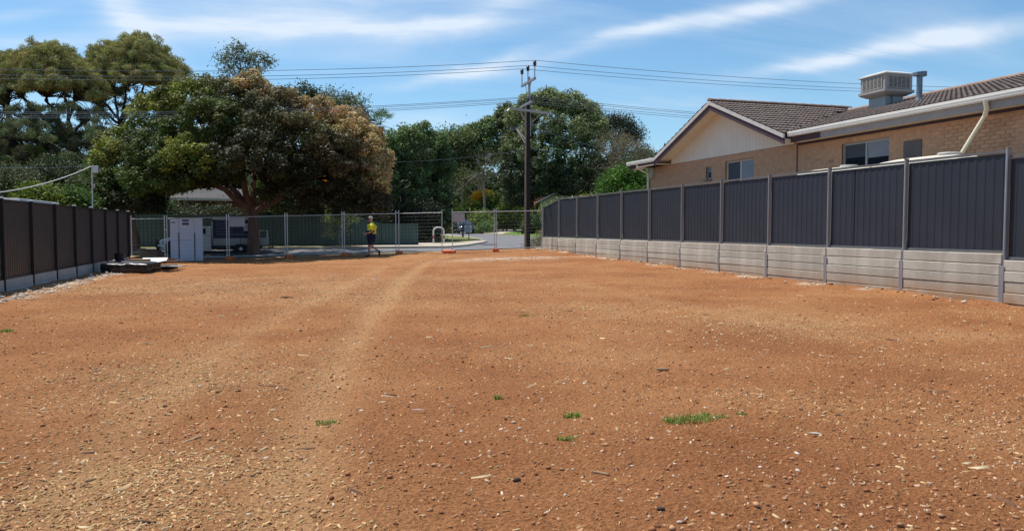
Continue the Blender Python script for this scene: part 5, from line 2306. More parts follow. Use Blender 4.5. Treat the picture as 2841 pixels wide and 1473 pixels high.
def plank(name, c, sx, sy, sz, rz, m_, lab, cat, rx=0, ry=0, group=None):
    q_ = MB()
    q_.box(-sx / 2, sx / 2, -sy / 2, sy / 2, 0, sz)
    o_ = link(name, q_.mesh(name), m_, None, c, (rx, ry, rz))
    b2_ = o_.modifiers.new('bevel', 'BEVEL')
    b2_.width = min(.008, sz / 4)
    tag(o_, lab, cat, group)
    return o_


plank('timber_plank', onpal(.22, .15, .325), .60, .26, .10, -YAW + .05, M['ply'], 'brown board box lying on the wrapped pallet beside the bucket', 'board')
plank('white_strip', onpal(.20, -.12, .335), .95, .05, .018, -YAW - .04, M['white_sheet'], 'thin white strip lying along the top of the wrapped pallet', 'strip')
plank('white_sheet', onpal(.33, 1.0, .33), .80, .7, .02, -YAW + .3, M['white_sheet'], 'white sheet leaning behind the pallet load, left one', 'sheet', rx=.22)
plank('white_sheet', onpal(.95, .55, .30), .55, .8, .02, -YAW - .35, M['grey_sheet'], 'grey and white sheet propped against the right end of the pallet load', 'sheet', ry=-.18)
plank('white_sheet', onpal(.70, 1.6, .10), .8, .6, .03, -YAW - .05, M['grey_sheet'], 'long grey sheet lying on the ground towards the orange foot', 'sheet')
plank('concrete_offcut', onpal(-.62, .35, .30), .22, .18, .09, .4, M['lime'], 'small pale block left of the bucket on the pallet', 'block')
o = plank('stack_of_boards', onpal(.15, 1.9, .0), .9, .9, .14, -YAW, M['post_dark'], 'low dark stack of boards on the ground behind the pallet', 'board stack')
# soil heap in the corner
bm = bmesh.new()
bmesh.ops.create_icosphere(bm, subdivisions=4, radius=1)
hp_ = ong(405, 716)
for v_ in bm.verts:
    c_ = v_.co
    n_ = mnoise.noise(c_ * 2.3) * .25 + mnoise.noise(c_ * 7) * .08
    v_.co = (c_.x * (.95 + n_), c_.y * (.7 + n_), max(c_.z, -.2) * .42 * (1 + n_))
me = bpy.data.meshes.new('soil_heap')
bm.to_mesh(me)
bm.free()
tag(link('soil_heap', me, mat('heap_soil', (0.20, 0.11, 0.07), (0.30, .18, .12), scale=5, rough=.95, bump=.6), None, (hp_.x, hp_.y, G(hp_.x, hp_.y)), smooth=True), 'low heap of dull soil in the shaded corner behind the pallet', 'soil heap')

# ------------------------------------------------------------------ hoop barrier, signs, small street things
h1, h2 = ong(1203, 680), ong(1228, 680)
hc = Vector(((h1.x + h2.x) / 2, (h1.y + h2.y) / 2 - 0.2, 0))
hc.z = G(hc.x, hc.y) + .08
hw_ = .33
hoop = empty('hoop_barrier', hc, -YAW, 'white painted steel hoop with a red band beside the gate opening', 'hoop barrier')
q = MB()
ht_ = 1.05
pts = [(-hw_, 0, -.1), (-hw_, 0, ht_ - .2)]
for k in range(7):
    a = math.pi * (1 - k / 6)
    pts.append((hw_ * math.cos(a) * .999, 0, ht_ - .2 + .2 * math.sin(a)))
pts += [(hw_, 0, ht_ - .2), (hw_, 0, -.1)]
pp_ = [pts[0], pts[1]] + [(p_[0] * (1.0), 0, p_[2]) for p_ in pts[3:-3]] + [pts[-2], pts[-1]]
q.tube(pp_, .045, 10)
auto_smooth(q.build('rail', M['white_metal'], hoop), 60)
for sx in (-1, 1):
    q = MB()
    q.cyl((sx * hw_, 0, .36), .051, .14, 12)
    auto_smooth(q.build('reflective_band', M['red'] if sx < 0 else M['post_dark'], hoop))

sg_ = ong(1301, 668.5)
sign = empty('street_sign', (sg_.x, sg_.y, sg_.z + .12), -YAW, 'white street sign with black letters on a low dark post on the grass', 'sign')
dsg = sg_.x * SY + sg_.y * CY
m_px = dsg / 2100
q = MB()
q.tube([(0, 0, -.3), (0, 0, .62)], .035, 8)
q.build('post', M['post_dark'], sign)
sw, shh = 20 * m_px / 2, 19 * m_px
zb3 = (668.5 - 644.5) * m_px - .12
q = MB()
q.box(-sw - .06, sw - .06, -.05, -.035, zb3, zb3 + shh)
brd = q.build('board', M['sign_white'], sign, bevel=.01)
for k, txt in enumerate(('NO', 'THROUGH', 'ROAD')):
    cu = bpy.data.curves.new('lettering', 'FONT')
    cu.body = txt
    cu.size = shh * .27
    cu.align_x = 'CENTER'
    cu.align_y = 'CENTER'
    cu.extrude = .003
    cu.offset = .004
    to = bpy.data.objects.new('tmp_text', cu)
    COL.objects.link(to)
    dg = bpy.context.evaluated_depsgraph_get()
    me = bpy.data.meshes.new_from_object(to.evaluated_get(dg))
    bpy.data.objects.remove(to)
    w_ = max(v_.co.x for v_ in me.vertices) - min(v_.co.x for v_ in me.vertices)
    if w_ > sw * 1.8:
        me.transform(Matrix.Scale(sw * 1.8 / w_, 4, (1, 0, 0)))
    me.materials.clear()
    o = link('lettering', me, M['sign_black'], brd)
    o.location = (-.06, -.0545, zb3 + shh * (.80 - .29 * k))
    o.rotation_euler = (R(90), 0, 0)
# young stake by the sign
sk = ong(1284, 662)
q = MB()
hs = (662 - 612) * (sk.x * SY + sk.y * CY) / 2100
q.tube([(0, 0, 0), (.02, 0, hs * .55), (.08, 0, hs)], [.09, .06, .02], 7)
q.tube([(.02, 0, hs * .5), (.35, 0, hs * 1.02)], [.05, .015], 6)
q.tube([(.02, 0, hs * .52), (-.3, 0, hs * .95)], [.04, .015], 6)
o = q.build('bare_sapling', M['post_dark'])
o.location = (sk.x, sk.y, sk.z + .1)
tag(o, 'bare dark sapling stem beside the white street sign', 'sapling')

# transformer cabinet on the far verge
tc_ = ong(1492, 641)
m_px = (tc_.x * SY + tc_.y * CY) / 2100
tr_ = empty('transformer_cabinet', (tc_.x, tc_.y, tc_.z + .1), -YAW, 'pale grey green electrical cabinet behind the power pole', 'electrical cabinet')
q = MB()
ww, hh2 = 23 * m_px, 29 * m_px
q.box(-ww / 2, ww / 2, -.5, .5, .12, hh2)
q.build('housing', M['trans_box'], tr_, bevel=.12)
q = MB()
q.box(-ww / 2 - .05, ww / 2 + .05, -.55, .55, -.1, .12)
q.build('plinth', M['kerb'], tr_)
q = MB()
q.box(-.012, .012, -.53, -.505, .2, hh2 - .1)
q.build('door_gap', M['post_dark'], tr_)
# bin with a yellow lid and a letterbox
bn = ong(1450, 639)
m_px = (bn.x * SY + bn.y * CY) / 2100
bin_ = empty('wheelie_bin', (bn.x, bn.y - .6, bn.z + .1), -YAW, 'dark wheelie bin with a yellow lid just left of the power pole', 'bin')
q = MB()
hb_ = 26 * m_px
q.prism([(-.24, .0), (.24, .0), (.30, hb_), (-.30, hb_)], 'y', -.3, .3)
q.build('body', M['bin_dark'], bin_, bevel=.03)
q = MB()
q.prism([(-.34, hb_), (.34, hb_), (.30, hb_ + .10), (-.30, hb_ + .12)], 'y', -.36, .34)
q.build('lid', M['bin_yellow'], bin_, bevel=.03)
for sx in (-.24, .24):
    wheel(bin_, sx, .3, .1, .06, 1, M['black'])
lb_ = ong(1430, 646.5)
m_px = (lb_.x * SY + lb_.y * CY) / 2100
lbx = empty('letterbox', (lb_.x, lb_.y, lb_.z + .1), -YAW, 'dark letterbox on a post on the far grass left of the pole', 'letterbox')
q = MB()
q.tube([(0, 0, -.1), (0, 0, 26 * m_px)], .05, 6)
q.build('post', M['post_dark'], lbx)
q = MB()
q.prism([(-.22, 26 * m_px), (.22, 26 * m_px), (.22, 32 * m_px), (0, 35 * m_px), (-.22, 32 * m_px)], 'y', -.2, .2)
q.build('box', M['post_dark'], lbx)

# dark picket fence across the street: every picket
pf0, pf1 = ong(1345, 641), ong(1462, 639.5)
f0 = Vector((pf0.x, pf0.y + 1, 0))
f1 = Vector((pf1.x, pf1.y + 1, 0))
dirf = (f1 - f0).normalized()
pk = empty('picket_fence', (f0.x, f0.y, G(f0.x, f0.y) + .1), math.atan2(dirf.y, dirf.x), 'dark tall picket fence behind the far driveway', 'fence')
lenf = (f1 - f0).length
hpk = at(1350, 589, f0.x * SY + f0.y * CY).z - pk.location.z
q = MB()
q.box(-.05, .05, -.012, .012, 0, hpk)
pme = q.mesh('picket')
nk = int(lenf / .13)
for k in range(min(nk, 90)):
    o = link('picket', pme, M['dark_picket'], pk)
    o.location = (lenf * k / min(nk, 90), 0, rng.uniform(-.03, .0))
q = MB()
q.box(0, lenf, .013, .05, .3, .4)
q.box(0, lenf, .013, .05, hpk - .4, hpk - .3)
q.build('fence_rail', M['dark_picket'], pk)
for tx, tl in ((1303, 'left'), (1352, 'right')):
    pass

# ------------------------------------------------------------------ far houses
# brown tiled house under the big tree
hx0, hz0 = onY(437, 549, 53).x, onY(437, 549, 53).z
hx1 = onY(760, 549, 53).x
hz1 = onY(560, 505, 57).z
h = empty('tiled_house', ((hx0 + hx1) / 2, 58, G(0, 58)), label='low brown house with grey tiled hip roof under the big tree', cat='house')
q = MB()
hw2 = (hx1 - hx0) / 2
zz0 = G(0, 58)
q.box(-hw2 + .6, hw2 - .6, -4.4, 4.4, -.1, hz0 - zz0 - .15)
q.build('wall', M['old_wall'], h)
q = MB()
rows_ = 14
for sgn in (1, -1):
    for k in range(rows_):
        t0, t1 = k / rows_, (k + 1) / rows_
        ya, yb2 = -5 + 5 * t0, -5 + 5 * t1 + .05
        xa0, xa1 = hw2 - 4.0 * t0, hw2 - 4.0 * t1
        za_, zb2 = (hz0 - zz0) + (hz1 - hz0) * t0 + .05, (hz0 - zz0) + (hz1 - hz0) * t1 + .005
        q.add([(-xa0, ya * sgn, za_), (xa0, ya * sgn, za_), (xa1, yb2 * sgn, zb2), (-xa1, yb2 * sgn, zb2), (-xa0, ya * sgn, za_ - .05), (xa0, ya * sgn, za_ - .05)], [(0, 1, 2, 3), (4, 5, 1, 0)])
for sgn in (1, -1):
    q.add([(sgn * hw2, -5, hz0 - zz0), (sgn * hw2, 5, hz0 - zz0), (sgn * (hw2 - 4), 0, hz1 - zz0)], [(0, 1, 2)])
q.build('roof', M['old_tile'], h)
q = MB()
q.box(-hw2 - .05, hw2 + .05, -5.1, -4.98, hz0 - zz0 - .14, hz0 - zz0 - .0)
q.build('gutter', M['pipe_cream'], h)
q = MB()
xq = onY(462, 580, 53.2).x - h.location.x
q.box(xq - .07, xq + .07, -4.9, -4.76, -.1, hz0 - zz0 - .141)
q.build('veranda_post', M['pipe_cream'], h)
for xx_ in (-2.5, 2.2):
    q = MB()
    q.box(xx_, xx_ + 1.5, -4.44, -4.405, .9, 2.1)
    wf = q.build('window', M['cream_frame'], h)
    q = MB()
    q.box(xx_ + .08, xx_ + 1.42, -4.46, -4.443, .98, 2.02)
    q.build('pane', M['glass'], wf)


def gable_house(px0, px1, py_eave, py_ridge, d, depth, wall, roof, label, ridge_along='x', chim=None, vent=False):
    a_, b2 = at(px0, py_eave, d), at(px1, py_eave, d)
    c_ = (a_ + b2) / 2
    rz_ = at((px0 + px1) / 2, py_ridge, d).z
    o_ = empty('house', (c_.x, c_.y, G(c_.x, c_.y)), -YAW, label, 'house')
    w_ = (b2 - a_).length / 2
    ez, rz2 = a_.z - o_.location.z, rz_ - o_.location.z
    q_ = MB()
    if ridge_along == 'y':     # gable end faces the camera
        q_.prism([(-w_, -.2), (w_, -.2), (w_, ez), (0, rz2 - .1), (-w_, ez)], 'y', 0, depth)
        q_.build('wall', wall, o_)
        for sg2 in (-1, 1):
            q_ = MB()
            q_.add([(sg2 * (w_ + .5), -.5, ez - .15), (sg2 * (w_ + .5), depth, ez - .15), (0, depth, rz2), (0, -.5, rz2),
                    (sg2 * (w_ + .5), -.5, ez - .05), (sg2 * (w_ + .5), depth, ez - .05), (0, depth, rz2 + .1), (0, -.5, rz2 + .1)],
                   [(0, 1, 2, 3), (4, 5, 6, 7), (0, 1, 5, 4), (1, 2, 6, 5), (2, 3, 7, 6), (3, 0, 4, 7)])
            q_.build('roof', roof, o_)
    else:
        q_.box(-w_ + .3, w_ - .3, .3, depth, -.2, ez)
        q_.build('wall', wall, o_)
        q_ = MB()
        k_ = 16
        for j in range(k_):
            t0, t1 = j / k_, (j + 1) / k_
            i0, i1 = w_ * (1 - .35 * t0), w_ * (1 - .35 * t1)
            y0_, y1_ = depth / 2 * t0, depth / 2 * t1
            z0_, z1_ = ez + (rz2 - ez) * t0, ez + (rz2 - ez) * t1
            q_.add([(-i0, y0_, z0_ + .05), (i0, y0_, z0_ + .05), (i1, y1_, z1_), (-i1, y1_, z1_), (-i0, y0_, z0_ - .02), (i0, y0_, z0_ - .02)], [(0, 1, 2, 3), (4, 5, 1, 0)])
        for sg2 in (-1, 1):
            q_.add([(sg2 * w_, 0, ez), (sg2 * w_, depth, ez), (sg2 * w_ * .65, depth / 2, rz2)], [(0, 1, 2)])
        q_.add([(-w_, depth, ez), (w_, depth, ez), (w_ * .65, depth / 2, rz2), (-w_ * .65, depth / 2, rz2)], [(0, 1, 2, 3)])
        q_.build('roof', roof, o_)
    return o_, ez, rz2, w_


oh, ez, rz2, w_ = gable_house(1462, 1560, 569, 542, 92, 9, M['old_wall'], M['orange_tile'], 'terracotta tiled house behind the green hedge, right of the pole', 'x')
q = MB()
q.box(w_ * .55, w_ * .55 + .9, 1.6, 2.4, rz2 - 1.2, rz2 + .75)
q.build('chimney', M['orange_tile'], oh)
oh2, ez, rz2, w_ = gable_house(1500, 1580, 560, 537, 84, 16, M['olive_wall'], M['zinc_white'], 'olive gabled house with white metal roof beyond the fence end', 'y')
# long white roof slope to the right
a_, b2 = at(1545, 558, 86), at(1680, 552, 86)
wr = empty('house', (b2.x, b2.y, G(b2.x, b2.y)), -YAW, 'long white metal roofed wing beyond the right fence top', 'house')
zz = G(b2.x, b2.y)
q = MB()
q.add([(-5.6, 0, a_.z - zz), (4, 0, a_.z - zz), (4, 6, at(1640, 538, 86).z - zz), (-5.6, 6, at(1640, 536, 86).z - zz)], [(0, 1, 2, 3)])
q.build('roof', M['zinc_white'], wr)
q = MB()
q.box(-5.3, 3.7, .4, 6, -.2, a_.z - zz - .05)
q.build('wall', M['olive_wall'], wr)
q = MB()
vz = at(1568, 536, 86).z - zz
q.cyl((-4.4, 3, vz - .6), .12, .6, 8)
q.lathe((-4.4, 3, vz), [(.1, 0), (.32, .12), (.36, .3), (.2, .48), (.02, .5)], 12)
q.build('roof_vent', M['galv'], wr)

# ------------------------------------------------------------------ the walking man
mp0 = joint(1028, 34.25)
man = empty('person', (mp0.x, mp0.y, G(mp0.x, mp0.y) + .005), -YAW, 'grey haired man in yellow shirt and navy shorts walking left along the mesh fence', 'person')


def skinned(name, verts, edges, m_, parent, sub=2, root=0):
    """verts: (x, y, z, rx, ry)"""
    me_ = bpy.data.meshes.new(name)
    me_.from_pydata([v_[:3] for v_ in verts], edges, [])
    o_ = bpy.data.objects.new('tmp', me_)
    COL.objects.link(o_)
    md = o_.modifiers.new('skin', 'SKIN')
    md.use_smooth_shade = True
    for i, v_ in enumerate(verts):
        sv = me_.skin_vertices[0].data[i]
        sv.radius = (v_[3], v_[4] if len(v_) > 4 else v_[3])
        sv.use_root = i == root
    ms = o_.modifiers.new('sub', 'SUBSURF')
    ms.levels = sub
    ms.render_levels = sub
    dg_ = bpy.context.evaluated_depsgraph_get()
    m2 = bpy.data.meshes.new_from_object(o_.evaluated_get(dg_))
    bpy.data.objects.remove(o_)
    m2.name = name
    m2.materials.clear()
    return link(name, m2, m_, parent, smooth=True)


bv = [(0.02, 0, .93, .13, .15), (.03, 0, 1.08, .15, .16), (.05, 0, 1.25, .14, .16), (.08, 0, 1.42, .11, .15), (.06, 0, 1.53, .055, .055), (.03, 0, 1.60, .06, .06), (-.005, 0, 1.68, .082, .072), (-.0, 0, 1.76, .085, .072),
      # standing (far) leg
      (-.01, .09, .84, .10, .10), (-.09, .09, .50, .062, .062), (-.095, .09, .36, .060, .06), (-.10, .09, .12, .04, .04), (-.22, .09, .05, .04, .035),
      # trailing (near) leg
      (.02, -.09, .84, .10, .10), (.03, -.09, .53, .062, .062), (.14, -.09, .44, .058, .058), (.33, -.09, .30, .04, .04), (.40, -.09, .16, .035, .04),
      # arms
      (.10, -.19, 1.42, .06, .06), (.13, -.24, 1.15, .042, .042), (-.04, -.22, 1.08, .035, .035), (-.15, -.17, 1.07, .026, .026),
      (.08, .19, 1.42, .06, .06), (.10, .24, 1.15, .042, .042), (-.04, .18, 1.09, .035, .035), (-.14, .10, 1.10, .026, .026)]
be = [(0, 1), (1, 2), (2, 3), (3, 4), (4, 5), (5, 6), (6, 7), (0, 8), (8, 9), (9, 10), (10, 11), (11, 12), (0, 13), (13, 14), (14, 15), (15, 16), (16, 17), (3, 18), (18, 19), (19, 20), (20, 21), (3, 22), (22, 23), (23, 24), (24, 25)]
# hands: palm and fingers grow from the wrists
for (wi, sx, yy) in ((21, -1, -.17), (25, -1, .10)):
    n0 = len(bv)
    wx, wz = (-.15, 1.07) if wi == 21 else (-.14, 1.10)
    bv += [(wx - .05, yy, wz - .005, .030, .018)]
    be += [(wi, n0)]
    for k, (dy_, l_) in enumerate(((-.027, .055), (-.009, .065), (.009, .06), (.027, .045))):
        m0 = len(bv)
        bv += [(wx - .085, yy + dy_, wz - .005, .0085, .0085), (wx - .085 - l_ * .6, yy + dy_, wz - .02, .008, .008), (wx - .085 - l_ * .7, yy + dy_, wz - .045, .007, .007)]
        be += [(n0, m0), (m0, m0 + 1), (m0 + 1, m0 + 2)]
    m0 = len(bv)
    bv += [(wx - .04, yy - .035, wz + .015, .010, .010), (wx - .08, yy - .045, wz + .015, .009, .009)]
    be += [(n0, m0), (m0, m0 + 1)]
skinned('body', bv, be, M['skin'], man, 2)
# nose, ear and chin give the profile
q = MB()
q.add([(-.080, 0, 1.715), (-.112, 0, 1.665), (-.082, -.018, 1.665), (-.082, .018, 1.665), (-.078, 0, 1.655)], [(0, 2, 1), (0, 1, 3), (1, 2, 4), (1, 4, 3)])
q.build('nose', M['skin'], man)
for sg2 in (-1, 1):
    q = MB()
    q.lathe((0, 0, 0), [(.012, 0), (.028, .008), (.024, .014)], 10)
    q.v = [(vx + .02, sg2 * (.068 + vz), vy * 1.3 + 1.675) for vx, vy, vz in q.v]
    q.build('ear', M['skin'], man)
q = MB()
q.tube([(-.095, -.012, 1.628), (-.095, .012, 1.628)], .008, 6)
q.build('mouth', M['red'] if False else M['skin'], man)
# short hair as a cap
bm = bmesh.new()
bmesh.ops.create_uvsphere(bm, u_segments=20, v_segments=14, radius=1)
for v_ in bm.verts:
    c_ = v_.co.copy()
    v_.co = (c_.x * .108 + .012, c_.y * .088, c_.z * .098 + 1.742 + .004 * mnoise.noise(c_ * 9))
bmesh.ops.delete(bm, geom=[v_ for v_ in bm.verts if v_.co.z < 1.715 + (.03 if v_.co.x < -.04 else (-.05 if v_.co.x > .05 else .0))], context='VERTS')
me = bpy.data.meshes.new('hair')
bm.to_mesh(me)
bm.free()
o = link('hair', me, M['hair'], man, smooth=True)
sd_ = o.modifiers.new('thick', 'SOLIDIFY')
sd_.thickness = .006
q = MB()
q.box(-.096, -.075, -.065, -.008, 1.69, 1.725)
q.box(-.096, -.075, .008, .065, 1.69, 1.725)
q.tube([(-.09, -.066, 1.712), (.02, -.082, 1.712)], .005, 5)
q.tube([(-.09, .066, 1.712), (.02, .082, 1.712)], .005, 5)
q.build('sunglasses', M['black'], man, bevel=.004)
# shirt: yellow top half, navy lower half
sv = [(.05, 0, 1.24, .175, .20), (.065, 0, 1.34, .165, .20), (.08, 0, 1.45, .125, .17), (.065, 0, 1.515, .075, .08), (.06, 0, 1.54, .068, .07), (.045, 0, 1.15, .19, .20),
      (.10, -.20, 1.44, .085, .085), (.125, -.245, 1.27, .080, .08), (.13, -.25, 1.20, .083, .083), (.08, .20, 1.44, .085, .085), (.10, .245, 1.27, .08, .08), (.105, .25, 1.20, .083, .083)]
skinned('shirt', sv, [(0, 1), (1, 2), (2, 3), (3, 4), (0, 5), (2, 6), (6, 7), (7, 8), (2, 9), (9, 10), (10, 11)], M['hivis'], man, 2)
sv = [(.02, 0, 1.12, .188, .198), (.02, 0, 1.0, .192, .20), (.03, 0, .86, .182, .19), (.035, 0, .80, .165, .18)]
skinned('shirt_tail', sv, [(0, 1), (1, 2), (2, 3)], M['navy_cloth'], man, 2, 1)
sv = [(.02, 0, .92, .16, .18), (0.0, .09, .80, .125, .11), (-.055, .09, .60, .105, .10), (-.07, .09, .55, .108, .10), (.03, -.09, .80, .125, .11), (.025, -.09, .60, .108, .10), (.03, -.09, .54, .112, .10)]
skinned('shorts', sv, [(0, 1), (1, 2), (2, 3), (0, 4), (4, 5), (5, 6)], M['navy_cloth'], man, 2)
for (pts_, nm) in (([(-.10, .09, .22, .050, .05), (-.10, .09, .13, .05, .05)], 'sock'), ([(.285, -.09, .335, .048, .05), (.335, -.09, .29, .05, .05)], 'sock')):
    skinned(nm, pts_, [(0, 1)], M['black'], man, 1)
bt = [(-.10, .09, .15, .058, .055), (-.10, .09, .055, .055, .05), (-.19, .09, .045, .048, .045), (-.27, .09, .035, .042, .032)]
skinned('boot', bt, [(0, 1), (1, 2), (2, 3)], M['boot'], man, 2)
bt = [(.33, -.09, .30, .058, .055), (.40, -.09, .24, .055, .05), (.415, -.09, .15, .046, .045), (.405, -.09, .06, .036, .04)]
skinned('boot', bt, [(0, 1), (1, 2), (2, 3)], M['boot'], man, 2)
# small tablet of paper in his hands
pw_ = plank('paper_sheet', Vector((0, 0, 0)), .16, .12, .01, 0, M['paper'], 'small white paper held in the walking man\'s hands', 'paper')
pw_.matrix_world = Matrix.Translation(man.location) @ Matrix.Rotation(-YAW, 4, 'Z') @ Matrix.Translation((-.26, -.08, 1.03)) @ Matrix.Rotation(R(35), 4, 'Y')

# ------------------------------------------------------------------ leaves, crowns, trees


def leaf_cloud(name, parent, centers, tints, per, spread, l, w, m_, droop=0.0, up=0.35, elong=1.0, kind=None, tvar=.22, sphere=False):
    n = len(centers)
    C = np.repeat(np.asarray(centers), per, 0)
    T_ = np.repeat(np.asarray(tints), per, 0)
    sp_ = np.repeat(np.asarray(spread, dtype=float) * np.ones(n), per)
    m = len(C)
    off = rng.normal(0, 1, (m, 3))
    if sphere:
        ln = np.linalg.norm(off, axis=1)[:, None]
        off = off / ln * rng.uniform(.55, 1.15, (m, 1))
        off *= .9
    off *= sp_[:, None] * np.array([1, 1, .75])
    P = C + off
    nrm = rng.normal(0, 1, (m, 3))
    nrm[:, 2] = np.abs(nrm[:, 2]) + up
    if sphere:
        nrm = nrm * .5 + off / (sp_[:, None] + 1e-6)
    nrm /= np.linalg.norm(nrm, axis=1)[:, None]
    t = rng.normal(0, 1, (m, 3))
    t[:, 2] -= droop
    t -= nrm * (t * nrm).sum(1)[:, None]
    t /= np.linalg.norm(t, axis=1)[:, None] + 1e-9
    s = np.cross(nrm, t)
    L_ = (l * rng.uniform(.6, 1.4, m))[:, None] / 2
    Wd = (w * rng.uniform(.7, 1.3, m))[:, None] / 2
    V_ = np.stack([P - t * L_, P + s * Wd - nrm * L_ * .2, P + t * L_, P - s * Wd - nrm * L_ * .2], 1).reshape(-1, 3)
    F = (np.arange(m)[:, None] * 4 + np.arange(4)[None]).astype(np.int32)
    col = T_ * rng.uniform(1 - tvar, 1 + tvar, (m, 1)) * (1 + rng.normal(0, .05, (m, 3)))
    col = np.clip(np.repeat(col, 4, 0), 0.004, .9)
    o_ = link(name, np_mesh(name, V_, F, col), m_, parent)
    if kind:
        o_['kind'] = kind
    return o_


def branch(mb_, a, b_, r0, r1, n=6, wob=.12, sag=0.0, sides=6):
    a, b_ = Vector(a), Vector(b_)
    L_ = (b_ - a).length
    pts, rad = [], []
    w1 = Vector(rng.normal(0, 1, 3)) * L_ * wob
    for i in range(n + 1):
        t = i / n
        p_ = a.lerp(b_, t) + w1 * math.sin(math.pi * t) * .5 + Vector(rng.normal(0, 1, 3)) * L_ * .015 * (0 < i < n)
        p_.z += sag * math.sin(math.pi * t) * L_
        pts.append(p_)
        rad.append(r0 + (r1 - r0) * t)
    mb_.tube(pts, rad, sides, cap=False)
    return pts


def tree(name, label, cat, base, forks, lobes, leafsz=(.14, .07), clumps=40, per=40, spread=.34, bark='bark', leafm='leaf', trunk_r=.3, trunk=None,
         group=None, shell=(.55, 1.0), droop=0, up=.35, twigs=4, limb_r=.14, tvar=.22, sphere=False, cvar=.3, lowcut=-.6, jitter=.0, leafname='crown', fork_r=.7):
    """base: point on the ground. forks: world points where the trunk divides. lobes: (centre, (rx, ry, rz), tint)"""
    base = Vector(base)
    r_ = empty(name, base, 0, label, cat, group)
    tb = MB()
    forks = [Vector(f) for f in forks] or [base + Vector((0, 0, 1))]
    # trunk to first fork
    if trunk:
        pts = [base + Vector((0, 0, -.3))] + [Vector(p_) for p_ in trunk]
        tb.tube(pts, [trunk_r * (1.25 - .55 * i / (len(pts) - 1)) for i in range(len(pts))], 10, cap=False)
        top = pts[-1]
    else:
        top = forks[0]
        mid = base.lerp(top, .5) + Vector((rng.normal(0, .1), rng.normal(0, .1), 0))
        tb.tube([base + Vector((0, 0, -.3)), base + Vector((0, 0, .15)), mid, top], [trunk_r * 1.5, trunk_r * 1.15, trunk_r, trunk_r * .8], 10, cap=False)
    for f in forks:
        if (f - top).length > .05:
            branch(tb, top, f, trunk_r * fork_r, trunk_r * fork_r * .6, 6, .08, sides=8)
    cen, tin = [], []
    for (c_, rad, tint, *ex) in lobes:
        dens = ex[0] if ex else 1.0
        c_ = Vector(c_)
        f = min(forks, key=lambda f_: (f_ - c_).length)
        end = c_ + Vector((0, 0, -.15 * rad[2]))
        branch(tb, f, end, limb_r, limb_r * .35, 7, .10, .03)
        k = int(clumps * dens) if clumps > 3 else 4
        d_ = rng.normal(0, 1, (k * 4, 3))
        d_ /= np.linalg.norm(d_, axis=1)[:, None]
        d_ = d_[d_[:, 2] > lowcut][:k]
        rr = rng.uniform(shell[0], shell[1], (len(d_), 1)) ** .6
        pts = np.array(c_) + d_ * rr * np.array(rad)
        tv = np.array(tint) * rng.uniform(1 - cvar, 1 + cvar, (len(d_), 1)) * (1 + rng.normal(0, .06, (len(d_), 3)))
        cen.append(pts)
        tin.append(tv)
        for j in range(min(twigs, len(pts))):
            branch(tb, end, pts[j], limb_r * .35, .012, 4, .12, 0, 4)
    tb.v = [tuple(Vector(p_) - base) for p_ in tb.v]
    tr_o = tb.build('trunk', M[bark], r_, smooth=True)
    cen = np.concatenate(cen) - np.array(base)
    tin = np.concatenate(tin)
    leaf_cloud(leafname, r_, cen, tin, per, spread, leafsz[0], leafsz[1], M[leafm], droop, up, tvar=tvar, sphere=sphere)
    return r_


def L(px, py, rx_, ry_, d, tint, dens=1.0, rd=None):
    c_ = at(px, py, d)
    k = d / 2100
    a_ = rx_ * k
    return (c_, (a_, rd if rd is not None else a_, ry_ * k), tint, dens)


def gpt(px, d):
    p_ = W_(slope(px, 640)[0] * d, d)
    return Vector((p_.x, p_.y, G(p_.x, p_.y)))


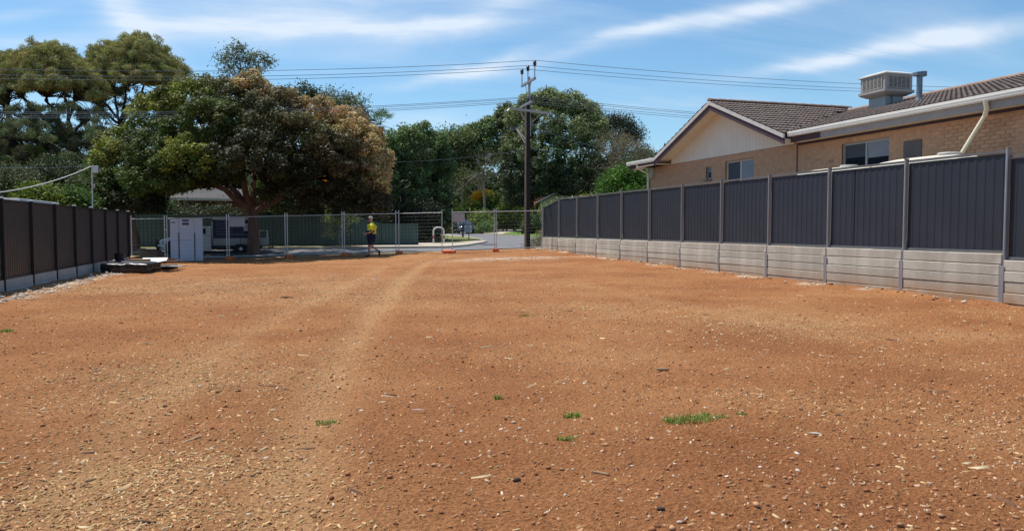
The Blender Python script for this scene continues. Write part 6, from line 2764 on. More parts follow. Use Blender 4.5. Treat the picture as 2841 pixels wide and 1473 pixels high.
GREEN = (.068, .095, .02)
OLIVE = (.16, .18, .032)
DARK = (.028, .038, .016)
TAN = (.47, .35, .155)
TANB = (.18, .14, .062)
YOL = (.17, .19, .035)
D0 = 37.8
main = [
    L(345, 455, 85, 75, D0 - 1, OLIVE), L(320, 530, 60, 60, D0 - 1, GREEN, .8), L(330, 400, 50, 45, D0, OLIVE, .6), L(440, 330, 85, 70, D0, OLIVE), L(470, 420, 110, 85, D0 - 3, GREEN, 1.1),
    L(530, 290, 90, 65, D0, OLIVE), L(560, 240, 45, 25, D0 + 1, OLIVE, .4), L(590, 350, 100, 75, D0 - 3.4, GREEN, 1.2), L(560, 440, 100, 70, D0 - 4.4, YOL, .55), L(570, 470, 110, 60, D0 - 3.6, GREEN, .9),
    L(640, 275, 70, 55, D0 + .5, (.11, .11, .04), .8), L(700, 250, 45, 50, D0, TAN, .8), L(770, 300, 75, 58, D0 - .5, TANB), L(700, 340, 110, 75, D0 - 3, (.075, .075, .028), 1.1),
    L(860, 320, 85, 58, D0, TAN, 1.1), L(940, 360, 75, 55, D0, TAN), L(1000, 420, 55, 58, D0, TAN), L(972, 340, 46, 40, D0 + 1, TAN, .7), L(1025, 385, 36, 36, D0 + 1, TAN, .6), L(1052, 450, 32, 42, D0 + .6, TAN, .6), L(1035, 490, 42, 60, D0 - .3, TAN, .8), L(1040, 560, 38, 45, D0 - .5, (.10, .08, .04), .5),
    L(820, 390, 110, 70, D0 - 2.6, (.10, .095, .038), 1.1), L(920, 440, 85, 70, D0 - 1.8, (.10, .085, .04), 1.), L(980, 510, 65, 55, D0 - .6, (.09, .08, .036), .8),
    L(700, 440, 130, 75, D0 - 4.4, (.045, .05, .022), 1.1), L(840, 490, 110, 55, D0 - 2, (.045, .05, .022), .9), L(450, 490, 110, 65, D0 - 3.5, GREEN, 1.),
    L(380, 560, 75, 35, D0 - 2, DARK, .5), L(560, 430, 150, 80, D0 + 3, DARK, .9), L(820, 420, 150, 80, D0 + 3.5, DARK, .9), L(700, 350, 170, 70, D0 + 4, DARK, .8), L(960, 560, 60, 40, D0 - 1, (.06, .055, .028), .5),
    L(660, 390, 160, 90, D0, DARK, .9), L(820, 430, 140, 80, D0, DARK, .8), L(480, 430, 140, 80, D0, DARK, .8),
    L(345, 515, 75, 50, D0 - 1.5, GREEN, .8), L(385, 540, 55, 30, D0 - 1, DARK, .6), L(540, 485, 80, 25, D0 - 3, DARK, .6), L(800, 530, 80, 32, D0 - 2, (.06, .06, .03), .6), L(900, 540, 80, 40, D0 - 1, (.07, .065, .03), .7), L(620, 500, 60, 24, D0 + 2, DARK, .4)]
mb0 = gpt(703, 38.0)
f1_, f2_, f3_, f4_ = at(640, 520, 38), at(672, 470, 37.6), at(765, 510, 38.2), at(705, 480, 38.8)
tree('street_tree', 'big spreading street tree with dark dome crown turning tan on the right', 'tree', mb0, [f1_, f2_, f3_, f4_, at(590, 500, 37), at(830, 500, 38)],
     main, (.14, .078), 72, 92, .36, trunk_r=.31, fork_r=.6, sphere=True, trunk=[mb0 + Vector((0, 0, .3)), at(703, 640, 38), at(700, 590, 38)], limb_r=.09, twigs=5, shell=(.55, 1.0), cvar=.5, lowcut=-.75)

# umbrella casuarinas, upper left
NEED = (.30, .285, .11)
NEEDD = (.13, .155, .075)
D1 = 62


def dome(px, py, rx_, ry_, d, tint, n, lo=.12):
    """puffs over the upper shell of a half ellipsoid"""
    out = []
    while len(out) < n:
        a = rng.normal(0, 1, 3)
        a /= np.linalg.norm(a)
        if not (a[2] > lo or (abs(a[0]) > .78 and a[2] > .04)):
            continue
        r_ = rng.uniform(.66, 1.0) if a[2] > .35 else rng.uniform(.8, 1.0)
        bump_ = 1 + .07 * math.sin(a[0] * 7 + px) + .05 * math.sin(a[1] * 9)
        out.append(L(px + a[0] * rx_ * r_ * bump_, py - a[2] * ry_ * r_ * bump_, 24, 20, d + a[1] * rx_ * d / 2100 * r_ * .8, tint, 1.0))
    return out


cb1 = gpt(300, D1 - 3)
fan1 = [at(290, 310, D1), at(262, 262, D1 + 1), at(320, 270, D1 - 1), at(352, 240, D1 + 1.5), at(372, 275, D1), at(400, 235, D1 - 1), at(430, 290, D1), at(462, 262, D1 + 1), at(380, 310, D1 - 1.5)]
CAS = dict(leafsz=(.36, .045), per=48, spread=.34, bark='bark_dark', leafm='leaf_matte', sphere=True, droop=-.6, up=-.2, shell=(.0, .8), lowcut=-.9, cvar=.2, fork_r=.34)
wisp = [L(rng.uniform(235, 480), 240 + 150 * rng.uniform(0, 1) ** 1.3, 24, 16, D1 + rng.normal(0, 3), (.085, .10, .05), 1.0) for k in range(34)]
tree('casuarina_tree', 'tall umbrella crowned feathery tree, its dome the highest on the left', 'tree', cb1, fan1,
     dome(365, 255, 152, 152, D1, NEED, 620, .30) + dome(365, 262, 125, 95, D1, (.085, .095, .055), 12, .2) + wisp + [L(330, 400, 50, 26, D1 + 1, NEEDD, .8), L(265, 330, 45, 26, D1, NEEDD, .8), L(470, 290, 30, 20, D1, NEEDD, .8), L(300, 370, 40, 26, D1, NEEDD, .8)],
     clumps=1, trunk_r=.36, trunk=[at(290, 520, D1 - 2), at(325, 420, D1), at(338, 350, D1)], limb_r=.038, twigs=1, **CAS)
cb2 = gpt(245, D1 - 8)
fan2 = [at(160, 320, D1 - 4), at(90, 310, D1 - 4), at(205, 280, D1 - 4), at(40, 380, D1 - 6), at(120, 420, D1 - 6), at(130, 270, D1 - 3), at(60, 270, D1 - 5), at(20, 300, D1 - 4), at(230, 330, D1 - 3), at(175, 250, D1 - 5)]
low2 = []
for (a_, b_, c_, d_, n_, t_) in ((70, 350, 85, 40, 9, NEEDD), (20, 420, 70, 45, 9, NEEDD), (160, 400, 80, 34, 8, NEEDD), (215, 430, 60, 45, 8, NEEDD), (90, 450, 100, 45, 20, (.075, .10, .03)), (200, 485, 75, 40, 16, (.075, .10, .03)),
                                 (-20, 500, 100, 60, 18, NEEDD), (245, 360, 45, 60, 6, NEEDD), (-70, 350, 80, 110, 16, NEEDD), (270, 470, 40, 50, 8, NEEDD), (110, 380, 110, 50, 9, NEEDD)):
    for k in range(int(n_ * 2.2)):
        low2.append(L(a_ + rng.normal(0, .5) * c_, b_ + rng.normal(0, .5) * d_, 26, 18, D1 - 6 + rng.normal(0, 2.5), t_, 1.0))
for k in range(60):
    low2.append(L(rng.uniform(-60, 290), rng.uniform(235, 400), 24, 14, D1 - 5 + rng.normal(0, 3), (.085, .10, .05), 1.0))
tree('casuarina_tree', 'wide feathery tree with leaning bare limbs at the far left edge', 'tree', cb2, fan2,
     dome(120, 275, 165, 148, D1 - 4, NEED, 640, .30) + [L(250, 250 + 6 * k, 24, 20, D1 - 2 + .6 * k, NEED) for k in range(-6, 5)] + dome(120, 275, 130, 95, D1 - 4, (.085, .095, .055), 12, .2) + dome(60, 215, 70, 70, D1 - 4, NEED, 40) + low2,
     clumps=1, trunk_r=.42, trunk=[at(280, 520, D1 - 8), at(235, 460, D1 - 7), at(190, 400, D1 - 5)], limb_r=.04, twigs=1, **CAS)
# thin eucalyptus behind the big tree
EUC = (.14, .17, .09)
tree('eucalyptus_tree', 'slender open eucalyptus rising above the tan top of the big tree', 'tree', gpt(690, 74), [at(665, 230, 74), at(700, 240, 74)],
     [L(655, 140, 28, 16, 74, EUC), L(625, 165, 22, 18, 74, EUC), L(670, 170, 25, 18, 74, EUC), L(640, 200, 30, 18, 74, EUC), L(695, 160, 12, 14, 74, EUC, .6), L(725, 160, 16, 10, 74, EUC, .6), L(715, 190, 18, 12, 74, EUC, .7), L(690, 215, 25, 18, 74, EUC), L(640, 228, 24, 12, 74, EUC, .8), L(745, 172, 10, 8, 74, EUC, .4)],
     (.30, .12), 13, 26, .38, 'bark_pale', 'leaf_matte', trunk_r=.3, limb_r=.07, twigs=5, droop=.8)
tree('round_tree', 'dark round topped tree peeping over the middle of the big crown', 'tree', gpt(840, 64), [at(840, 330, 64)],
     [L(845, 262, 36, 28, 64, (.045, .07, .03)), L(800, 270, 30, 26, 64, (.11, .10, .05)), L(870, 275, 25, 20, 64, (.045, .07, .03))], (.2, .1), 30, 34, .3, 'bark_dark', trunk_r=.25)
tree('grey_green_tree', 'grey green drooping tree behind the right shoulder of the big crown', 'tree', gpt(960, 60), [at(950, 400, 60)],
     [L(930, 280, 42, 28, 60, (.12, .13, .07)), L(975, 300, 38, 36, 60, (.11, .13, .06)), L(990, 330, 28, 26, 60, (.10, .12, .06)), L(930, 320, 40, 30, 60, (.10, .12, .06))], (.26, .08), 34, 30, .36, 'bark_pale', 'leaf_matte', droop=1.0)
# palm
pb_ = gpt(1056, 52)
palm = empty('palm_tree', pb_, 0, 'green fan palm above the right edge of the big crown', 'palm')
ptop = at(1056, 345, 52)
q = MB()
q.tube([(0, 0, -.3), (.1, 0, 2), tuple(ptop - pb_ - Vector((0, 0, .2)))], [.22, .18, .17], 10)
q.build('trunk', M['bark'], palm)
q = MB()
for k in range(26):
    a, e_ = rng.uniform(0, 6.28), rng.uniform(-.5, 1.25)
    d_ = Vector((math.cos(a) * math.cos(e_), math.sin(a) * math.cos(e_), math.sin(e_)))
    c0_ = ptop - pb_
    c1_ = c0_ + d_ * rng.uniform(.5, .8)
    q.tube([c0_, c1_], .015, 4, cap=False)
    sd2 = d_.cross(Vector((0, 0, 1))).normalized()
    u2 = sd2.cross(d_)
    for j in range(11):
        b2_ = R(-75 + 15 * j)
        dr = (d_ * math.cos(b2_) + sd2 * math.sin(b2_)).normalized()
        l_ = rng.uniform(.55, .85)
        tip = c1_ + dr * l_ + Vector((0, 0, -.18 * l_))
        wv = dr.cross(u2).normalized() * .03
        mid_ = c1_ + dr * l_ * .5
        q.add([c1_, mid_ + wv, tip, mid_ - wv], [(0, 1, 2, 3)])
me = q.mesh('fronds')
ca_ = me.color_attributes.new('tint', 'FLOAT_COLOR', 'POINT')
ca_.data.foreach_set('color', np.tile(np.array([.07, .12, .03, 1], dtype=np.float32), len(me.vertices)))
link('fronds', me, M['leaf'], palm)

# dense dark cypress-like row right of the big tree
DG = (.072, .115, .045)
MG = (.14, .20, .065)
tree('dense_tree', 'tall dark dense tree just right of the big spreading crown', 'tree', gpt(1120, 54), [at(1120, 560, 54), at(1120, 480, 54)],
     [L(1110, 400, 45, 42, 54, MG), L(1140, 385, 35, 30, 54, MG, .7), L(1075, 430, 40, 45, 55, MG, .8), L(1070, 500, 45, 50, 55, DG, .8), L(1090, 460, 55, 60, 54, DG), L(1150, 450, 55, 65, 54, DG), L(1110, 530, 70, 60, 53, DG, 1.2), L(1050, 580, 60, 35, 53, DG), L(1130, 600, 70, 30, 52.5, DG, 1.1)],
     (.19, .10), 70, 48, .42, 'bark_dark', trunk_r=.25, limb_r=.08, lowcut=-1, sphere=True)
tree('dense_tree', 'dark bushy tree with a light tufted top left of the low tree gap', 'tree', gpt(1210, 57), [at(1210, 560, 57), at(1210, 480, 57)],
     [L(1170, 370, 28, 30, 57, MG, .6), L(1200, 395, 42, 30, 57, MG), L(1180, 460, 50, 55, 57, DG), L(1225, 460, 35, 60, 57, DG), L(1200, 540, 55, 55, 56, DG, 1.2), L(1215, 600, 42, 28, 56, DG)],
     (.19, .10), 70, 48, .42, 'bark_dark', trunk_r=.25, limb_r=.08, lowcut=-1, sphere=True)
tree('young_conifer', 'thin pointed treetop sticking up beside the dense dark trees', 'tree', gpt(1120, 60), [at(1120, 420, 60)],
     [L(1122, 362, 9, 14, 60, MG, .4), L(1118, 385, 14, 16, 60, MG, .5)], (.2, .08), 30, 24, .25, 'bark_dark')
# middle distance
tree('spreading_tree', 'light green flat topped tree behind the dark row, left of the power pole', 'tree', gpt(1240, 98), [at(1240, 450, 98)],
     [L(1275, 385, 50, 28, 98, (.13, .17, .06)), L(1270, 430, 50, 34, 98, (.09, .12, .045)), L(1235, 395, 60, 22, 98, (.13, .17, .06)), L(1180, 400, 40, 18, 98, (.11, .14, .05)), L(1240, 430, 75, 30, 98, (.08, .11, .04)), L(1230, 480, 70, 40, 97, (.06, .085, .03))],
     (.35, .16), 70, 26, .6, 'bark_dark', trunk_r=.4)
tree('broad_tree', 'broad bright green tree left of the power pole', 'tree', gpt(1330, 100), [at(1330, 470, 100)],
     [L(1320, 370, 38, 28, 100, MG), L(1365, 355, 42, 26, 100, MG), L(1300, 410, 42, 32, 100, MG), L(1370, 400, 55, 38, 100, MG), L(1340, 440, 60, 35, 99, DG), L(1410, 330, 36, 40, 99, (.13, .15, .06)), L(1420, 400, 40, 50, 98, (.10, .12, .05)), L(1290, 460, 45, 30, 99, (.09, .10, .05), .6)],
     (.36, .18), 60, 44, .75, 'bark_pale', trunk_r=.3, limb_r=.1, sphere=True)
tree('bare_limbed_tree', 'thin tree with pale bare limbs above the orange bush', 'tree', gpt(1345, 92), [at(1340, 480, 92), at(1320, 440, 92), at(1365, 430, 92)],
     [L(1320, 500, 50, 40, 92, (.09, .10, .05), .5), L(1375, 480, 45, 40, 92, (.09, .10, .05), .6), L(1260, 540, 45, 35, 91, (.08, .10, .04), .8), L(1350, 440, 40, 30, 92, (.09, .10, .05), .4), L(1290, 490, 40, 30, 92, (.10, .12, .05), .5)],
     (.28, .1), 45, 22, .6, 'bark_pale', 'leaf_matte', trunk_r=.16, limb_r=.12, twigs=8, droop=.6)
BG = (.20, .235, .095)
tree('big_gum_tree', 'huge dense gum tree behind the power pole', 'tree', gpt(1560, 88), [at(1560, 480, 88), at(1500, 470, 88), at(1610, 470, 88)],
     [L(1480, 290, 40, 32, 88, BG), L(1525, 280, 42, 30, 88, BG), L(1580, 290, 45, 34, 88, BG), L(1625, 315, 40, 34, 88, BG), L(1450, 330, 45, 40, 88, BG), L(1500, 350, 60, 50, 86, BG), L(1580, 360, 65, 50, 86, BG), L(1645, 370, 42, 48, 87, BG),
      L(1440, 410, 50, 50, 87, (.12, .15, .06)), L(1510, 430, 70, 55, 85, (.11, .145, .06)), L(1600, 440, 75, 55, 85, (.095, .125, .05)), L(1500, 500, 70, 45, 85, (.045, .065, .03)), L(1590, 510, 80, 40, 85, (.045, .065, .03)), L(1430, 480, 45, 45, 87, (.06, .08, .04)), L(1440, 540, 45, 40, 87, (.06, .08, .04)), L(1670, 500, 40, 50, 86, (.05, .07, .03))],
     (.32, .15), 70, 52, .72, 'bark_dark', trunk_r=.6, limb_r=.15, droop=.5, lowcut=-.9, cvar=.4, sphere=True)
GB = (.19, .17, .105)
tree('grey_brown_tree', 'dull grey brown twiggy tree between the huge gum and the brick house', 'tree', gpt(1720, 84), [at(1720, 500, 84), at(1690, 470, 84), at(1750, 470, 84)],
     [L(1700, 400, 50, 36, 84, GB), L(1750, 420, 50, 36, 84, GB), L(1690, 460, 55, 40, 83, GB), L(1740, 480, 60, 40, 83, GB), L(1790, 450, 30, 36, 84, (.10, .11, .06)), L(1680, 520, 50, 35, 83, GB)],
     (.26, .06), 80, 30, .5, 'bark_pale', 'leaf_matte', trunk_r=.35, limb_r=.14, twigs=9, lowcut=-.9)
tree('dark_gum_tree', 'darker gum top rising behind the grey brown tree', 'tree', gpt(1710, 96), [at(1710, 430, 96)],
     [L(1690, 340, 30, 22, 96, (.05, .06, .04)), L(1725, 345, 30, 22, 96, (.05, .06, .04)), L(1755, 370, 26, 26, 96, (.055, .065, .04)), L(1690, 375, 40, 25, 96, (.05, .06, .04)), L(1785, 430, 22, 28, 96, (.10, .11, .07), .7), L(1740, 390, 35, 25, 96, (.05, .06, .04))],
     (.3, .12), 50, 28, .5, 'bark_dark', trunk_r=.3, droop=.4)
# bright bush behind the right fence
BR = (.085, .17, .03)
tree('bright_tree', 'bright green leafy tree just above the right fence, left of the brick house', 'tree', gpt(1740, 47), [at(1735, 560, 47)],
     [L(1720, 500, 42, 34, 47, BR), L(1760, 490, 38, 32, 47, BR), L(1785, 520, 32, 40, 47, BR), L(1700, 530, 40, 32, 47, BR), L(1750, 540, 50, 30, 46.5, BR), L(1740, 580, 70, 30, 46.5, BR)],
     (.15, .08), 75, 30, .25, 'bark_dark', trunk_r=.14, up=.1)
# green hedge and shrubs across the street
HG = (.17, .24, .055)
for (px_, py_, rx2, ry2, d_, tint, lab) in (
        (1300, 585, 42, 32, 94, HG, 'round green bush behind the parked dark car'), (1370, 570, 45, 36, 95, (.10, .18, .045), 'deeper green bush below the orange flowers'),
        (1425, 580, 42, 30, 93, HG, 'leafy green bush left of the power pole'), (1500, 595, 35, 22, 88, (.24, .28, .07), 'yellow green bush right of the power pole above the fence end'),
        (1335, 615, 28, 30, 86, (.17, .22, .06), 'leafy creeper covering the dark fence beside the car'), (1345, 635, 18, 14, 84, (.14, .22, .07), 'low pale green clump on the far verge'),
        (1240, 625, 22, 26, 84, (.20, .21, .08), 'pale yellow green flowering bush left of the parked car'), (1570, 575, 60, 22, 80, (.18, .22, .06), 'green bush under the olive gabled house'),
        (1640, 560, 50, 18, 80, (.16, .18, .04), 'yellow green bush just over the right fence'), (1475, 622, 16, 26, 78, (.06, .10, .03), 'dark shrub between the pole and the electrical cabinet'),
        (1405, 600, 38, 25, 92, (.15, .20, .05), 'vine mass over the dark picket fence')):
    tree('bush', lab, 'bush', gpt(px_, d_), [at(px_, py_ + ry2, d_)], [L(px_, py_, rx2, ry2, d_, tint), L(px_ - rx2 * .6, py_ + ry2 * .5, rx2 * .6, ry2 * .7, d_ - .5, tint, .6), L(px_ + rx2 * .6, py_ + ry2 * .5, rx2 * .6, ry2 * .7, d_ - .5, tint, .6)],
         (.24, .12), 60, 28, .32, 'bark_dark', trunk_r=.08, limb_r=.05, twigs=3, lowcut=-1, group='bushes across the street')
tree('orange_bush', 'bush capped with orange yellow flowers above the green hedge', 'flowering bush', gpt(1340, 96), [at(1340, 560, 96)],
     [L(1345, 545, 30, 14, 96, (.95, .50, .03), 1), L(1325, 555, 18, 10, 96, (.9, .45, .03), .6), L(1340, 570, 35, 16, 96, (.10, .14, .03), .6)], (.22, .14), 60, 30, .28, 'bark_dark', trunk_r=.1)
# shrubs behind the green fence, under the big tree
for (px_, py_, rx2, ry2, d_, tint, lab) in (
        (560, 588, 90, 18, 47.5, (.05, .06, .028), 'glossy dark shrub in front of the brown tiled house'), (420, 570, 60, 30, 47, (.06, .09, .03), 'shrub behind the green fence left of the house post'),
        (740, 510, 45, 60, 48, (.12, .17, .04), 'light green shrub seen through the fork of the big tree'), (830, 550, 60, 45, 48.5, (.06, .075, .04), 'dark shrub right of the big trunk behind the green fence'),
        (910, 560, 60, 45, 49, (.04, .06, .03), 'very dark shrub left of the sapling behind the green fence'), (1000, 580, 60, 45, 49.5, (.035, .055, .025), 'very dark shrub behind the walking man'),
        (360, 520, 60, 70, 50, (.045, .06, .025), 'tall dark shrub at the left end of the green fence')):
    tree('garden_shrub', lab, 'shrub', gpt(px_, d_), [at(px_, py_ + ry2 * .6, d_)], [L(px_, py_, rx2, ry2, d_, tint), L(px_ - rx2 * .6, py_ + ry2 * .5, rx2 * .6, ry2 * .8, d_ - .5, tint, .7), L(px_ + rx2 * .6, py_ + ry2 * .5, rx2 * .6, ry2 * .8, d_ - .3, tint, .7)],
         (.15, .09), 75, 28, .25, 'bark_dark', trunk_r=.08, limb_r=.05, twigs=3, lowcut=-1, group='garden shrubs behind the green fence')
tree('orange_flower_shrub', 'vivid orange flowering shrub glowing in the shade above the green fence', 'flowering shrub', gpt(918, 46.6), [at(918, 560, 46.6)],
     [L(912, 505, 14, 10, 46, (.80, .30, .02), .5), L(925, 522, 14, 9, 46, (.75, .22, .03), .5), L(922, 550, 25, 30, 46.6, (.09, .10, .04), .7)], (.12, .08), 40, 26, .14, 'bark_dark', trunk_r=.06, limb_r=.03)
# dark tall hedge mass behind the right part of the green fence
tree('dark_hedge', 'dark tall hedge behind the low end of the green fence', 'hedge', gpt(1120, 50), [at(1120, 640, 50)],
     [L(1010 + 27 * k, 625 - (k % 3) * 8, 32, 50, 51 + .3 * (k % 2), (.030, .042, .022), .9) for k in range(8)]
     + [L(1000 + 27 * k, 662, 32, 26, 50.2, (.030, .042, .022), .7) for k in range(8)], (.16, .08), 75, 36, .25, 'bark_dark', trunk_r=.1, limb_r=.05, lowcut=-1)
# sapling in front of the green fence
tree('young_tree', 'young light green sapling growing on the verge in front of the green fence', 'sapling', gpt(944, 42.3), [at(944, 640, 42.3)],
     [L(945, 580, 30, 28, 42.3, (.22, .28, .08)), L(925, 605, 26, 24, 42.3, (.20, .25, .08), .7), L(965, 600, 26, 26, 42.3, (.20, .25, .08), .7), L(940, 635, 34, 22, 42.3, (.13, .15, .06), .4), L(915, 650, 12, 10, 42.3, (.25, .25, .13), .2)],
     (.11, .05), 42, 20, .15, 'bark_pale', trunk_r=.04, limb_r=.02)
# shrubs beyond the left fence
for (px_, py_, rx2, ry2, d_, tint, lab) in (
        (30, 505, 60, 45, 33, (.10, .12, .06), 'dull leafy shrub at the left edge above the brown fence'), (110, 540, 42, 22, 32, (.12, .17, .03), 'bright yellow green shrub above the white carport roof'),
        (205, 555, 40, 28, 33, (.07, .13, .03), 'fresh green shrub left of the service mast'), (240, 530, 35, 40, 35, (.08, .10, .035), 'olive shrub beside the service mast'),
        (285, 480, 40, 60, 44, (.06, .11, .03), 'green leafy shrub right of the service mast'), (150, 470, 60, 45, 44, (.04, .06, .025), 'dark shrub under the leaning limbs on the left'),
        (60, 560, 90, 40, 40, (.035, .05, .02), 'dark undergrowth shrub behind the carport'), (300, 570, 40, 30, 42, (.05, .07, .03), 'dark shrub at the end of the brown fence')):
    tree('left_garden_shrub' if False else 'garden_shrub', lab, 'shrub', gpt(px_, d_), [at(px_, py_ + ry2 * .6, d_)], [L(px_, py_, rx2, ry2, d_, tint), L(px_ - rx2 * .6, py_ + ry2 * .5, rx2 * .6, ry2 * .8, d_ - .3, tint, .7), L(px_ + rx2 * .6, py_ + ry2 * .5, rx2 * .6, ry2 * .8, d_ - .3, tint, .7)],
         (.13, .075), 75, 28, .22, 'bark_dark', trunk_r=.07, limb_r=.04, twigs=3, lowcut=-1, group='garden shrubs beyond the brown left fence')
# dry shrub at the end of the right fence, and limbs leaning in the left corner
tree('dry_shrub', 'low dry grey green shrub at the far end of the right fence beside the pole', 'shrub', gpt(1490, 42), [at(1490, 680, 42)],
     [L(1490, 670, 20, 16, 42, (.20, .19, .09)), L(1470, 683, 16, 8, 41.5, (.20, .18, .09), .5), L(1505, 655, 12, 14, 42.3, (.24, .23, .11), .6)], (.10, .035), 40, 22, .13, 'bark_pale', 'leaf_matte', trunk_r=.03, limb_r=.015)
q = MB()
b0_ = gpt(372, 36.5)
q.tube([(0, 0, -.2), (.05, 0, .8), (-.15, .1, 1.8), (-.5, .2, 3.4)], [.26, .22, .19, .15], 10)
o = q.build('old_tree_trunk', M['bark'], smooth=True)
o.location = b0_
tag(o, 'leaning red brown trunk at the far end of the brown left fence', 'tree trunk')
# far woodland that reads as one mass
cs, ts = [], []
for px_ in range(-300, 1850, 18):
    d_ = rng.uniform(112, 128)
    top_ = 470 + 30 * math.sin(px_ * .01) + rng.normal(0, 12)
    if px_ < 450:
        top_ += 30
    for k in range(40):
        p_ = at(px_ + rng.normal(0, 14), rng.uniform(top_, 640), d_ + rng.normal(0, 2))
        cs.append(tuple(p_))
        s_ = rng.uniform(.7, 1.3)
        ts.append((.055 * s_, .075 * s_, .035 * s_))
leaf_cloud('far_woodland', None, cs, ts, 18, 1.2, .8, .45, M['leaf_matte'], kind='stuff')
# grassy weeds behind the kerb strip
def blades(name, c, n_, rad, h_, tint, w_=.012, parent=None, kind=None, ell=1.0):
    a = rng.uniform(0, 6.28, n_)
    rr = rad * np.sqrt(rng.uniform(0, 1, n_))
    bx2 = c[0] + rr * np.cos(a) * ell
    by2 = c[1] + rr * np.sin(a)
    bz2 = np.full(n_, 0.0)
    az_ = rng.uniform(0, 6.28, n_)
    ln_ = h_ * rng.uniform(.5, 1.2, n_)
    lean = rng.uniform(.2, .9, n_) * ln_
    P0 = np.stack([bx2, by2, bz2], 1)
    dirh = np.stack([np.cos(az_), np.sin(az_), np.zeros(n_)], 1)
    side = np.stack([-np.sin(az_), np.cos(az_), np.zeros(n_)], 1) * (w_ / 2)
    mid = P0 + dirh * (lean * .35)[:, None] + np.array([0, 0, 1]) * (ln_ * .65)[:, None]
    tip = P0 + dirh * lean[:, None] + np.array([0, 0, 1]) * (ln_ * .9)[:, None]
    V_ = np.stack([P0 - side, P0 + side, mid + side * .8, tip, mid - side * .8], 1).reshape(-1, 3)
    i_ = np.arange(n_)[:, None] * 5
    F1 = np.concatenate([i_ + 0, i_ + 1, i_ + 2, i_ + 4], 1)
    F2 = np.concatenate([i_ + 4, i_ + 2, i_ + 3, i_ + 3], 1)
    F3 = np.concatenate([i_ + 4, i_ + 2, i_ + 3], 1)
    F = np.concatenate([np.concatenate([i_, i_ + 1, i_ + 2], 1), np.concatenate([i_, i_ + 2, i_ + 4], 1), F3], 0)
    col = np.array(tint) * rng.uniform(.6, 1.35, (n_, 1))
    return link(name, np_mesh(name, V_, F, np.repeat(col, 5, 0)), M['leaf'], parent)


for (px_, py_, n_, rad, h_, ell, lab) in (
        (1930, 1178, 420, .10, .045, 2.6, 'largest bright green grass tuft on the bare soil, right of centre'),
        (1587, 1162, 90, .05, .045, 1.4, 'small grass tuft left of the largest one'),
        (1573, 1232, 80, .045, .03, 1.5, 'small flat grass tuft nearest the camera'),
        (1382, 1115, 40, .03, .05, 1.2, 'little upright grass tuft in the middle of the lot'),
        (917, 1168, 110, .06, .03, 1.8, 'flat grass tuft in the wheel track left of centre'),
        (10, 924, 90, .09, .05, 1.3, 'grass tuft cut by the left edge of the picture'),
        (2057, 1166, 40, .04, .03, 1.3, 'tiny grass tuft just right of the largest one'),
        (1456, 881, 40, .06, .04, 1.5, 'tiny green sprout in the mid distance of the lot')):
    p_ = ong(px_, py_)
    zz_ = float(ground_h(np.array([p_.x]), np.array([p_.y]))[0]) - .004
    o = blades('grass_tuft', (0, 0, 0), n_, rad, h_, (.17, .26, .055), .006 if py_ > 1000 else .012, ell=ell)
    o.location = (p_.x, p_.y, zz_)
    tag(o, lab, 'grass tuft', 'grass tufts on the bare soil')


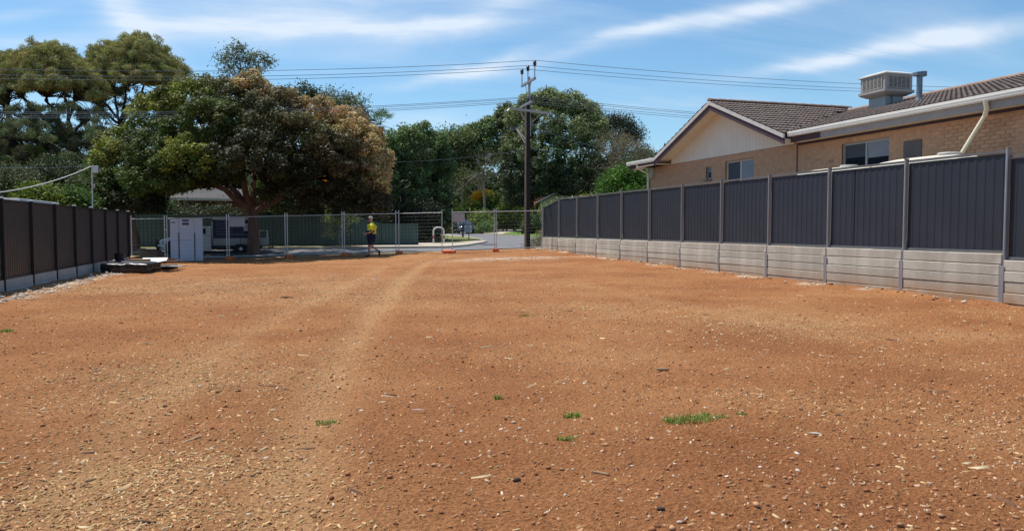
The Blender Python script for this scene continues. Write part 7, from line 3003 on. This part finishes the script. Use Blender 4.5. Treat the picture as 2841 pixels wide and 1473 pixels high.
def debris(name, px_, py_, l_, r_, rz_, m_, lab, cat, flat=1.0, knob=False):
    p_ = ong(px_, py_)
    zz_ = float(ground_h(np.array([p_.x]), np.array([p_.y]))[0])
    bm_ = bmesh.new()
    n_ = 12
    rings = []
    for i in range(9):
        t = i / 8
        e_ = math.sin(math.pi * min(max(t, .03), .97)) ** .35
        c_ = Vector(((t - .5) * l_, .03 * l_ * math.sin(t * 5), r_ * .8))
        rings.append([bm_.verts.new(c_ + Vector((0, math.cos(a_) * r_ * e_ * (1 + .2 * mnoise.noise(Vector((t * 6, k, 0)))), math.sin(a_) * r_ * e_ * flat * (1 + .2 * mnoise.noise(Vector((t * 6, k, 3))))))) for k, a_ in enumerate(2 * math.pi * j / n_ for j in range(n_))])
    for a_, b_2 in zip(rings[:-1], rings[1:]):
        for k in range(n_):
            bm_.faces.new((a_[k], a_[(k + 1) % n_], b_2[(k + 1) % n_], b_2[k]))
    bm_.faces.new(rings[0][::-1])
    bm_.faces.new(rings[-1])
    me_ = bpy.data.meshes.new(name)
    bm_.to_mesh(me_)
    bm_.free()
    o_ = link(name, me_, m_, None, (p_.x, p_.y, zz_ - r_ * .3), (0, 0, rz_ - YAW), smooth=True)
    return tag(o_, lab, cat)


debris('wood_piece', 1838, 1025, .13, .016, .05, M['stick'], 'short thick brown stick lying right of the picture centre', 'stick')
debris('wood_piece', 1668, 1318, .10, .009, -.5, M['stick'], 'bent pale brown stick near the bottom, right of centre', 'stick')
debris('wood_piece', 1434, 1334, .045, .014, .5, M['stick_dark'], 'dark charred stick end near the bottom centre', 'stick')
debris('wood_piece', 400, 1447, .13, .006, .0, M['stick_dark'], 'long dark twig at the bottom left among the chips', 'twig')
debris('wood_piece', 243, 1250, .09, .008, .4, M['stick'], 'forked pale stick in the straw at left', 'stick')
debris('wood_piece', 735, 1270, .06, .010, 1.2, M['lime'], 'splayed pale wood fan left of centre', 'wood piece', flat=.5)
debris('wood_piece', 2262, 1217, .07, .010, -.2, M['lime'], 'pale broken wood piece at lower right', 'wood piece', flat=.6)
debris('stone', 1442, 1199, .028, .012, 0, M['pebble'], 'round pale pebble below the middle of the lot', 'stone')
debris('stone', 1425, 1178, .03, .013, .5, M['pebble'], 'brownish pebble just above the round pale one', 'stone', flat=.7)
debris('stone', 1885, 1447, .03, .010, .2, M['pebble'], 'whitish pebble at the bottom edge right of centre', 'stone', flat=.8)
debris('soil_lump', 1833, 1418, .04, .014, .2, M['stick_dark'], 'dark soil lump at the bottom right of centre', 'soil lump', flat=.7)
debris('plastic_scrap', 2326, 1160, .06, .010, .1, M['post_dark'], 'dark grey plastic scrap at the right of the lot', 'scrap', flat=.3)
debris('wood_piece', 795, 824, .26, .02, .05, M['stick_dark'], 'dark bark strip in the upper left middle of the lot', 'bark piece')
debris('white_scrap', 1040, 776, .22, .018, .1, M['white_sheet'], 'small white scrap in the upper middle of the lot', 'scrap', flat=.3)
debris('white_scrap', 1160, 1140, .10, .005, .0, M['white_sheet'], 'thin white splinter in the middle of the lot', 'splinter', flat=.4)
